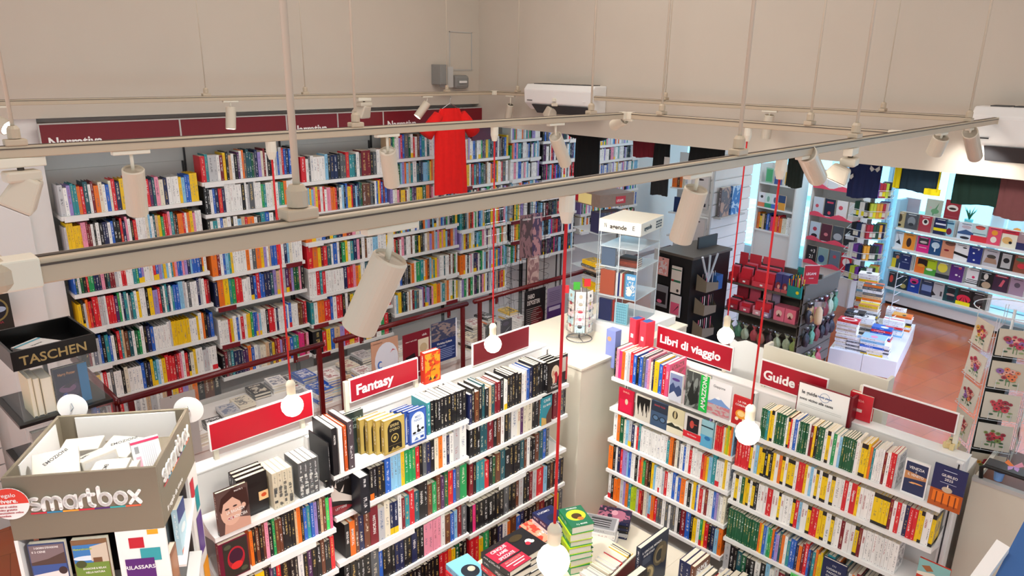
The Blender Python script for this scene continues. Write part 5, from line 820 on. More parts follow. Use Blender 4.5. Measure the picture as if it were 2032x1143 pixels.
def spinner(name,lab,c,zb,zt,r,sides,rows_,wire,cards,rot,grp,cw,ch,base=True,names=('left','centre','right')):
    t=thing(name,lab,'card rack',(c[0],c[1],zb)); H_=zt-zb
    MB().tube([(0,0,.01),(0,0,H_)],.008,10).build('pole',wire,t,smooth=True)
    if base: b=MB(); b.tube([(r*.95*math.cos(2*PI*j/24),r*.95*math.sin(2*PI*j/24),.006) for j in range(25)],.004,6); [b.tube([(0,0,.012),(r*.95*math.cos(a),r*.95*math.sin(a),.006)],.003,6) for a in (0,PI*2/3,PI*4/3)]; b.build('base_ring',wire,t,smooth=True)
    z0=.08 if H_<1 else .35
    for s in range(sides):
        a=rot+2*PI*s/sides; nx,ny=math.cos(a),math.sin(a); tx,ty=-ny,nx; b=MB(); rr=r*math.cos(PI/sides)*.8
        for e in (-1,1): b.tube([(rr*nx+e*cw*.5*tx,rr*ny+e*cw*.5*ty,z0),(rr*nx+e*cw*.5*tx,rr*ny+e*cw*.5*ty,H_-.02)],.0018,5)
        for k in range(rows_):
            z=z0+(H_-z0-.04)*k/rows_; q=rr+.022
            b.tube([(rr*nx-cw*.5*tx,rr*ny-cw*.5*ty,z),(q*nx-cw*.5*tx,q*ny-cw*.5*ty,z-.004),(q*nx+cw*.5*tx,q*ny+cw*.5*ty,z-.004),(rr*nx+cw*.5*tx,rr*ny+cw*.5*ty,z)],.0016,5)
            for e in (-.28,.28): b.tube([(rr*nx+e*cw*tx,rr*ny+e*cw*ty,z),(q*nx+e*cw*tx,q*ny+e*cw*ty,z),(q*nx+e*cw*tx,q*ny+e*cw*ty,z+ch*.32)],.0014,5)
        b.build('wire_pocket_column',wire,t)
        if cards:
            vis=nx*(-c[0])+ny*(-c[1])>-.25*math.hypot(*c[:2])
            if not vis: continue
            for k in range(rows_):
                z=z0+(H_-z0-.04)*k/rows_; q=rr+.012; fxv=Vector((-tx,-ty,0)) if (Vector((-tx,-ty,0)).cross(Vector((0,0,1)))).dot(Vector((nx,ny,0)))>0 else Vector((tx,ty,0))
                M4=Fr((c[0]+q*nx-fxv.x*cw*.46,c[1]+q*ny-fxv.y*cw*.46,zb+z+.002),(fxv.x,fxv.y,0),(0,0,1),(nx,ny,0))@Matrix.Rotation(-.08,4,'X')
                c1,c2,ex,nm=cards(s,k); side=fxv.dot(Vector((0,-1,0)))
                card('%s, %s pocket from below, %s'%(nm,['lowest','second','third','fourth','fifth','sixth','seventh','eighth','ninth','tenth'][k],grp[0]+' column %s'%'ABCDEF'[s]),grp[1],M4,cw*.92,ch,c1,c2,ex)
    return t
SPC=['#efe6da','#f2ece2','#e8ddd0','#f4eee6','#bfe0e4','#f4d8d8']
def sm_cards(s,k):
    c=random.choice(SPC); i=random.choice(['#c83040','#e8c850','#3a3a3c','#b8a890','#d86c84']); return c,i,[('c',.5,.55,random.uniform(.15,.28),random.uniform(.12,.2),i),('r',.2,.15,.8,.18,'#b8b0a4')],'small cream card with round motif'
random.seed(5)
pc=onZ(1149,672,CZ); spinner('card_spinner','small wire spinner of greeting cards on the white corner counter',(pc.x,pc.y),CZ,CZ+.42,.105,6,5,'chrome',sm_cards,math.radians(220),('small spinner','cards on the small counter spinner'),.082,.085)
for i,(px,c) in enumerate(((1120,'#c8242c'),(1142,'#3c9c30'),(1163,'#c8242c'))):
    p=onY(px,558,pc.y); b=MB(); b.box(0,0,0,.05,.006,.06); o=b.build('header_card',mat('header_%d'%i,c,.5),loc=(p.x-.02,pc.y,CZ+.42),rz=-.7); tag(o,['red header card at the left of the small spinner','green header card on top of the small spinner','red header card at the right of the small spinner'][i],'card')
# clear tower lettered agende
AZ0,AZ1=CZ+.07,2.27; AA=math.radians(-78); AO=(4.38,3.44,0)
t=thing('acrylic_tower','clear acrylic tower with a white cap lettered agende','display stand',(AO[0],AO[1],AZ0),AA); w,d,h=.33,.42,AZ1-AZ0
box('cap','cream',-.012,-.012,h-.10,w+.012,d+.012,h,t,.003); text('agende',.05,'black',t,faceY(.085,-.0135,h-.065),bold=.02); text('N',.05,'black',t,faceY(.035,-.0135,h-.062),sx=.6); text('E',.05,'black',t,faceY(.27,-.0135,h-.06)); text('agende',.05,'black',t,Fr((w+.0135,.05,h-.065),(0,1,0),(0,0,1),(1,0,0)),bold=.02)
for i in range(3): [MB().box(w+.0125,.28+.04*i,h-.04-.022*j,w+.0135,.31+.04*i,h-.026-.022*j).build('printed_mark','dgrey',t) for j in range(3)]
for z in (.0,.22,.46,.62): box('shelf','acre',0,0,z,w,d,z+.006,t)
for x,y in ((0,0),(w-.006,0),(0,d-.006),(w-.006,d-.006),(w*.5,0)): box('corner_post','acre',x,y,.006,x+.006,y+.006,h-.1,t)
b=MB(); b.box(0,0,.006,.003,d,h-.1).box(w-.003,0,.006,w,d,h-.1); b.build('side_wall','acr',t)
AM=Matrix.Translation((AO[0],AO[1],AZ0))@Matrix.Rotation(AA,4,'Z')
def am(x,y,z,M4): return AM@Matrix.Translation((x,y,z))@M4
def diary(lab,M4,W,Hh,T,col,flag=0,nm='diary'): b=MB(); book_geo(b,W,Hh,T,lin(col),lin('#e8e0d0'),'',None,True,cflag=flag,pages=False,sflag=0); o=b.build(nm,PRINT,mw=M4); p=MB(); page_geo(p,W,Hh,T,True); p.build('page_block','paper',o); tag(o,lab,'diary','diaries in the clear tower')
diary('large rust brown diary cover on the third tier of the clear tower',am(.01,.04,.228,FC),.125,.2,.02,'#9a4a34')
for i,(c,n) in enumerate((('#b8b4ae','grey'),('#1c2c6c','navy'),('#c8c0b0','cream'),('#9a3428','rust'),('#5a6a6c','grey green'))): diary('%s diary spine in the clear tower beside the rust cover'%n,am(.14+.018*i,.03,.228,SP),.14,.19,.017,c)
diary('coast picture diary leaning in the clear tower',am(.235,.02,.228,FC),.09,.2,.015,'#4c8cb8',1)
diary('navy diary cover on the lowest tier of the clear tower',am(.01,.04,.008,FC),.11,.18,.02,'#16204c'); diary('rust diary spine on the lowest tier of the clear tower',am(.125,.03,.008,SP),.14,.18,.017,'#8c2c24'); diary('pale blue grid patterned diary on the lowest tier',am(.155,.03,.008,FC),.11,.17,.02,'#7cb8c8',0)
o=bpy.data.objects['diary.'+max(n.name.split('.')[-1] for n in bpy.data.objects if n.name.startswith('diary.'))]; art(o,Matrix.Translation((0,0,.02)),.11,.17,[('r',.1,.06+.13*i,.9,.075+.13*i,'#2c6478') for i in range(8)]+[('r',.1+.16*i,.06,.115+.16*i,.97,'#2c6478') for i in range(6)])
diary('steel blue diary cover on the upper tier of the clear tower',am(.01,.04,.468,FC),.12,.15,.02,'#4c5c70')
z=.47
for i,c in enumerate(('#6a3024','#7a3828','#5a2a20','#141414')): b=MB(); book_geo(b,.1,.15,.018,lin(c),lin('#000000'),'',None,True,pages=False,cflag=0); o=b.build('diary',PRINT,mw=am(.30,.06,z,Matrix.Rotation(PI/2,4,'Z'))); p=MB(); page_geo(p,.1,.15,.018,True); p.build('page_block','paper',o); tag(o,['lowest brown diary of the small pile in the clear tower','second brown diary of the small pile in the clear tower','third brown diary of the small pile in the clear tower','black diary on top of the small pile in the clear tower'][i],'diary','diaries in the clear tower'); z+=.0185
# second clear tower behind, with wood coloured cap
t=thing('acrylic_tower','clear tower with grey wood cap and red label behind the agende tower','display stand',(5.35,4.22,0),math.radians(-12)); w,d=.36,.42
box('pedestal','lgrey',0,0,0,w,d,1.25,t,.004); box('cap',mat('grey_wood','#7c6a60',.6,vary=.2,scale=30),-.03,-.03,2.12,w+.03,d+.03,2.24,t); box('red_label','signred',w*.45,-.034,2.145,w*.78,-.03,2.215,t); text('LEGAMI',.032,'letter',t,faceY(w*.47,-.035,2.165),sx=.75)
box('yellow_side',mat('pale_yellow_print','#e8d890',.6),-.034,.1,2.13,-.03,.3,2.23,t); box('red_side','signred',-.036,.3,2.14,-.031,.42,2.22,t)
for z in (1.25,1.47,1.66,1.85): box('shelf','acre',0,0,z,w,d,z+.006,t)
for x,y in ((0,0),(w-.006,0),(0,d-.006),(w-.006,d-.006)): box('corner_post','acre',x,y,1.25,x+.006,y+.006,2.12,t)
TM=Matrix.Translation((5.35,4.22,0))@Matrix.Rotation(math.radians(-12),4,'Z')
for i in range(12):
    c=random.choice(['#2a2c50','#3c3844','#5a2038','#1c1c28','#484858']); diary('%s notebook spine, %s from the left in the rear clear tower'%({'#2a2c50':'navy','#3c3844':'grey','#5a2038':'wine','#1c1c28':'black','#484858':'slate'}[c],NUM[i]),TM@Matrix.Translation((.02+.026*i,.02,1.857))@SP,.14,.2,.024,c,nm='notebook')
pile((5.44,4.33,1.476),-.2,4,.15,.21,.022,'dGyy','notebook pile under the spines in the rear tower','notebooks in the rear clear tower'); pile((5.50,4.36,1.256),-.2,7,.16,.21,.024,'yyyyggk','yellow notebook pile in the rear tower','notebooks in the rear clear tower')
# black wire rack with hanging calendars
t=thing('wire_rack','tall black wire rack with hanging picture calendars before the wall shelves','rack',(5.62,5.42,0)); MB().tube([(0,0,0),(0,0,2.0)],.018,10).build('pole','wireb',t,smooth=True); b=MB()
for a in range(8):
    ca,sa=math.cos(a*PI/4+.3),math.sin(a*PI/4+.3); b.tube([(.2*ca,.2*sa,.35),(.2*ca,.2*sa,1.98)],.0025,5)
    for k in range(14): z=.4+.12*k; b.tube([(.2*ca,.2*sa,z),(.25*ca,.25*sa,z+.02),(.25*math.cos(a*PI/4+1.0),.25*math.sin(a*PI/4+1.0),z+.02)],.002,4)
b.build('wire_pockets','wireb',t); MB().lathe([(.25,0),(.25,.02),(.03,.04)],seg=20).build('foot','wireb',t)
def cal(lab,px,py,h,w,c1,c2,X0,Y0):
    q=onY(px,py,Y0); b=MB(); b.box(0,0,0,w,.012,h); o=b.build('calendar',mat('cal_'+c1.strip('#'),c1,.4,vary=.3,scale=14),loc=(q.x,Y0,q.z-h),rz=-.25); art(o,faceY(0,-.001,0),w,h,[('n',0,0,1,1,c1,c2),('t','CALENDARIO',.5,.88,.06,'w','CENTER',.6)]); tag(o,lab,'calendar','calendars on the black wire rack'); return o
cal('calendar with a black cat silhouette on the wire rack',1033,428,.46,.15,'#8a6468','#241c20',0,5.15); cal('calendar with violet mountains on the wire rack',1054,424,.46,.14,'#4c3858','#c89090',0,5.14); cal('calendar with pink figures, lower on the wire rack',1048,508,.36,.14,'#c8a8a0','#7c4c54',0,5.15)
t=thing('wire_rack','grey wire magazine rack at the end of the wall shelves','rack',(5.50,5.70,.0)); b=MB()
for i in range(5):
    x=-.02+.08*i; b.tube([(x,0,0),(x-.10,.2,1.9)],.002,5)
for k in range(14): b.tube([(-.02-.0075*k,.015*k,.14*k),(.3-.0075*k,.015*k,.14*k)],.002,5)
b.build('wire_grid','chrome',t)
# ---------------------------------------------------------------- pen rack
t=thing('pen_rack','black pen and pencil rack with grey side trays behind the travel sign','rack',(6.53,3.87,0),math.radians(-4)); w,d=.70,.47
box('core','blackm',0.0,.02,0,w,d,1.46,t); box('top','dwood',-.01,.0,1.46,w+.01,d+.02,1.49,t,.003); box('edge_post','lgrey',-.03,d-.02,0,.01,d+.03,1.5,t); box('header_board','dgrey',.35,.2,1.49,w,.22,1.62,t)
for k,z in enumerate((1.22,.96,.70)):
    MB().prism([(-.16,z-.06),(.0,z-.12),(.0,z+.10),(-.16,z+.03)],.10,.32,axis='x').build('pen_tray',mat('brown_card_%d'%k,'#6a5850',.6),t) if 0 else None
    b=MB(); b.add([(.08,-.13,z-.10),(.30,-.13,z-.10),(.36,-.02,z-.10),(.30,-.13,z-.02),(.08,-.13,z+.02),(.08,0,z-.10),(.08,0,z+.08),(.36,-.02,z+.04)],[(0,1,3,4),(1,2,7,3),(0,4,6,5),(0,5,2,1)]); b.build('pen_tray','taupe',t)
    for i in range(9):
        x=.11+.025*i; m=MB(); m.tube([(x,-.05-.01*(i%3),z-.08),(x+.01*((i%3)-1),-.06,z+.09)],.005,6); m.build('pen',['chrome','dgrey','pinkc','white'][(i+k)%4],t)
for i,a in enumerate((-.35,.0,.35)): MB().tube([(.2,-.06,1.2),(.2+a*.4,-.06,1.50)],.012,8).build('pen_tube','acre',t)
b=MB(); b.box(.30,-.10,1.10,.42,.0,1.26); b.build('blue_box','bluep',t)
def pack(lab,u,z,h,w_,c,c2,sp=None):
    o=thing('blister_pack',lab,'pack',mw=Matrix.Translation((6.53,3.87,0))@Matrix.Rotation(math.radians(-4),4,'Z')@Fr((-.02,d-u,z),(0,-1,0),(1,0,0),(0,0,1))); 
    box('card',c if c in M else mat('pack_'+c.strip('#'),c,.4),0,-.012,0,w_,.0,h,o,.003); art(o,faceY(0,-.0125,0),w_,h,sp or [('n',.1,.1,.9,.8,c2,'#f4f0f0'),('c',.5,.92,.1,.03,'#202020')])
pack('pink carded cosmetic pencils hanging on the rack side',.03,1.22,.2,.14,'#f0b0a8','#e89890'); pack('white and green card with cat on the rack side',.22,1.06,.30,.13,'#e8e0d4','#c8b8a8',[('r',0,.42,1,.5,'#2c6c4c'),('r',0,.86,1,.9,'#2c6c4c'),('r',.05,.44,.3,.5,'#c02838'),('c',.75,.12,.12,.06,'#2c2420')]); pack('grey case of coloured markers with black label',.02,.86,.25,.17,'#8a8c90','#3c3c40',[('r',.1,.15,.9,.7,'#1c1418'),('c',.4,.25,.2,.08,'#e07090')]); pack('pink card of fineliners on the rack side',.23,.80,.24,.14,'#d8d4d0','#e85c84',[('r',.1,.1,.9,.65,'#e05c80'),('p',[(.3,.15),(.85,.5),(.8,.55)],'#302028')]); pack('flat green carded pens low on the rack side',.12,.62,.12,.24,'teal','#7cc8c0')
# ---------------------------------------------------------------- stationery gondola
GX,GY=7.25,3.88
t=thing('stationery_gondola','dark metal gondola filled with red boxed stationery','shelving unit',(GX,GY,0),-PI/2); w,d=.91,.9
box('back_panel','dwood',0,.42,0,w,.45,1.28,t); b=MB(); [b.box(x,.0,0,x+.02,.025,1.2) for x in (0,w-.02)]; [b.box(x,.87,0,x+.02,.895,1.2) for x in (0,w-.02)]; b.build('post','dwood',t)
for z in (.14,.44,.76,1.08): box('shelf','dwood',0,0,z,w,.42,z+.022,t,.002)
box('side_rail','dwood',w-.015,0,1.14,w+.012,.9,1.24,t); b=MB(); [b.box(w-.012,0,.2+.12*i,w+.006,.9,.2+.12*i+.105) for i in range(8)]; b.build('slatted_side','dwood',t); box('base','dwood',0,0,0,w,.88,.12,t)
GM=Matrix.Translation((GX,GY,0))@Matrix.Rotation(-PI/2,4,'Z')
def gthing(n,lab,cat,x,y,z,grp=None,rz=0): return thing(n,lab,cat,mw=GM@Matrix.Translation((x,y,z))@Matrix.Rotation(rz,4,'Z'),group=grp)
z=1.102
def redtray(x,w_,n,lab,c='#c8303c',hh=.17):
    o=gthing('card_display_tray',lab,'display box',x,.02,z); b=MB(); b.box(0,0,0,w_,.005,.06).box(0,0,0,.004,.22,.1).box(w_-.004,0,0,w_,.22,.1).box(0,.22,0,w_,.224,.30).box(0,0,0,w_,.22,.004); b.build('tray',mat('tray_'+c.strip('#')+str(x),c,.5),o); box('price_mark','letter',w_*.4,-.001,.02,w_*.4+.03,0,.04,o)
    for i in range(n): q=MB(); q.box(.008,.04+.03*i,.01,w_-.008,.052+.03*i,hh+.01*i); q.build('boxed_item',['redc','pinkc','dgrey'][i%3] if c!='#1c5c78' else 'bluep',o)
redtray(.03,.10,3,'small red patterned display tray at the left of the top shelf'); redtray(.15,.14,5,'red display tray of black and red cases on the top shelf'); redtray(.31,.25,6,'widest red display tray of hair items on the top shelf','#d84450'); 
for i in range(2):
    o=gthing('picture_box','tall violet box with a red haired profile, %s of two'%['left','right'][i],'box',.575+.075*i,.03,z); box('carton',mat('violet_box_%d'%i,'#3c3c78',.45),0,0,0,.07,.1,.2,o,.002); art(o,faceY(0,-.001,0),.07,.2,[('c',.5,.35,.4,.2,'#8c2c34'),('c',.6,.3,.2,.12,'#e0a898'),('r',0,0,1,.18,'#c85c60')])
o=gthing('pen_display','blue display box crammed with coloured pens beside the red round sign','display box',.73,.0,z-.01,rz=-.15); b=MB(); b.box(0,0,0,.16,.004,.12).box(0,0,0,.004,.15,.14).box(.156,0,0,.16,.15,.14).box(0,.15,0,.16,.154,.30).box(0,0,0,.16,.15,.004); b.build('box',['teal'],o)
PC=['#f0b020','#e83c30','#2c50b0','#38a050','#f07090','#e8e040','#1c1c24','#3090c8']
for i in range(28): x_=.012+.022*(i%7); y_=.02+.03*(i//7); q=MB(); q.tube([(x_,y_,.01),(x_+random.uniform(-.015,.015),y_,.2+.012*(i//7)+random.uniform(-.02,.02))],.0055,6); k='pen_col_%d'%(i%8); M.setdefault(k,mat(k,PC[i%8],.4,vary=0)); q.build('pen',k,o)
MB().tube([(.12,-.002,.06),(.12,0,.06)],.018,16).build('yellow_dot','yel',o)
o=gthing('brand_sign','red rounded sign with white lettering on the gondola corner','sign',w-.03,.02,1.25,rz=.9); box('board','signred',0,-.006,0,.16,.006,.20,o,.004); MB().box(-.004,.0065,-.004,.164,.01,.204).build('white_back','letter',o); text('LEGAMI',.038,'letter',o,faceY(.015,-.0075,.10),sx=.85); text('MILANO',.014,'letter',o,faceY(.05,-.0075,.06))
# middle shelf
z=.782
for i in range(2): o=gthing('gift_carton','square pink gift box with brown picture, %s of the pair'%['left','right'][i],'box',.60+.125*i,.03,z); box('carton','pinkc',0,0,0,.12,.14,.16,o,.003); art(o,faceY(0,-.001,0),.12,.16,[('c',.5,.55,.28,.22,'#e8c8b8'),('p',[(.3,.3),(.5,.55),(.7,.3)],'#5c2c28')])
redtray(.04,.14,4,'red tray with violet and pink figures on the middle shelf','#a83040',.1); redtray(.2,.13,3,'pink tray with dark round toys on the middle shelf','#d85468',.09); redtray(.36,.10,3,'white fronted box with oval picture on the middle shelf','#e0a0a8',.15); redtray(.47,.09,3,'lilac carton next to the oval picture box','#b09ab8',.15)
# bagged items on the lower shelves: each a shiny bag
random.seed(9)
BC=['#8ca05c','#5c9478','#a8b89c','#7c3438','#44343c','#9c6c58','#2c2c34','#b85058','#6c7c8c']; BCN=['olive','sea green','pale green','wine red','dark plum','tan','black','coral','slate']
def bag(M4,lab,c,w_=.09,h_=.13,grp='cellophane bags on the stationery gondola'):
    o=thing('gift_bag',lab,'bag',mw=M4,group=grp); k='bag_'+c.strip('#'); M.setdefault(k,mat(k,c,.45,vary=.3,scale=40))
    def P(u,v): a=u*2*PI; s=math.sin(PI*min(1,v*1.15+.12))**.5 if v<.8 else .25+.5*(v-.8)*5*.9; return ((w_/2)*s*math.cos(a)*(1+.06*math.sin(5*a+9*v)),.032*s*math.sin(a)+.01*math.sin(4*a+v*7),h_*v)
    MB().sheet(P,15,9).build('contents',k,o,smooth=True); MB().tube([(0,0,h_*.8),(0,0,h_*.84)],.012,8).build('tie','silver',o)
    MB().sheet(lambda u,v:((u-.5)*w_*(.3+.6*v),.012*math.sin(u*14),h_*(.82+.25*v)),9,4).build('crinkled_top','silver',o)
for r_,z in enumerate((.462,.162)):
    for i in range(9 if r_==0 else 7):
        c=random.randrange(9) if i>2 or r_ else i; bag(GM@Matrix.Translation((.10+.095*i,.05+.03*(i%2),z)),'%s item in shiny wrap, %s from the left on the %s shelf'%(BCN[c],NUM[i],['third','lowest'][r_]),BC[c],.09,.17 if r_==0 else .12)
# things hanging on the slatted side
for i in range(16):
    col,rr=i%6,i//6; c=random.randrange(9); zz=[.92,.66,.34][rr]; xx=.08+.13*col
    bag(GM@Matrix.Translation((w+.055,xx,zz-.1))@Matrix.Rotation(random.uniform(1.2,1.9),4,'Z'),'%s bag hanging %s on the slatted side, %s row'%(BCN[c],NUM[col],['top','middle','bottom'][rr]),BC[c],.10,.2 if rr else .22,'bags hanging on the slatted side')
for i,(a,zz,c,lab) in enumerate(((.10,.98,'skin','pair of beige plush slippers hanging in cellophane at the gondola corner'),(.16,.06,'grey','grey plush koala lying at the foot of the gondola'))):
    o=thing('plush_toy',lab,'toy',mw=GM@Matrix.Translation((w+.10,a,zz-.16 if i==0 else 0.0)),group=None)
    if i==0:
        for s in (-1,1): MB().lathe([(.001,0),(.035,.02),(.042,.08),(.036,.17),(.02,.2),(.001,.21)],c=(s*.045,0,0),seg=16).build('slipper',c,o,smooth=True)
        MB().sheet(lambda u,v:((u-.5)*.2,.03*math.sin(u*9),.2+.06*v),9,4).build('cellophane_top','silver',o)
    else:
        k=MB(); k.lathe([(.001,0),(.08,.02),(.11,.09),(.08,.17),(.001,.19)],seg=18); k.build('body',c,o,smooth=True); MB().lathe([(.001,0),(.06,.02),(.075,.07),(.05,.12),(.001,.135)],c=(.0,-.04,.15),seg=18).build('head',c,o,smooth=True)
        for s in (-1,1): MB().tube([(s*.07,-.04,.26),(s*.075,-.05,.265)],.035,12).build('ear','lgrey',o,smooth=True)
        MB().lathe([(.001,0),(.014,.005),(.014,.02),(.001,.026)],c=(0,-.115,.2),seg=10).build('nose','blackm',o,smooth=True)
# bear shaped white back board and sign board behind the travel bookcase
q=onX(1440,765,4.35); q2=onX(1500,770,4.35); t=thing('bear_board','white board cut in the outline of a sitting bear behind the travel sign','display board',(4.35,q.y+.02,1.28),-PI/2)
pts=[(.0,0)]+[(.0,.1),(.03,.22),(.02,.28)]+[(.045+.03*math.cos(a),.31+.03*math.sin(a)) for a in (PI,PI*.75,PI*.5,PI*.25)]+[(.13,.36),(.2,.355)]+[(.245+.03*math.cos(a),.315+.03*math.sin(a)) for a in (PI*.7,PI*.4,0,-PI*.3)]+[(.26,.2),(.28,.08),(.28,0)]
MB().prism(pts,0,.008).build('board','wallw',t); MB().prism([(.21,0),(.235,0),(.23,.18),(.22,.2)],.008,.09).build('strut','cream',t); box('foot','cream',-.0,.0,-.0,.28,.1,.006,t)
t=thing('display_case','cream backed case standing behind the guide turistiche sign','case',(4.32,onX(1512,720,4.32).y,1.30),-PI/2); MB().box(0,0,0,.78,.02,.36).box(0,.02,0,.02,.1,.36).box(.76,.02,0,.78,.1,.36).build('panel','cream',t)
t=thing('rear_bookcase','white back side of the shelving behind the travel signs','shelving unit',(4.20,2.86,0),-PI/2); box('panel','shelfw',0,0,0,2.14,.30,1.28,t,.003)
# ---------------------------------------------------------------- slatted column with calendars
t=thing('slatted_column','white slatted display column behind the pen rack','display column',(7.9,4.5,0),math.radians(-2)); box('core','wallw',.0,.02,0,.88,.35,3.0,t)
b=MB(); [b.box(-.02,-.0,.15*i,.88,.02,.15*i+.135) for i in range(20)]; [b.box(-.02,.02,.15*i,0,.37,.15*i+.135) for i in range(20)]; b.build('slats','wallw',t); box('corner_trim','lgrey',-.026,-.006,0,-.0,.02,3.0,t); box('picture_ledge','lgrey',.05,-.10,1.62,.62,-.0,1.64,t)
def calbig(lab,x,c1,c2,z=1.642,w_=.2,h_=.36): o=cover_book('calendar',lab,'calendar',Matrix.Translation((7.9,4.5,0))@Matrix.Rotation(math.radians(-2),4,'Z')@Matrix.Translation((x,-.03,z))@FC,w_,h_,.035,c1,[('n',0,0,1,1,c1,c2)],hard=False)
calbig('ruined temple calendar with dark red spine on the column ledge',.08,'#6c6468','#c8a088'); calbig('blue and white calendar next to the temple one',.33,'#3c78b8','#d8ecf8')
for i,(zz,lab) in enumerate(((1.72,'pale framed print hanging on the left face of the column'),(1.2,'lower framed print on the left face of the column'))): o=thing('framed_print',lab,'picture',mw=Matrix.Translation((7.9,4.5,0))@Matrix.Rotation(math.radians(-2),4,'Z')@Fr((-.024,.3,zz),(0,-1,0),(1,0,0),(0,0,1))); box('frame','lgrey',0,-.02,0,.26,0,.42,o); art(o,faceY(0,-.021,0),.26,.42,[('r',.06,.04,.94,.96,'#cfc8c4'),('c',.5,.88,.2,.03,'#3c3438'),('r',.6,.1,.9,.2,'#2c2c38')])
# ---------------------------------------------------------------- white plinth with stacked books
PA=math.radians(10.6); PO=(8.52,2.32,0); PMx=Matrix.Translation(PO)@Matrix.Rotation(PA,4,'Z')
t=thing('book_plinth','low white plinth carrying stacked books on the terracotta floor','plinth',PO,PA)
for i in range(2): box('plinth_block','white',.79*i,0,0,.79*(i+1)-.004,.36,.22,t,.002); box('plinth_block','white',.79*i,.364,0,.79*(i+1)-.004,.73,.22,t,.002)
G='books stacked on the white plinth'
def ps(px,py,n,T,c,where,top=None,tl=None,rz=PA,W=.16,Hh=.23):
    h=.22+n*T; p=onZ(px,py,h); q=PMx.inverted()@Vector((p.x,p.y,0)); q.x=min(1.46,max(.12,q.x)); q.y=min(.62,max(.13,q.y)); p=PMx@q; pile((p.x,p.y,.22),rz+PI/2*0,n,W,Hh,T,c,where,G,top,.006,tlab=tl)
ps(1718,763-20-12,7,.022,'wwGwGww','front right stack of the plinth',[('c',.6,.5,.25,.2,'#3a2420'),('c',.6,.5,.15,.12,'#c83848')],'white cover with a dark round portrait, front right of the plinth'); ps(1692,685,8,.022,'wGwGwGww','front stack left of the round portrait stack',[('c',.5,.5,.3,.15,'#9cb8e8')],'white cover with pale blue marks at the plinth front')
ps(1662,664,14,.026,'wcwcwdwcwcwcwr','tall stack with a red ring cover',[('r',0,0,1,1,'#d02838'),('c',.5,.5,.38,.38,'#f4f0ec'),('c',.5,.5,.26,.26,'#d02838')],'red cover with a white ring on the plinth'); ps(1736,667,7,.03,'ycwbwsw','wide stack with sky and gold cover',[('r',0,0,1,1,'#9cc4ec'),('c',.4,.5,.25,.15,'#e890b0')],'pale blue cover with pink figure on the plinth',W=.2,Hh=.26)
ps(1752,647,9,.026,'bwbrbwbrb','blue and red stack',[('r',0,.6,1,1,'#3c6cc8'),('c',.4,.4,.25,.2,'#f0f0f4'),('r',.7,.0,1,.4,'#e04858')],'blue cover with white oval on the plinth'); ps(1775,633,9,.026,'wswwsrwww','white stack with a pink band',[('r',.4,0,.6,1,'#e86080')],'white cover with pink band on the plinth'); ps(1797,627,8,.026,'wowykwwo','orange topped stack at the plinth end',[('r',0,.3,1,1,'#e8a848'),('c',.3,.4,.2,.1,'#302420')],'orange and black cover at the far end of the plinth')
ps(1690,614,10,.028,'GkwGGwwkGk','dark grey topped stack near the gondola',[('r',0,0,1,1,'#2c3440'),('r',.1,.4,.8,.6,'#d8dce4')],'dark blue grey cover beside the gondola'); ps(1726,605,11,.03,'ykBkwGyGwdy','stack topped by a yellow banded book',[('r',.5,0,1,1,'#f0dc20'),('r',0,0,.5,1,'#c89060')],'yellow and tan cover in the middle of the plinth'); ps(1736,562,17,.034,'GowdGwowGGwodGwGo','tallest stack with grey and orange spines',[('r',0,0,1,1,'#4a5058'),('r',.66,0,1,1,'#f07030'),('r',.1,.4,.5,.6,'#d8dce0')],'grey and orange cover on the tallest stack of the plinth'); ps(1702,540,18,.034,'wswwrwwoywwswwwyww','tall white stack behind the tallest one',[('c',.5,.5,.3,.15,'#3a3a44')],'white cover with dark picture, top of the rear stack'); ps(1717,626,9,.028,'wGwGwdwww','white oval covered stack',[('c',.5,.5,.36,.2,'#3c3c44'),('c',.5,.5,.26,.13,'#f0f0f0')],'white cover with dark oval beside the yellow banded stack'); ps(1780,612,7,.03,'wcwsww w'.replace(' ',''),'white stack by the wire front',None,'white cover in the back row of the plinth')
t=thing('wire_easel','white wire card holder standing behind the plinth stacks','rack',mw=PMx@Matrix.Translation((.62,.22,.22))); b=MB(); [b.tube([(0,0,0),(.03,.0,1.0)],.004,5) for _ in (0,)]; [b.tube([(0+.02*s,0,.1*k),(.05+.02*s,-.06,.1*k+.04)],.003,5) for s in (0,1) for k in range(9)]; b.build('wire_frame','wirew',t)
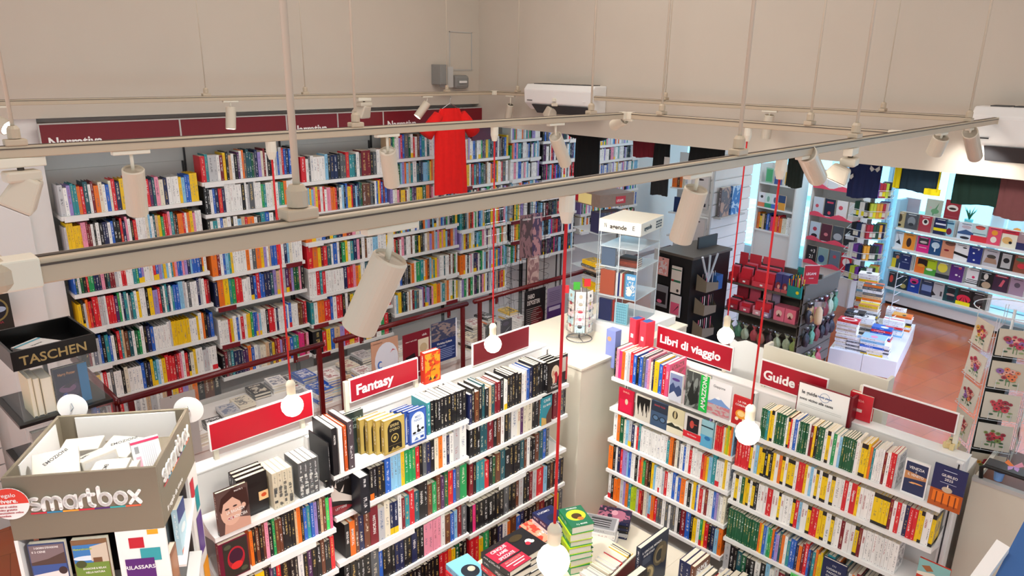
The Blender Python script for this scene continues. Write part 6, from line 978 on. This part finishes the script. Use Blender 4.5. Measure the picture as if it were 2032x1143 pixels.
# ---------------------------------------------------------------- notebook tower
NX=10.35; NYc=colY(1720,NX,1.2); t=thing('notebook_tower','hexagonal wire tower of elastic banded notebooks near the window','rack',(NX,NYc,0)); MB().tube([(0,0,0),(0,0,2.1)],.03,10).build('pole','grey',t)
NM_=[('#1c1c20','black'),('#b81c34','red'),('#20305c','navy'),('#1c4c34','green'),('#c8d83c','lime'),('#e8e4dc','white'),('#f0a830','amber'),('#7a3c9c','violet')]
for lv,z in enumerate((.62,.92,1.22,1.50,1.78)):
    b=MB(); R_=.285; [b.tube([(R_*math.cos(a*PI/3+.2),R_*math.sin(a*PI/3+.2),z+dz),(R_*math.cos((a+1)*PI/3+.2),R_*math.sin((a+1)*PI/3+.2),z+dz)],.004,5) for a in range(6) for dz in (0,.1)]; b.build('wire_tier','wirew',t); box('tier_plate','acre',-.22,-.22,z-.006,.22,.22,z,t)
    for s in range(6):
        a=s*PI/3+.2+PI/6; n=Vector((math.cos(a),math.sin(a),0)); tv=Vector((-n.y,n.x,0))
        if n.dot(Vector((-NX,-NYc,0)))<0: continue
        for i in range(5):
            c,nm=NM_[(lv*3+s+i//2*2+(i==4))%8]; T=.036; o=Vector((NX,NYc,z))+n*.215+tv*(-.1+.04*i)-n*0; M4=Fr(o+tv*0,(-n.x,-n.y,0),(0,0,1),(tv.x,tv.y,0)) ; b=MB(); book_geo(b,.12,.2 if lv%2 else .19,T,lin(c),lin('#f0f0e8'),'',None,True,pages=False,cflag=0,sflag=0); ob=b.build('notebook',PRINT,mw=M4)
            if (i+lv)%3!=2: box('paper_band','cream' if lv not in (3,4) else ('yel' if i%2 else 'cream'),-.001,.02,-.0005,.11,.08,T+.0005,ob)
            tag(ob,'%s notebook, %s in its compartment, %s tier of the notebook tower, side %s'%(nm,NUM[i],['lowest','second','third','fourth','top'][lv],'ABCDEF'[s]),'notebook','notebooks in the wire tower')
# ---------------------------------------------------------------- shop front displays
def rthing(n,lab,cat,u,dd,z,grp=None,rz=0): return thing(n,lab,cat,mw=Matrix.Translation(rear(u,dd,z))@Fr((0,0,0),E1,(-EN.x,-EN.y,0),(0,0,1)).to_3x3().to_4x4()@Matrix.Rotation(rz,4,'Z'),group=grp)
def rM(u,dd,z): return Matrix.Translation(rear(u,dd,z))@Fr((0,0,0),E1,(-EN.x,-EN.y,0),(0,0,1))
U0=-.06; D0=.66
t=rthing('window_display_shelves','white shelves of cover-out books along the shop window','shelving unit',U0,D0,0); LW=3.2
zs=[1.19,.89,.585,.275]
b=MB(); [b.box(x,.26,0,x+.03,.29,1.22) for x in (.12,1.05,1.95,2.85)]; b.build('post','winframe',t); box('base','wallw',0,.05,.04,LW,.32,.17,t,.004); box('toe_kick','blackm',0,.08,0,LW,.3,.04,t)
for z in zs: MB().prism([(0,z-.03),(.02,z-.03),(.28,z-.015),(.28,z),(0,z)],0,LW,axis='x').build('shelf','shelfw',t)
box('side_frame','winframe',-.03,0,0,.02,.3,1.6,t); box('top_shelf','acre',0,.2,1.33,LW,.34,1.34,t)
CV=[ # columns: px centre, width px, colour, spec, label
 [(1783,24,'#b8a070',[('c',.5,.6,.2,.25,'#4a3c28'),('c',.5,.15,.2,.08,'#1c1c18')],'tan cover with brown figure'),(1806,28,'#4c4c50',[('c',.5,.5,.3,.3,'#8a8a8c'),('c',.5,.3,.2,.1,'#2c2c30')],'grey photographic face cover'),(1833,26,'#b03440',[('c',.5,.62,.26,.2,'#e8dcd0'),('c',.5,.64,.14,.12,'#241c1c'),('r',0,0,1,.35,'#a83c48')],'red cover with round portrait'),(1863,26,'#1c2450',[('r',.1,.6,.9,.7,'#e8e8f0'),('r',0,.22,1,.4,'#f4e020')],'navy cover with yellow paper band'),(1881,18,'#9cc8d8',[('r',.1,.75,.9,.85,'#2c6080'),('c',.5,.3,.3,.2,'#7c1c3c')],'pale blue cover with dark red shape'),(1913,30,'#d8e4f0',[('p',[(0,.4),(.5,.6),(1,.45),(1,.3),(0,.3)],'#3c5c8c'),('c',.5,.1,.3,.08,'#2c2c38'),('c',.5,.75,.3,.1,'#c8b8c0')],'white cover with blue sea and dog'),(1940,30,'#c8e0e0',[('c',.5,.85,.3,.12,'#e0584c'),('r',0,0,1,.35,'#e03440'),('r',.1,.45,.9,.5,'#5c8c90')],'teal and red cover with swimmer'),(1969,28,'#e8506c',[('c',.5,.7,.2,.15,'#f0a030'),('c',.5,.3,.2,.18,'#f4ecdc')],'coral cover with white bird'),(1999,30,'#f0e8d0',[('r',0,.78,1,1,'#c82c40'),('c',.4,.4,.3,.2,'#e8b870'),('c',.6,.3,.1,.08,'#1c1c1c')],'cream cover with red band and fruits'),(2028,24,'#a88c90',[('r',0,0,1,.4,'#2c2c5c')],'mauve and violet cover')],
 [(1781,20,'#e8e8ea',[('p',[(.3,.9),(.5,.5),(.2,.3),(.8,.2)],'#1c1c20')],'white cover with black scribble'),(1801,26,'#f0942c',[('c',.5,.45,.2,.3,'#3c1c10')],'orange cover with dark figure'),(1829,26,'#e02880',[('r',.1,.5,.9,.9,'#3a3438'),('c',.5,.65,.3,.08,'#c8b8b0'),('r',.2,.3,.8,.33,'w')],'magenta cover with framed picture'),(1853,24,'#1c4c7c',[('c',.5,.6,.35,.2,'#c8dce8'),('r',.45,.2,.55,.5,'#e8f0f4')],'blue cover with pale flower'),(1878,26,'#d89070',[('c',.4,.45,.2,.06,'#8c1c28'),('c',.6,.9,.4,.15,'#7c4c3c')],'close-up lips and face cover'),(1904,28,'#f0eeec',[('p',[(0,.5),(1,.35),(1,.2),(0,.35)],'#141414'),('c',.7,.8,.15,.04,'#141414')],'white cover with black waves'),(1931,26,'#1c2c80',[('c',.4,.6,.08,.05,'w'),('c',.7,.85,.06,.04,'w'),('c',.5,.2,.08,.05,'w')],'deep blue cover with white stars'),(1963,30,'#c0bcc0',[('c',.5,.6,.28,.12,'#4c443c'),('p',[(.2,.5),(.8,.5),(.9,.2),(.1,.2)],'#a8846c')],'grey cover with brown hill'),(1993,28,'#20201f',[('r',.2,.1,.8,.9,'#b8b8b4'),('c',.5,.55,.2,.15,'#1c1c1c')],'black cover with grey portrait'),(2024,30,'#8c4c34',[('c',.5,.4,.25,.15,'#d0303c'),('c',.4,.75,.3,.1,'#3c6c4c')],'brown cover with red flower')],
 [(1776,18,'#2c3c50',[('r',0,.0,.5,.6,'#e8d020'),('c',.6,.7,.2,.12,'#c86c3c')],'cover with yellow and black bottles'),(1794,24,'#1e2a60',[('c',.5,.65,.1,.06,'#c8d0e8'),('r',.2,.45,.8,.47,'#c8d0e8')],'plain navy cover'),(1825,26,'#f0782c',[('r',.2,.5,.95,.9,'#241418'),('c',.5,.5,.3,.1,'#f0a030')],'orange cover with flame picture'),(1844,24,'#b8d020',[('r',0,0,1,.4,'#4ca03c'),('c',.4,.35,.3,.08,'#f0f4e0')],'lime cover with green field'),(1868,28,'#8c8c84',[('c',.45,.65,.35,.3,'#ecdc4c'),('r',0,0,1,.25,'#2c343c')],'grey cover with yellow head'),(1895,26,'#5c2c7c',[('c',.5,.4,.1,.06,'w'),('c',.75,.35,.06,.04,'w'),('c',.7,.85,.12,.07,'#e03c6c')],'violet cover with white spots'),(1928,28,'#ecebea',[('c',.5,.5,.1,.08,'#e03468'),('r',.1,.3,.9,.34,'#1c1c1c'),('r',0,.2,.9,.24,'#1c1c1c'),('r',0,.08,.9,.14,'#1c1c1c')],'white cover with black lines and pink dot'),(1952,28,'#141414',[('c',.5,.7,.15,.18,'#e0d8cc'),('c',.6,.2,.3,.2,'#b89c80'),('t','DAME',.35,.42,.1,'w')],'black cover with a pale lady'),(1982,28,'#3c2038',[('p',[(.4,.3),(.6,.75),(.75,.7),(.6,.3)],'#d85c6c'),('r',.1,.85,.9,.95,'#c82c3c')],'dark plum cover with red title'),(2014,26,'#a88ca0',[('c',.5,.6,.2,.15,'#5c4c5c')],'mauve cover')],
 [(1766,20,'#2c3438',[('c',.5,.55,.2,.25,'#e04838')],'dark cover with red creature'),(1788,26,'#20343c',[('c',.6,.25,.25,.15,'#b8a860'),('p',[(.5,.4),(.8,.8),(.85,.75)],'#d8d0b8')],'dark green cover with golden pear'),(1810,26,'#1c44a0',[('c',.5,.75,.35,.2,'#e83c88'),('c',.5,.68,.2,.08,'#1c1c30'),('r',.3,.35,.6,.42,'w')],'bright blue cover with pink shape'),(1836,26,'#34405c',[('r',.1,.1,.9,.7,'#8498c8'),('r',.1,.1,.9,.3,'#2c3c68')],'slate blue cover with misty scene'),(1858,26,'#c8c4c4',[('p',[(0,.5),(.4,.2),(0,.1)],'#2c2c30'),('r',.7,.2,.85,.5,'#4c484c')],'grey cover with black triangle'),(1883,28,'#1c4c50',[('c',.5,.7,.3,.18,'#20242c'),('c',.5,.45,.3,.08,'#c8a098'),('r',.3,.1,.8,.4,'#242c3c')],'teal cover with reading woman'),(1909,28,'#2c2826',[('c',.5,.4,.48,.25,'#e8304c'),('p',[(.45,.55),(.2,.25),(.28,.22)],'k'),('p',[(.52,.55),(.5,.2),(.56,.2)],'k'),('p',[(.58,.55),(.8,.25),(.72,.22)],'k'),('r',0,0,1,.22,'#f8e418')],'red striped tent cover with yellow band'),(1938,30,'#1c1a1a',[('c',.5,.6,.35,.25,'#4c4848'),('r',.2,.2,.8,.22,'#8c2c34')],'black and grey photographic cover')]]
def solveu(px,dd,z): # place along the shelf seen in column px
    k=(px-1016)/F; n=RGT-FW*k; P0=rear(0,dd,z); return -(n.x*P0.x+n.y*P0.y+n.z*(z-H))/(n.x*E1.x+n.y*E1.y)
RW=['first','second','third','fourth']
for r_,R in enumerate(CV):
    for px,wp,c,sp,lab in R:
        u=solveu(px,D0-.05,zs[r_]); W=wp*.0068; u0=u-W/2
        for k_ in range(3):
            h=.235*.98; b=MB(); book_geo(b,W-.004*k_*0,h,.018,lin(c if k_==0 else '#e4e0dc'),lin('#ffffff'),'',None,False,pages=False,cflag=0); M4=rM(u0+.012*k_,D0-.05-.03*k_,zs[r_]+.001)@Matrix.Rotation(-.0,4,'X')@Fr((0,.018,0),(1,0,0),(0,0,1),(0,-1,0)); o=b.build('cover_out_book',PRINT,mw=M4)
            p=MB(); page_geo(p,W,h,.018,False); p.build('page_block','paper',o)
            if k_==0: art(o,Matrix.Translation((0,0,.018)),W,h,sp+[('r',.2,.9,.8,.93,'#f0f0f0' if sum(lin(c))<1 else '#303030')])
            tag(o,'%s, %s row of the window shelves'%(lab,RW[r_]) if k_==0 else 'pale book %s the %s'%(['','just behind','two behind'][k_],lab),'book','cover-out books on the window shelves')
def winbook(px,wp,h,c,sp,lab,z=1.34,dd=.42): u=solveu(px,dd,z); W=wp*.0070; cover_book('standing_book',lab,'book',rM(u-W/2,dd,z)@FC,W,h,.02,c,sp,hard=False)
winbook(1808,30,.27,'#a8a4b4',[('r',0,0,1,1,'#a8a4b0')],'plain lilac grey board standing above the first window row'); winbook(1850,32,.30,'#b8bca8',[('p',[(.5,.2),(.7,.6),(.8,.9),(.6,.6),(.4,.5)],'#5c8c60'),('c',.6,.45,.25,.12,'#6c9c6c'),('c',.3,.6,.06,.04,'#d8a0a8'),('c',.2,.15,.1,.05,'#c86c60')],'grey green cover with drawn branch above the first window row'); winbook(1886,30,.33,'#a02c34',[('c',.5,.66,.36,.14,'#ecdcd0'),('c',.5,.64,.24,.05,'#3c2820'),('r',.1,.3,.9,.31,'#c86068'),('r',.7,.04,.92,.07,'w')],'tall red cover with white oval above the first window row')
t=rthing('potted_plant','small green plant in an aqua glass above the window shelves','plant',solveu(1920,.45,1.34),.45,1.34); MB().lathe([(.05,0),(.055,.1),(.052,.11)],seg=18).build('glass_pot','vase',t)
b=MB()
for i in range(9): a=i*.7; b.tube([(0,0,.1),(.03*math.cos(a),.03*math.sin(a),.18),(.08*math.cos(a),.08*math.sin(a),.24+.02*(i%3))],[.006,.009,.001],5)
b.build('leaves','plant',t,smooth=True)
t=rthing('peach_ornament','round orange ornament near the right edge above the window shelves','ornament',solveu(2016,.45,1.34),.45,1.34); MB().lathe([(.001,0),(.04,.015),(.05,.05),(.04,.085),(.001,.1)],seg=18).build('fruit',mat('peach_skin','#f0a040',.5),t,smooth=True)
# acrylic holders in the window
for px,lab in ((1975,'clear empty holder left of the orange ornament'),(2010,'clear empty holder behind the orange ornament')):
    t=rthing('leaflet_holder',lab,'holder',solveu(px,.4,1.34),.36,1.34); box('clear_panel','acre',-.1,0,0,.1,.006,.22,t)
# shelf unit with pink waves
def unit(lab,pxa,pxb,dd,zs_,H_,D_,mt_='wallw',grp=None,wave=False,side='cream'):
    z=zs_[-1]; ua=solveu(pxa,dd,z); ub=solveu(pxb,dd,z); w_=ub-ua; t=rthing('window_bookcase',lab,'bookcase',ua,dd,0); box('back_panel',mt_,0,D_-.02,0,w_,D_,H_,t); box('side_panel',mt_,-.02,0,0,0,D_,H_,t); box('side_panel',mt_,w_,0,0,w_+.02,D_,H_,t); box('lower_front',mt_,0,0.02,0,w_,.04,zs_[-1]-.02,t)
    for z in zs_:
        box('shelf','shelfw',0,0,z-.025,w_,D_-.02,z,t)
        if wave:
            pts=[(w_*i/12,z+.02+.03*math.sin(i*1.1)) for i in range(13)]; MB().prism([(0,z-.025)]+pts+[(w_,z-.025)],-.006,-.001).build('wave_trim',mat('coral_pink_%d'%int(z*100),'#f0506c',.5),t)
    return ua,w_
DB=1.35; za=[1.72,1.30,.92,.55]
ua,w_=unit('white window bookcase with coral wave trims beside the notebook tower',1594,1690,DB,za,1.9,.28,wave=True)
def cov(u,dd,z,W,h,c,sp,lab,grp): cover_book('cover_out_book',lab,'book',rM(u,dd,z)@FC,W,h,.02,c,sp,grp=grp,hard=False)
BB=[[('#e8e4e8',[('c',.4,.5,.2,.14,'#e05868')],'white'),('#e8ecf0',[('c',.5,.6,.25,.15,'#c86c80')],'pale')],
 [('#d8e0ec',[('c',.4,.5,.16,.1,'#e05868')],'pale blue'),('#20243c',[('r',.2,.75,.8,.85,'#e0405c'),('c',.5,.2,.15,.1,'#e05060')],'dark navy'),('#f0ecec',[('c',.4,.6,.2,.12,'#e05868')],'white round sticker'),('#d8d4d0',[('r',.5,0,1,.3,'#c0b8b0')],'cream')],
 [('#c8d8e8',[('c',.5,.6,.2,.12,'#b83c50'),('c',.5,.2,.3,.12,'#1c1c20')],'pale blue and black'),('#5c2434',[('c',.5,.4,.2,.1,'#e08088')],'wine red'),('#4c5058',[('c',.5,.4,.4,.2,'#b8bcc4')],'grey photographic'),('#202428',[('r',.1,.4,.9,.7,'#d0d4d8')],'black and white')],
 [('#1c1c20',[('t','+3',.6,.6,.3,'w'),('t','21',.5,.25,.3,'w')],'black with white numerals'),('#8cb0b0',[('c',.4,.35,.3,.22,'#2c4c8c')],'teal with blue figure'),('#6c7c90',[('c',.5,.65,.16,.1,'#d84c5c')],'slate blue'),('#d02434',[('c',.5,.5,.34,.22,'w'),('r',.48,.4,.52,.8,'#d02434')],'red with white hand')]]
for r_,R in enumerate(BB):
    for i,(c,sp,nm) in enumerate(R): cov(ua+.03+i*(w_-.04)/4,DB-.03,za[r_]+.001,(w_-.08)/4.3,.26,c,sp,'%s cover on the %s shelf of the coral trimmed bookcase'%(nm,RW[r_]),'cover-out books with coral trims')
ub,w2=unit('narrow white window bookcase right of the pink poster',1497,1566,1.42,[1.66,1.27,.90],1.95,.3)
random.seed(12)
def rrow(u,dd,z,L,s,hgt,where,grp): row(s,rear(u,dd,z),E1,-EN,L,hgt,'n',where,grp,kind='window_book',labelk='book',pages=False,thk=(.03,.045),depth=.15)
for i,(c,nm,sp) in enumerate((('#9cc8b0','mint framed',[('r',.1,.1,.9,.9,'#50b070')]),('#3c5c9c','blue banded',[('r',0,.5,1,.6,'#c8d4e8')]),('#f0e4d0','ochre framed',[('r',.12,.12,.88,.88,'#e8b860')]))): cov(ub+.10+i*(w2-.15)/3,1.40,1.661,.14,.24,c,sp,'%s cover on top of the narrow window bookcase'%nm,'cover-out books in the narrow window bookcase')
for i,(c,nm,sp) in enumerate((('#f0ecf0','white and orange',[('r',0,0,1,.3,'#f08050'),('c',.5,.7,.2,.1,'#2c2c2c')]),('#e0f0e8','white and green',[('r',0,0,1,.3,'#28a070'),('c',.5,.6,.2,.2,'#88b8a0')]),('#e8ecf4','white and blue',[('r',0,0,1,.3,'#3c6cc8'),('c',.5,.6,.2,.2,'#58687c')]),('#e8a030','orange and navy',[('r',0,.5,1,1,'#2c4470')]))): cov(ub+.01+i*(w2-.16)/4,1.40,1.271,.13,.23,c,sp,'%s cover on the middle shelf of the narrow window bookcase'%nm,'cover-out books in the narrow window bookcase')
rrow(ub+.01,1.40,.901,w2-.03,'oYdkbnmroroccww',.25,'lowest shelf of the narrow window bookcase','books in the narrow window bookcase')
# end case at the end of the wall shelving
t=thing('end_bookcase','white bookcase seen between the black shirts at the end of the left wall','bookcase',(9.1,5.9,0),-PI/2+.18); box('back_panel','wallw',0,.28,0,.62,.30,2.2,t); box('side_panel','winframe',.60,0,0,.63,.3,2.2,t)
for z in (.25,.55,1.0,1.35,1.72): box('shelf','shelfw',0,0,z-.02,.6,.28,z,t)
ax=Vector((math.cos(-PI/2+.18),math.sin(-PI/2+.18),0)); ay=Vector((-ax.y,ax.x,0))
row('ooBocwbwnbswkb',Vector((9.1,5.9,1.72))+ax*.02,ax,ay,.56,.22,'n','top shelf of the end bookcase','books in the end bookcase',kind='window_book',labelk='book',pages=False,thk=(.03,.04))
box_l=MB(); box_l.box(0,0,0,.4,.02,.22); o=box_l.build('wall_screen','phone',loc=tuple(Vector((9.1,5.9,1.36))+ax*.08),rz=-PI/2+.18); tag(o,'dark blue flat board on the end bookcase','board')
# ---------------------------------------------------------------- garments hung from the back opening
def garment(lab,X,y0,y1,zt,zb,col,sleeve=.0,bottom=None,name='hanging_shirt',tilt=0,colS=None,deep=.03,neck=True):
    """shirt on a hanger; y0>y1, seen from the room side (facing -X)"""
    w_=y0-y1; cy=(y0+y1)/2; t=thing(name,lab,'shirt',(X,cy,zb),-PI/2); Hh=zt-zb; bw=w_*(.5 if sleeve==0 else .34); seed=random.random()*9
    key='cloth_'+col.strip('#'); M.setdefault(key,mat(key,col,.92,vary=.08,scale=30,bump=.1))
    def P(u,v):
        a=u*2*PI; h_=Hh*v; sh=1 if v<.82 else 1-(v-.82)*2.1*(1 if neck else .4); s=bw*sh*(1+.05*math.sin(3*v+seed)); y=math.sin(a); fold=.010*math.sin(7*math.cos(a)*2.2+seed+v*2.5)*(1-v*.5)
        return (s*math.cos(a),deep*y*(.8+.4*(1-v))+fold,h_+.008*math.sin(3*math.cos(a)+seed)*(1-v))
    MB().sheet(P,41,16).build('body',key,t,smooth=True)
    if sleeve:
        ks='cloth_'+(colS or col).strip('#'); M.setdefault(ks,mat(ks,colS or col,.92,vary=.08))
        for s in (-1,1): b=MB(); b.tube([(s*bw*.72,0,Hh*.93),(s*bw*1.05,0,Hh*.84),(s*(bw+sleeve*.75),-.0,Hh*.84-sleeve*.85)],[.05,.062,.07],14); b.build('sleeve',ks,t,smooth=True)
    MB().tube([(-bw*.62,0,Hh*.98),(0,0,Hh*1.06),(bw*.62,0,Hh*.98)],.004,6).build('hanger','chrome',t); MB().tube([(0,0,Hh*1.06),(0,0,Hh*1.06+.03),(.012,0,Hh*1.06+.05),(.0,0,Hh*1.06+.065)],.002,6).build('hook','chrome',t)
    return t
# red shirt under the wall track
p0=onY(893,215,Y3-.12); zb=onY(905,382,Y3-.12).z; t=garment('bright red T-shirt hanging on a wire hanger before the sign band',0,.27,-.27,p0.z,zb,'#e81410',.13,deep=.05); t.location=(p0.x,Y3-.12,zb); t.rotation_euler=(0,0,-.1)
GXX=5.72
def gar(lab,pa,pb,yb,ytop,col,**k): ya=colY(pa,GXX,2.7); yb_=colY(pb,GXX,2.7); zb=onX((pa+pb)/2,yb,GXX).z; return garment(lab,GXX,ya,yb_,ytop,zb,col,**k)
gar('large black T-shirt in the back opening left of centre',1135,1201,388,2.95,'#0a0a0b',sleeve=.10,deep=.05); gar('dark red pleated garment beside the black shirts',1258,1300,312,2.95,'#6a0f1e'); gar('black shirt with white printed tag in the back opening',1292,1338,388,2.95,'#0b0b0c',sleeve=.05)
gar('black garment behind the long track beside the column',1366,1440,330,2.95,'#0c0c0d'); gar('dark green narrow garment left of the spotlight',1564,1598,372,2.95,'#1c2620'); gar('navy garment with pale butterflies beside the floodlight',1688,1750,393,2.98,'#14204c')
gar('dark teal T-shirt with yellow sleeves and back, in the opening',1783,1866,380,2.98,'#1c3444'); gar('large dark green shirt at the right of the opening',1898,2000,408,2.98,'#06261c'); gar('brown red shirt cut by the right edge',1980,2075,436,3.0,'#6a3c3c')
NG=[o for o in bpy.data.objects if o.get('label','').startswith('navy garment')][0]; BG=[o for o in bpy.data.objects if o.get('label','').startswith('black shirt with white')][0]; YG=[o for o in bpy.data.objects if o.get('label','').startswith('dark teal T')][0]
bpy.context.view_layer.update()
def onto(o,g): m=o.matrix_world.copy() if 0 else Matrix.Translation(o.location)@o.rotation_euler.to_matrix().to_4x4(); o.parent=g; o.matrix_local=g.matrix_world.inverted()@m
for px,py in ((1684,350),(1736,336)):
    o=onX(px,py,GXX-.06); b=MB()
    for s_ in (-1,1): b.prism([(0,0),(s_*.03,.025),(s_*.036,0),(s_*.02,-.02)],-.002,.001)
    onto(b.build('cloth_butterfly','lgrey',loc=tuple(o),rz=-PI/2),NG)
o=onX(1318,322,GXX-.06); onto(MB().box(0,-.003,0,.06,.0,.1).build('paper_tag','lgrey',loc=(o.x,o.y,o.z-.05),rz=-PI/2),BG)
M['cloth_yellow']=mat('cloth_yellow','#f2e010',.9)
for (pa,pb,ya,yb) in ((1770,1790,330,372),(1857,1868,340,382),(1832,1866,377,386)):
    q0=onX(pa,yb,GXX-.045); q1=onX(pb,ya,GXX-.045); L_y=q0.y-q1.y; b=MB(); b.sheet(lambda u,v:(u*L_y,.006*math.sin(u*9),v*(q1.z-q0.z)),9,5); b.sheet(lambda u,v:(u*L_y,.012+.006*math.sin(u*9),v*(q1.z-q0.z)),9,5); onto(b.build('yellow_edge','cloth_yellow',loc=tuple(q0),rz=-PI/2,smooth=True),YG)
# ---------------------------------------------------------------- tall card spinner at the right
random.seed(33)
FL_=['#c83c48','#e0784c','#8c5c9c','#b8304c','#d8a040','#7c8c4c']
def big_cards(s,k):
    f=FL_[(k+s*2)%6]; g_='#5c7c50'
    if s in (1,) and k==6: ex=[('c',.55,.5,.3,.2,'#a8905c'),('c',.25,.45,.1,.08,'#3c3028'),('c',.4,.68,.14,.08,'#a8905c'),('r',.4,.15,.46,.35,'#3c3028'),('r',.65,.15,.71,.35,'#3c3028')]; return '#ece6d8','#a8905c',ex,'cream card with drawn sheep'
    ex=[('r',.46,.12,.49,.5,g_),('r',.56,.1,.58,.45,g_)]+[('c',.5+.3*math.cos(j*1.3)*random.uniform(.5,1),.3+.14*math.sin(j*2.1),.07,.035,random.choice([g_,'#3c5c40','#8c9c68'])) for j in range(7)]
    for j in range(11):
        x_,y_=.5+.3*math.cos(j*2.4)*(j/11)**.5,.58+.22*math.sin(j*2.4)*(j/11)**.5; r0=random.uniform(.05,.1); ex+=[('c',x_,y_,r0*1.15,r0,random.choice([f,f,FL_[(k+1)%6],'#9c2c3c','#e0a090'])),('c',x_,y_,r0*.35,r0*.3,'#4c2c24')]
    return random.choice(['#cfc4b2','#c6baa6','#d4cabb']),f,ex,'cream flower card with %s blossoms'%['red','orange','violet','crimson','amber','olive'][(k+s*2)%6]
CX=4.75; CY=colY(2002,CX,1.95); spinner('card_spinner','tall white wire spinner of flower cards at the right edge',(CX,CY),0,2.12,.22,5,9,'wirew',big_cards,math.radians(203),('tall spinner','flower cards on the tall spinner'),.19,.155)
t=thing('spinner_header','translucent grey curved header above the tall card spinner','display part',(CX,CY,2.12)); MB().sheet(lambda u,v:(.2*math.cos(2.4+u*2.0),.2*math.sin(2.4+u*2.0),.10*v),13,2).build('plastic_band','pane',t,smooth=True); MB().tube([(.2*math.cos(2*PI*j/24),.2*math.sin(2*PI*j/24),0) for j in range(25)],.003,6).build('ring','wirew',t)
b=MB(); b.box(-.07,-.05,.6,.07,.05,2.0); b.build('dark_core','blackm',bpy.data.objects['card_spinner.001'])
p=onX(1893,884,4.18); t=thing('wooden_trinkets','small heap of yellow wooden letters on the bookcase corner','ornament',(p.x,p.y,1.452)); [MB().box(-.02,-.01,0,.02,.01,.03).build('wooden_piece','gold' if 0 else mat('pale_wood_%d'%i,'#e0c890',.6),t,loc=((i%3)*.03-.03,(i//3)*.024,0),rz=i*.7) for i in range(6)]
if STUFF.f: tag(STUFF.build('shelved_novels',[PRINT,'paper']),'rows of novels with coloured spines filling the farther wall shelves','book','books on the left wall shelves','stuff')
label_books()
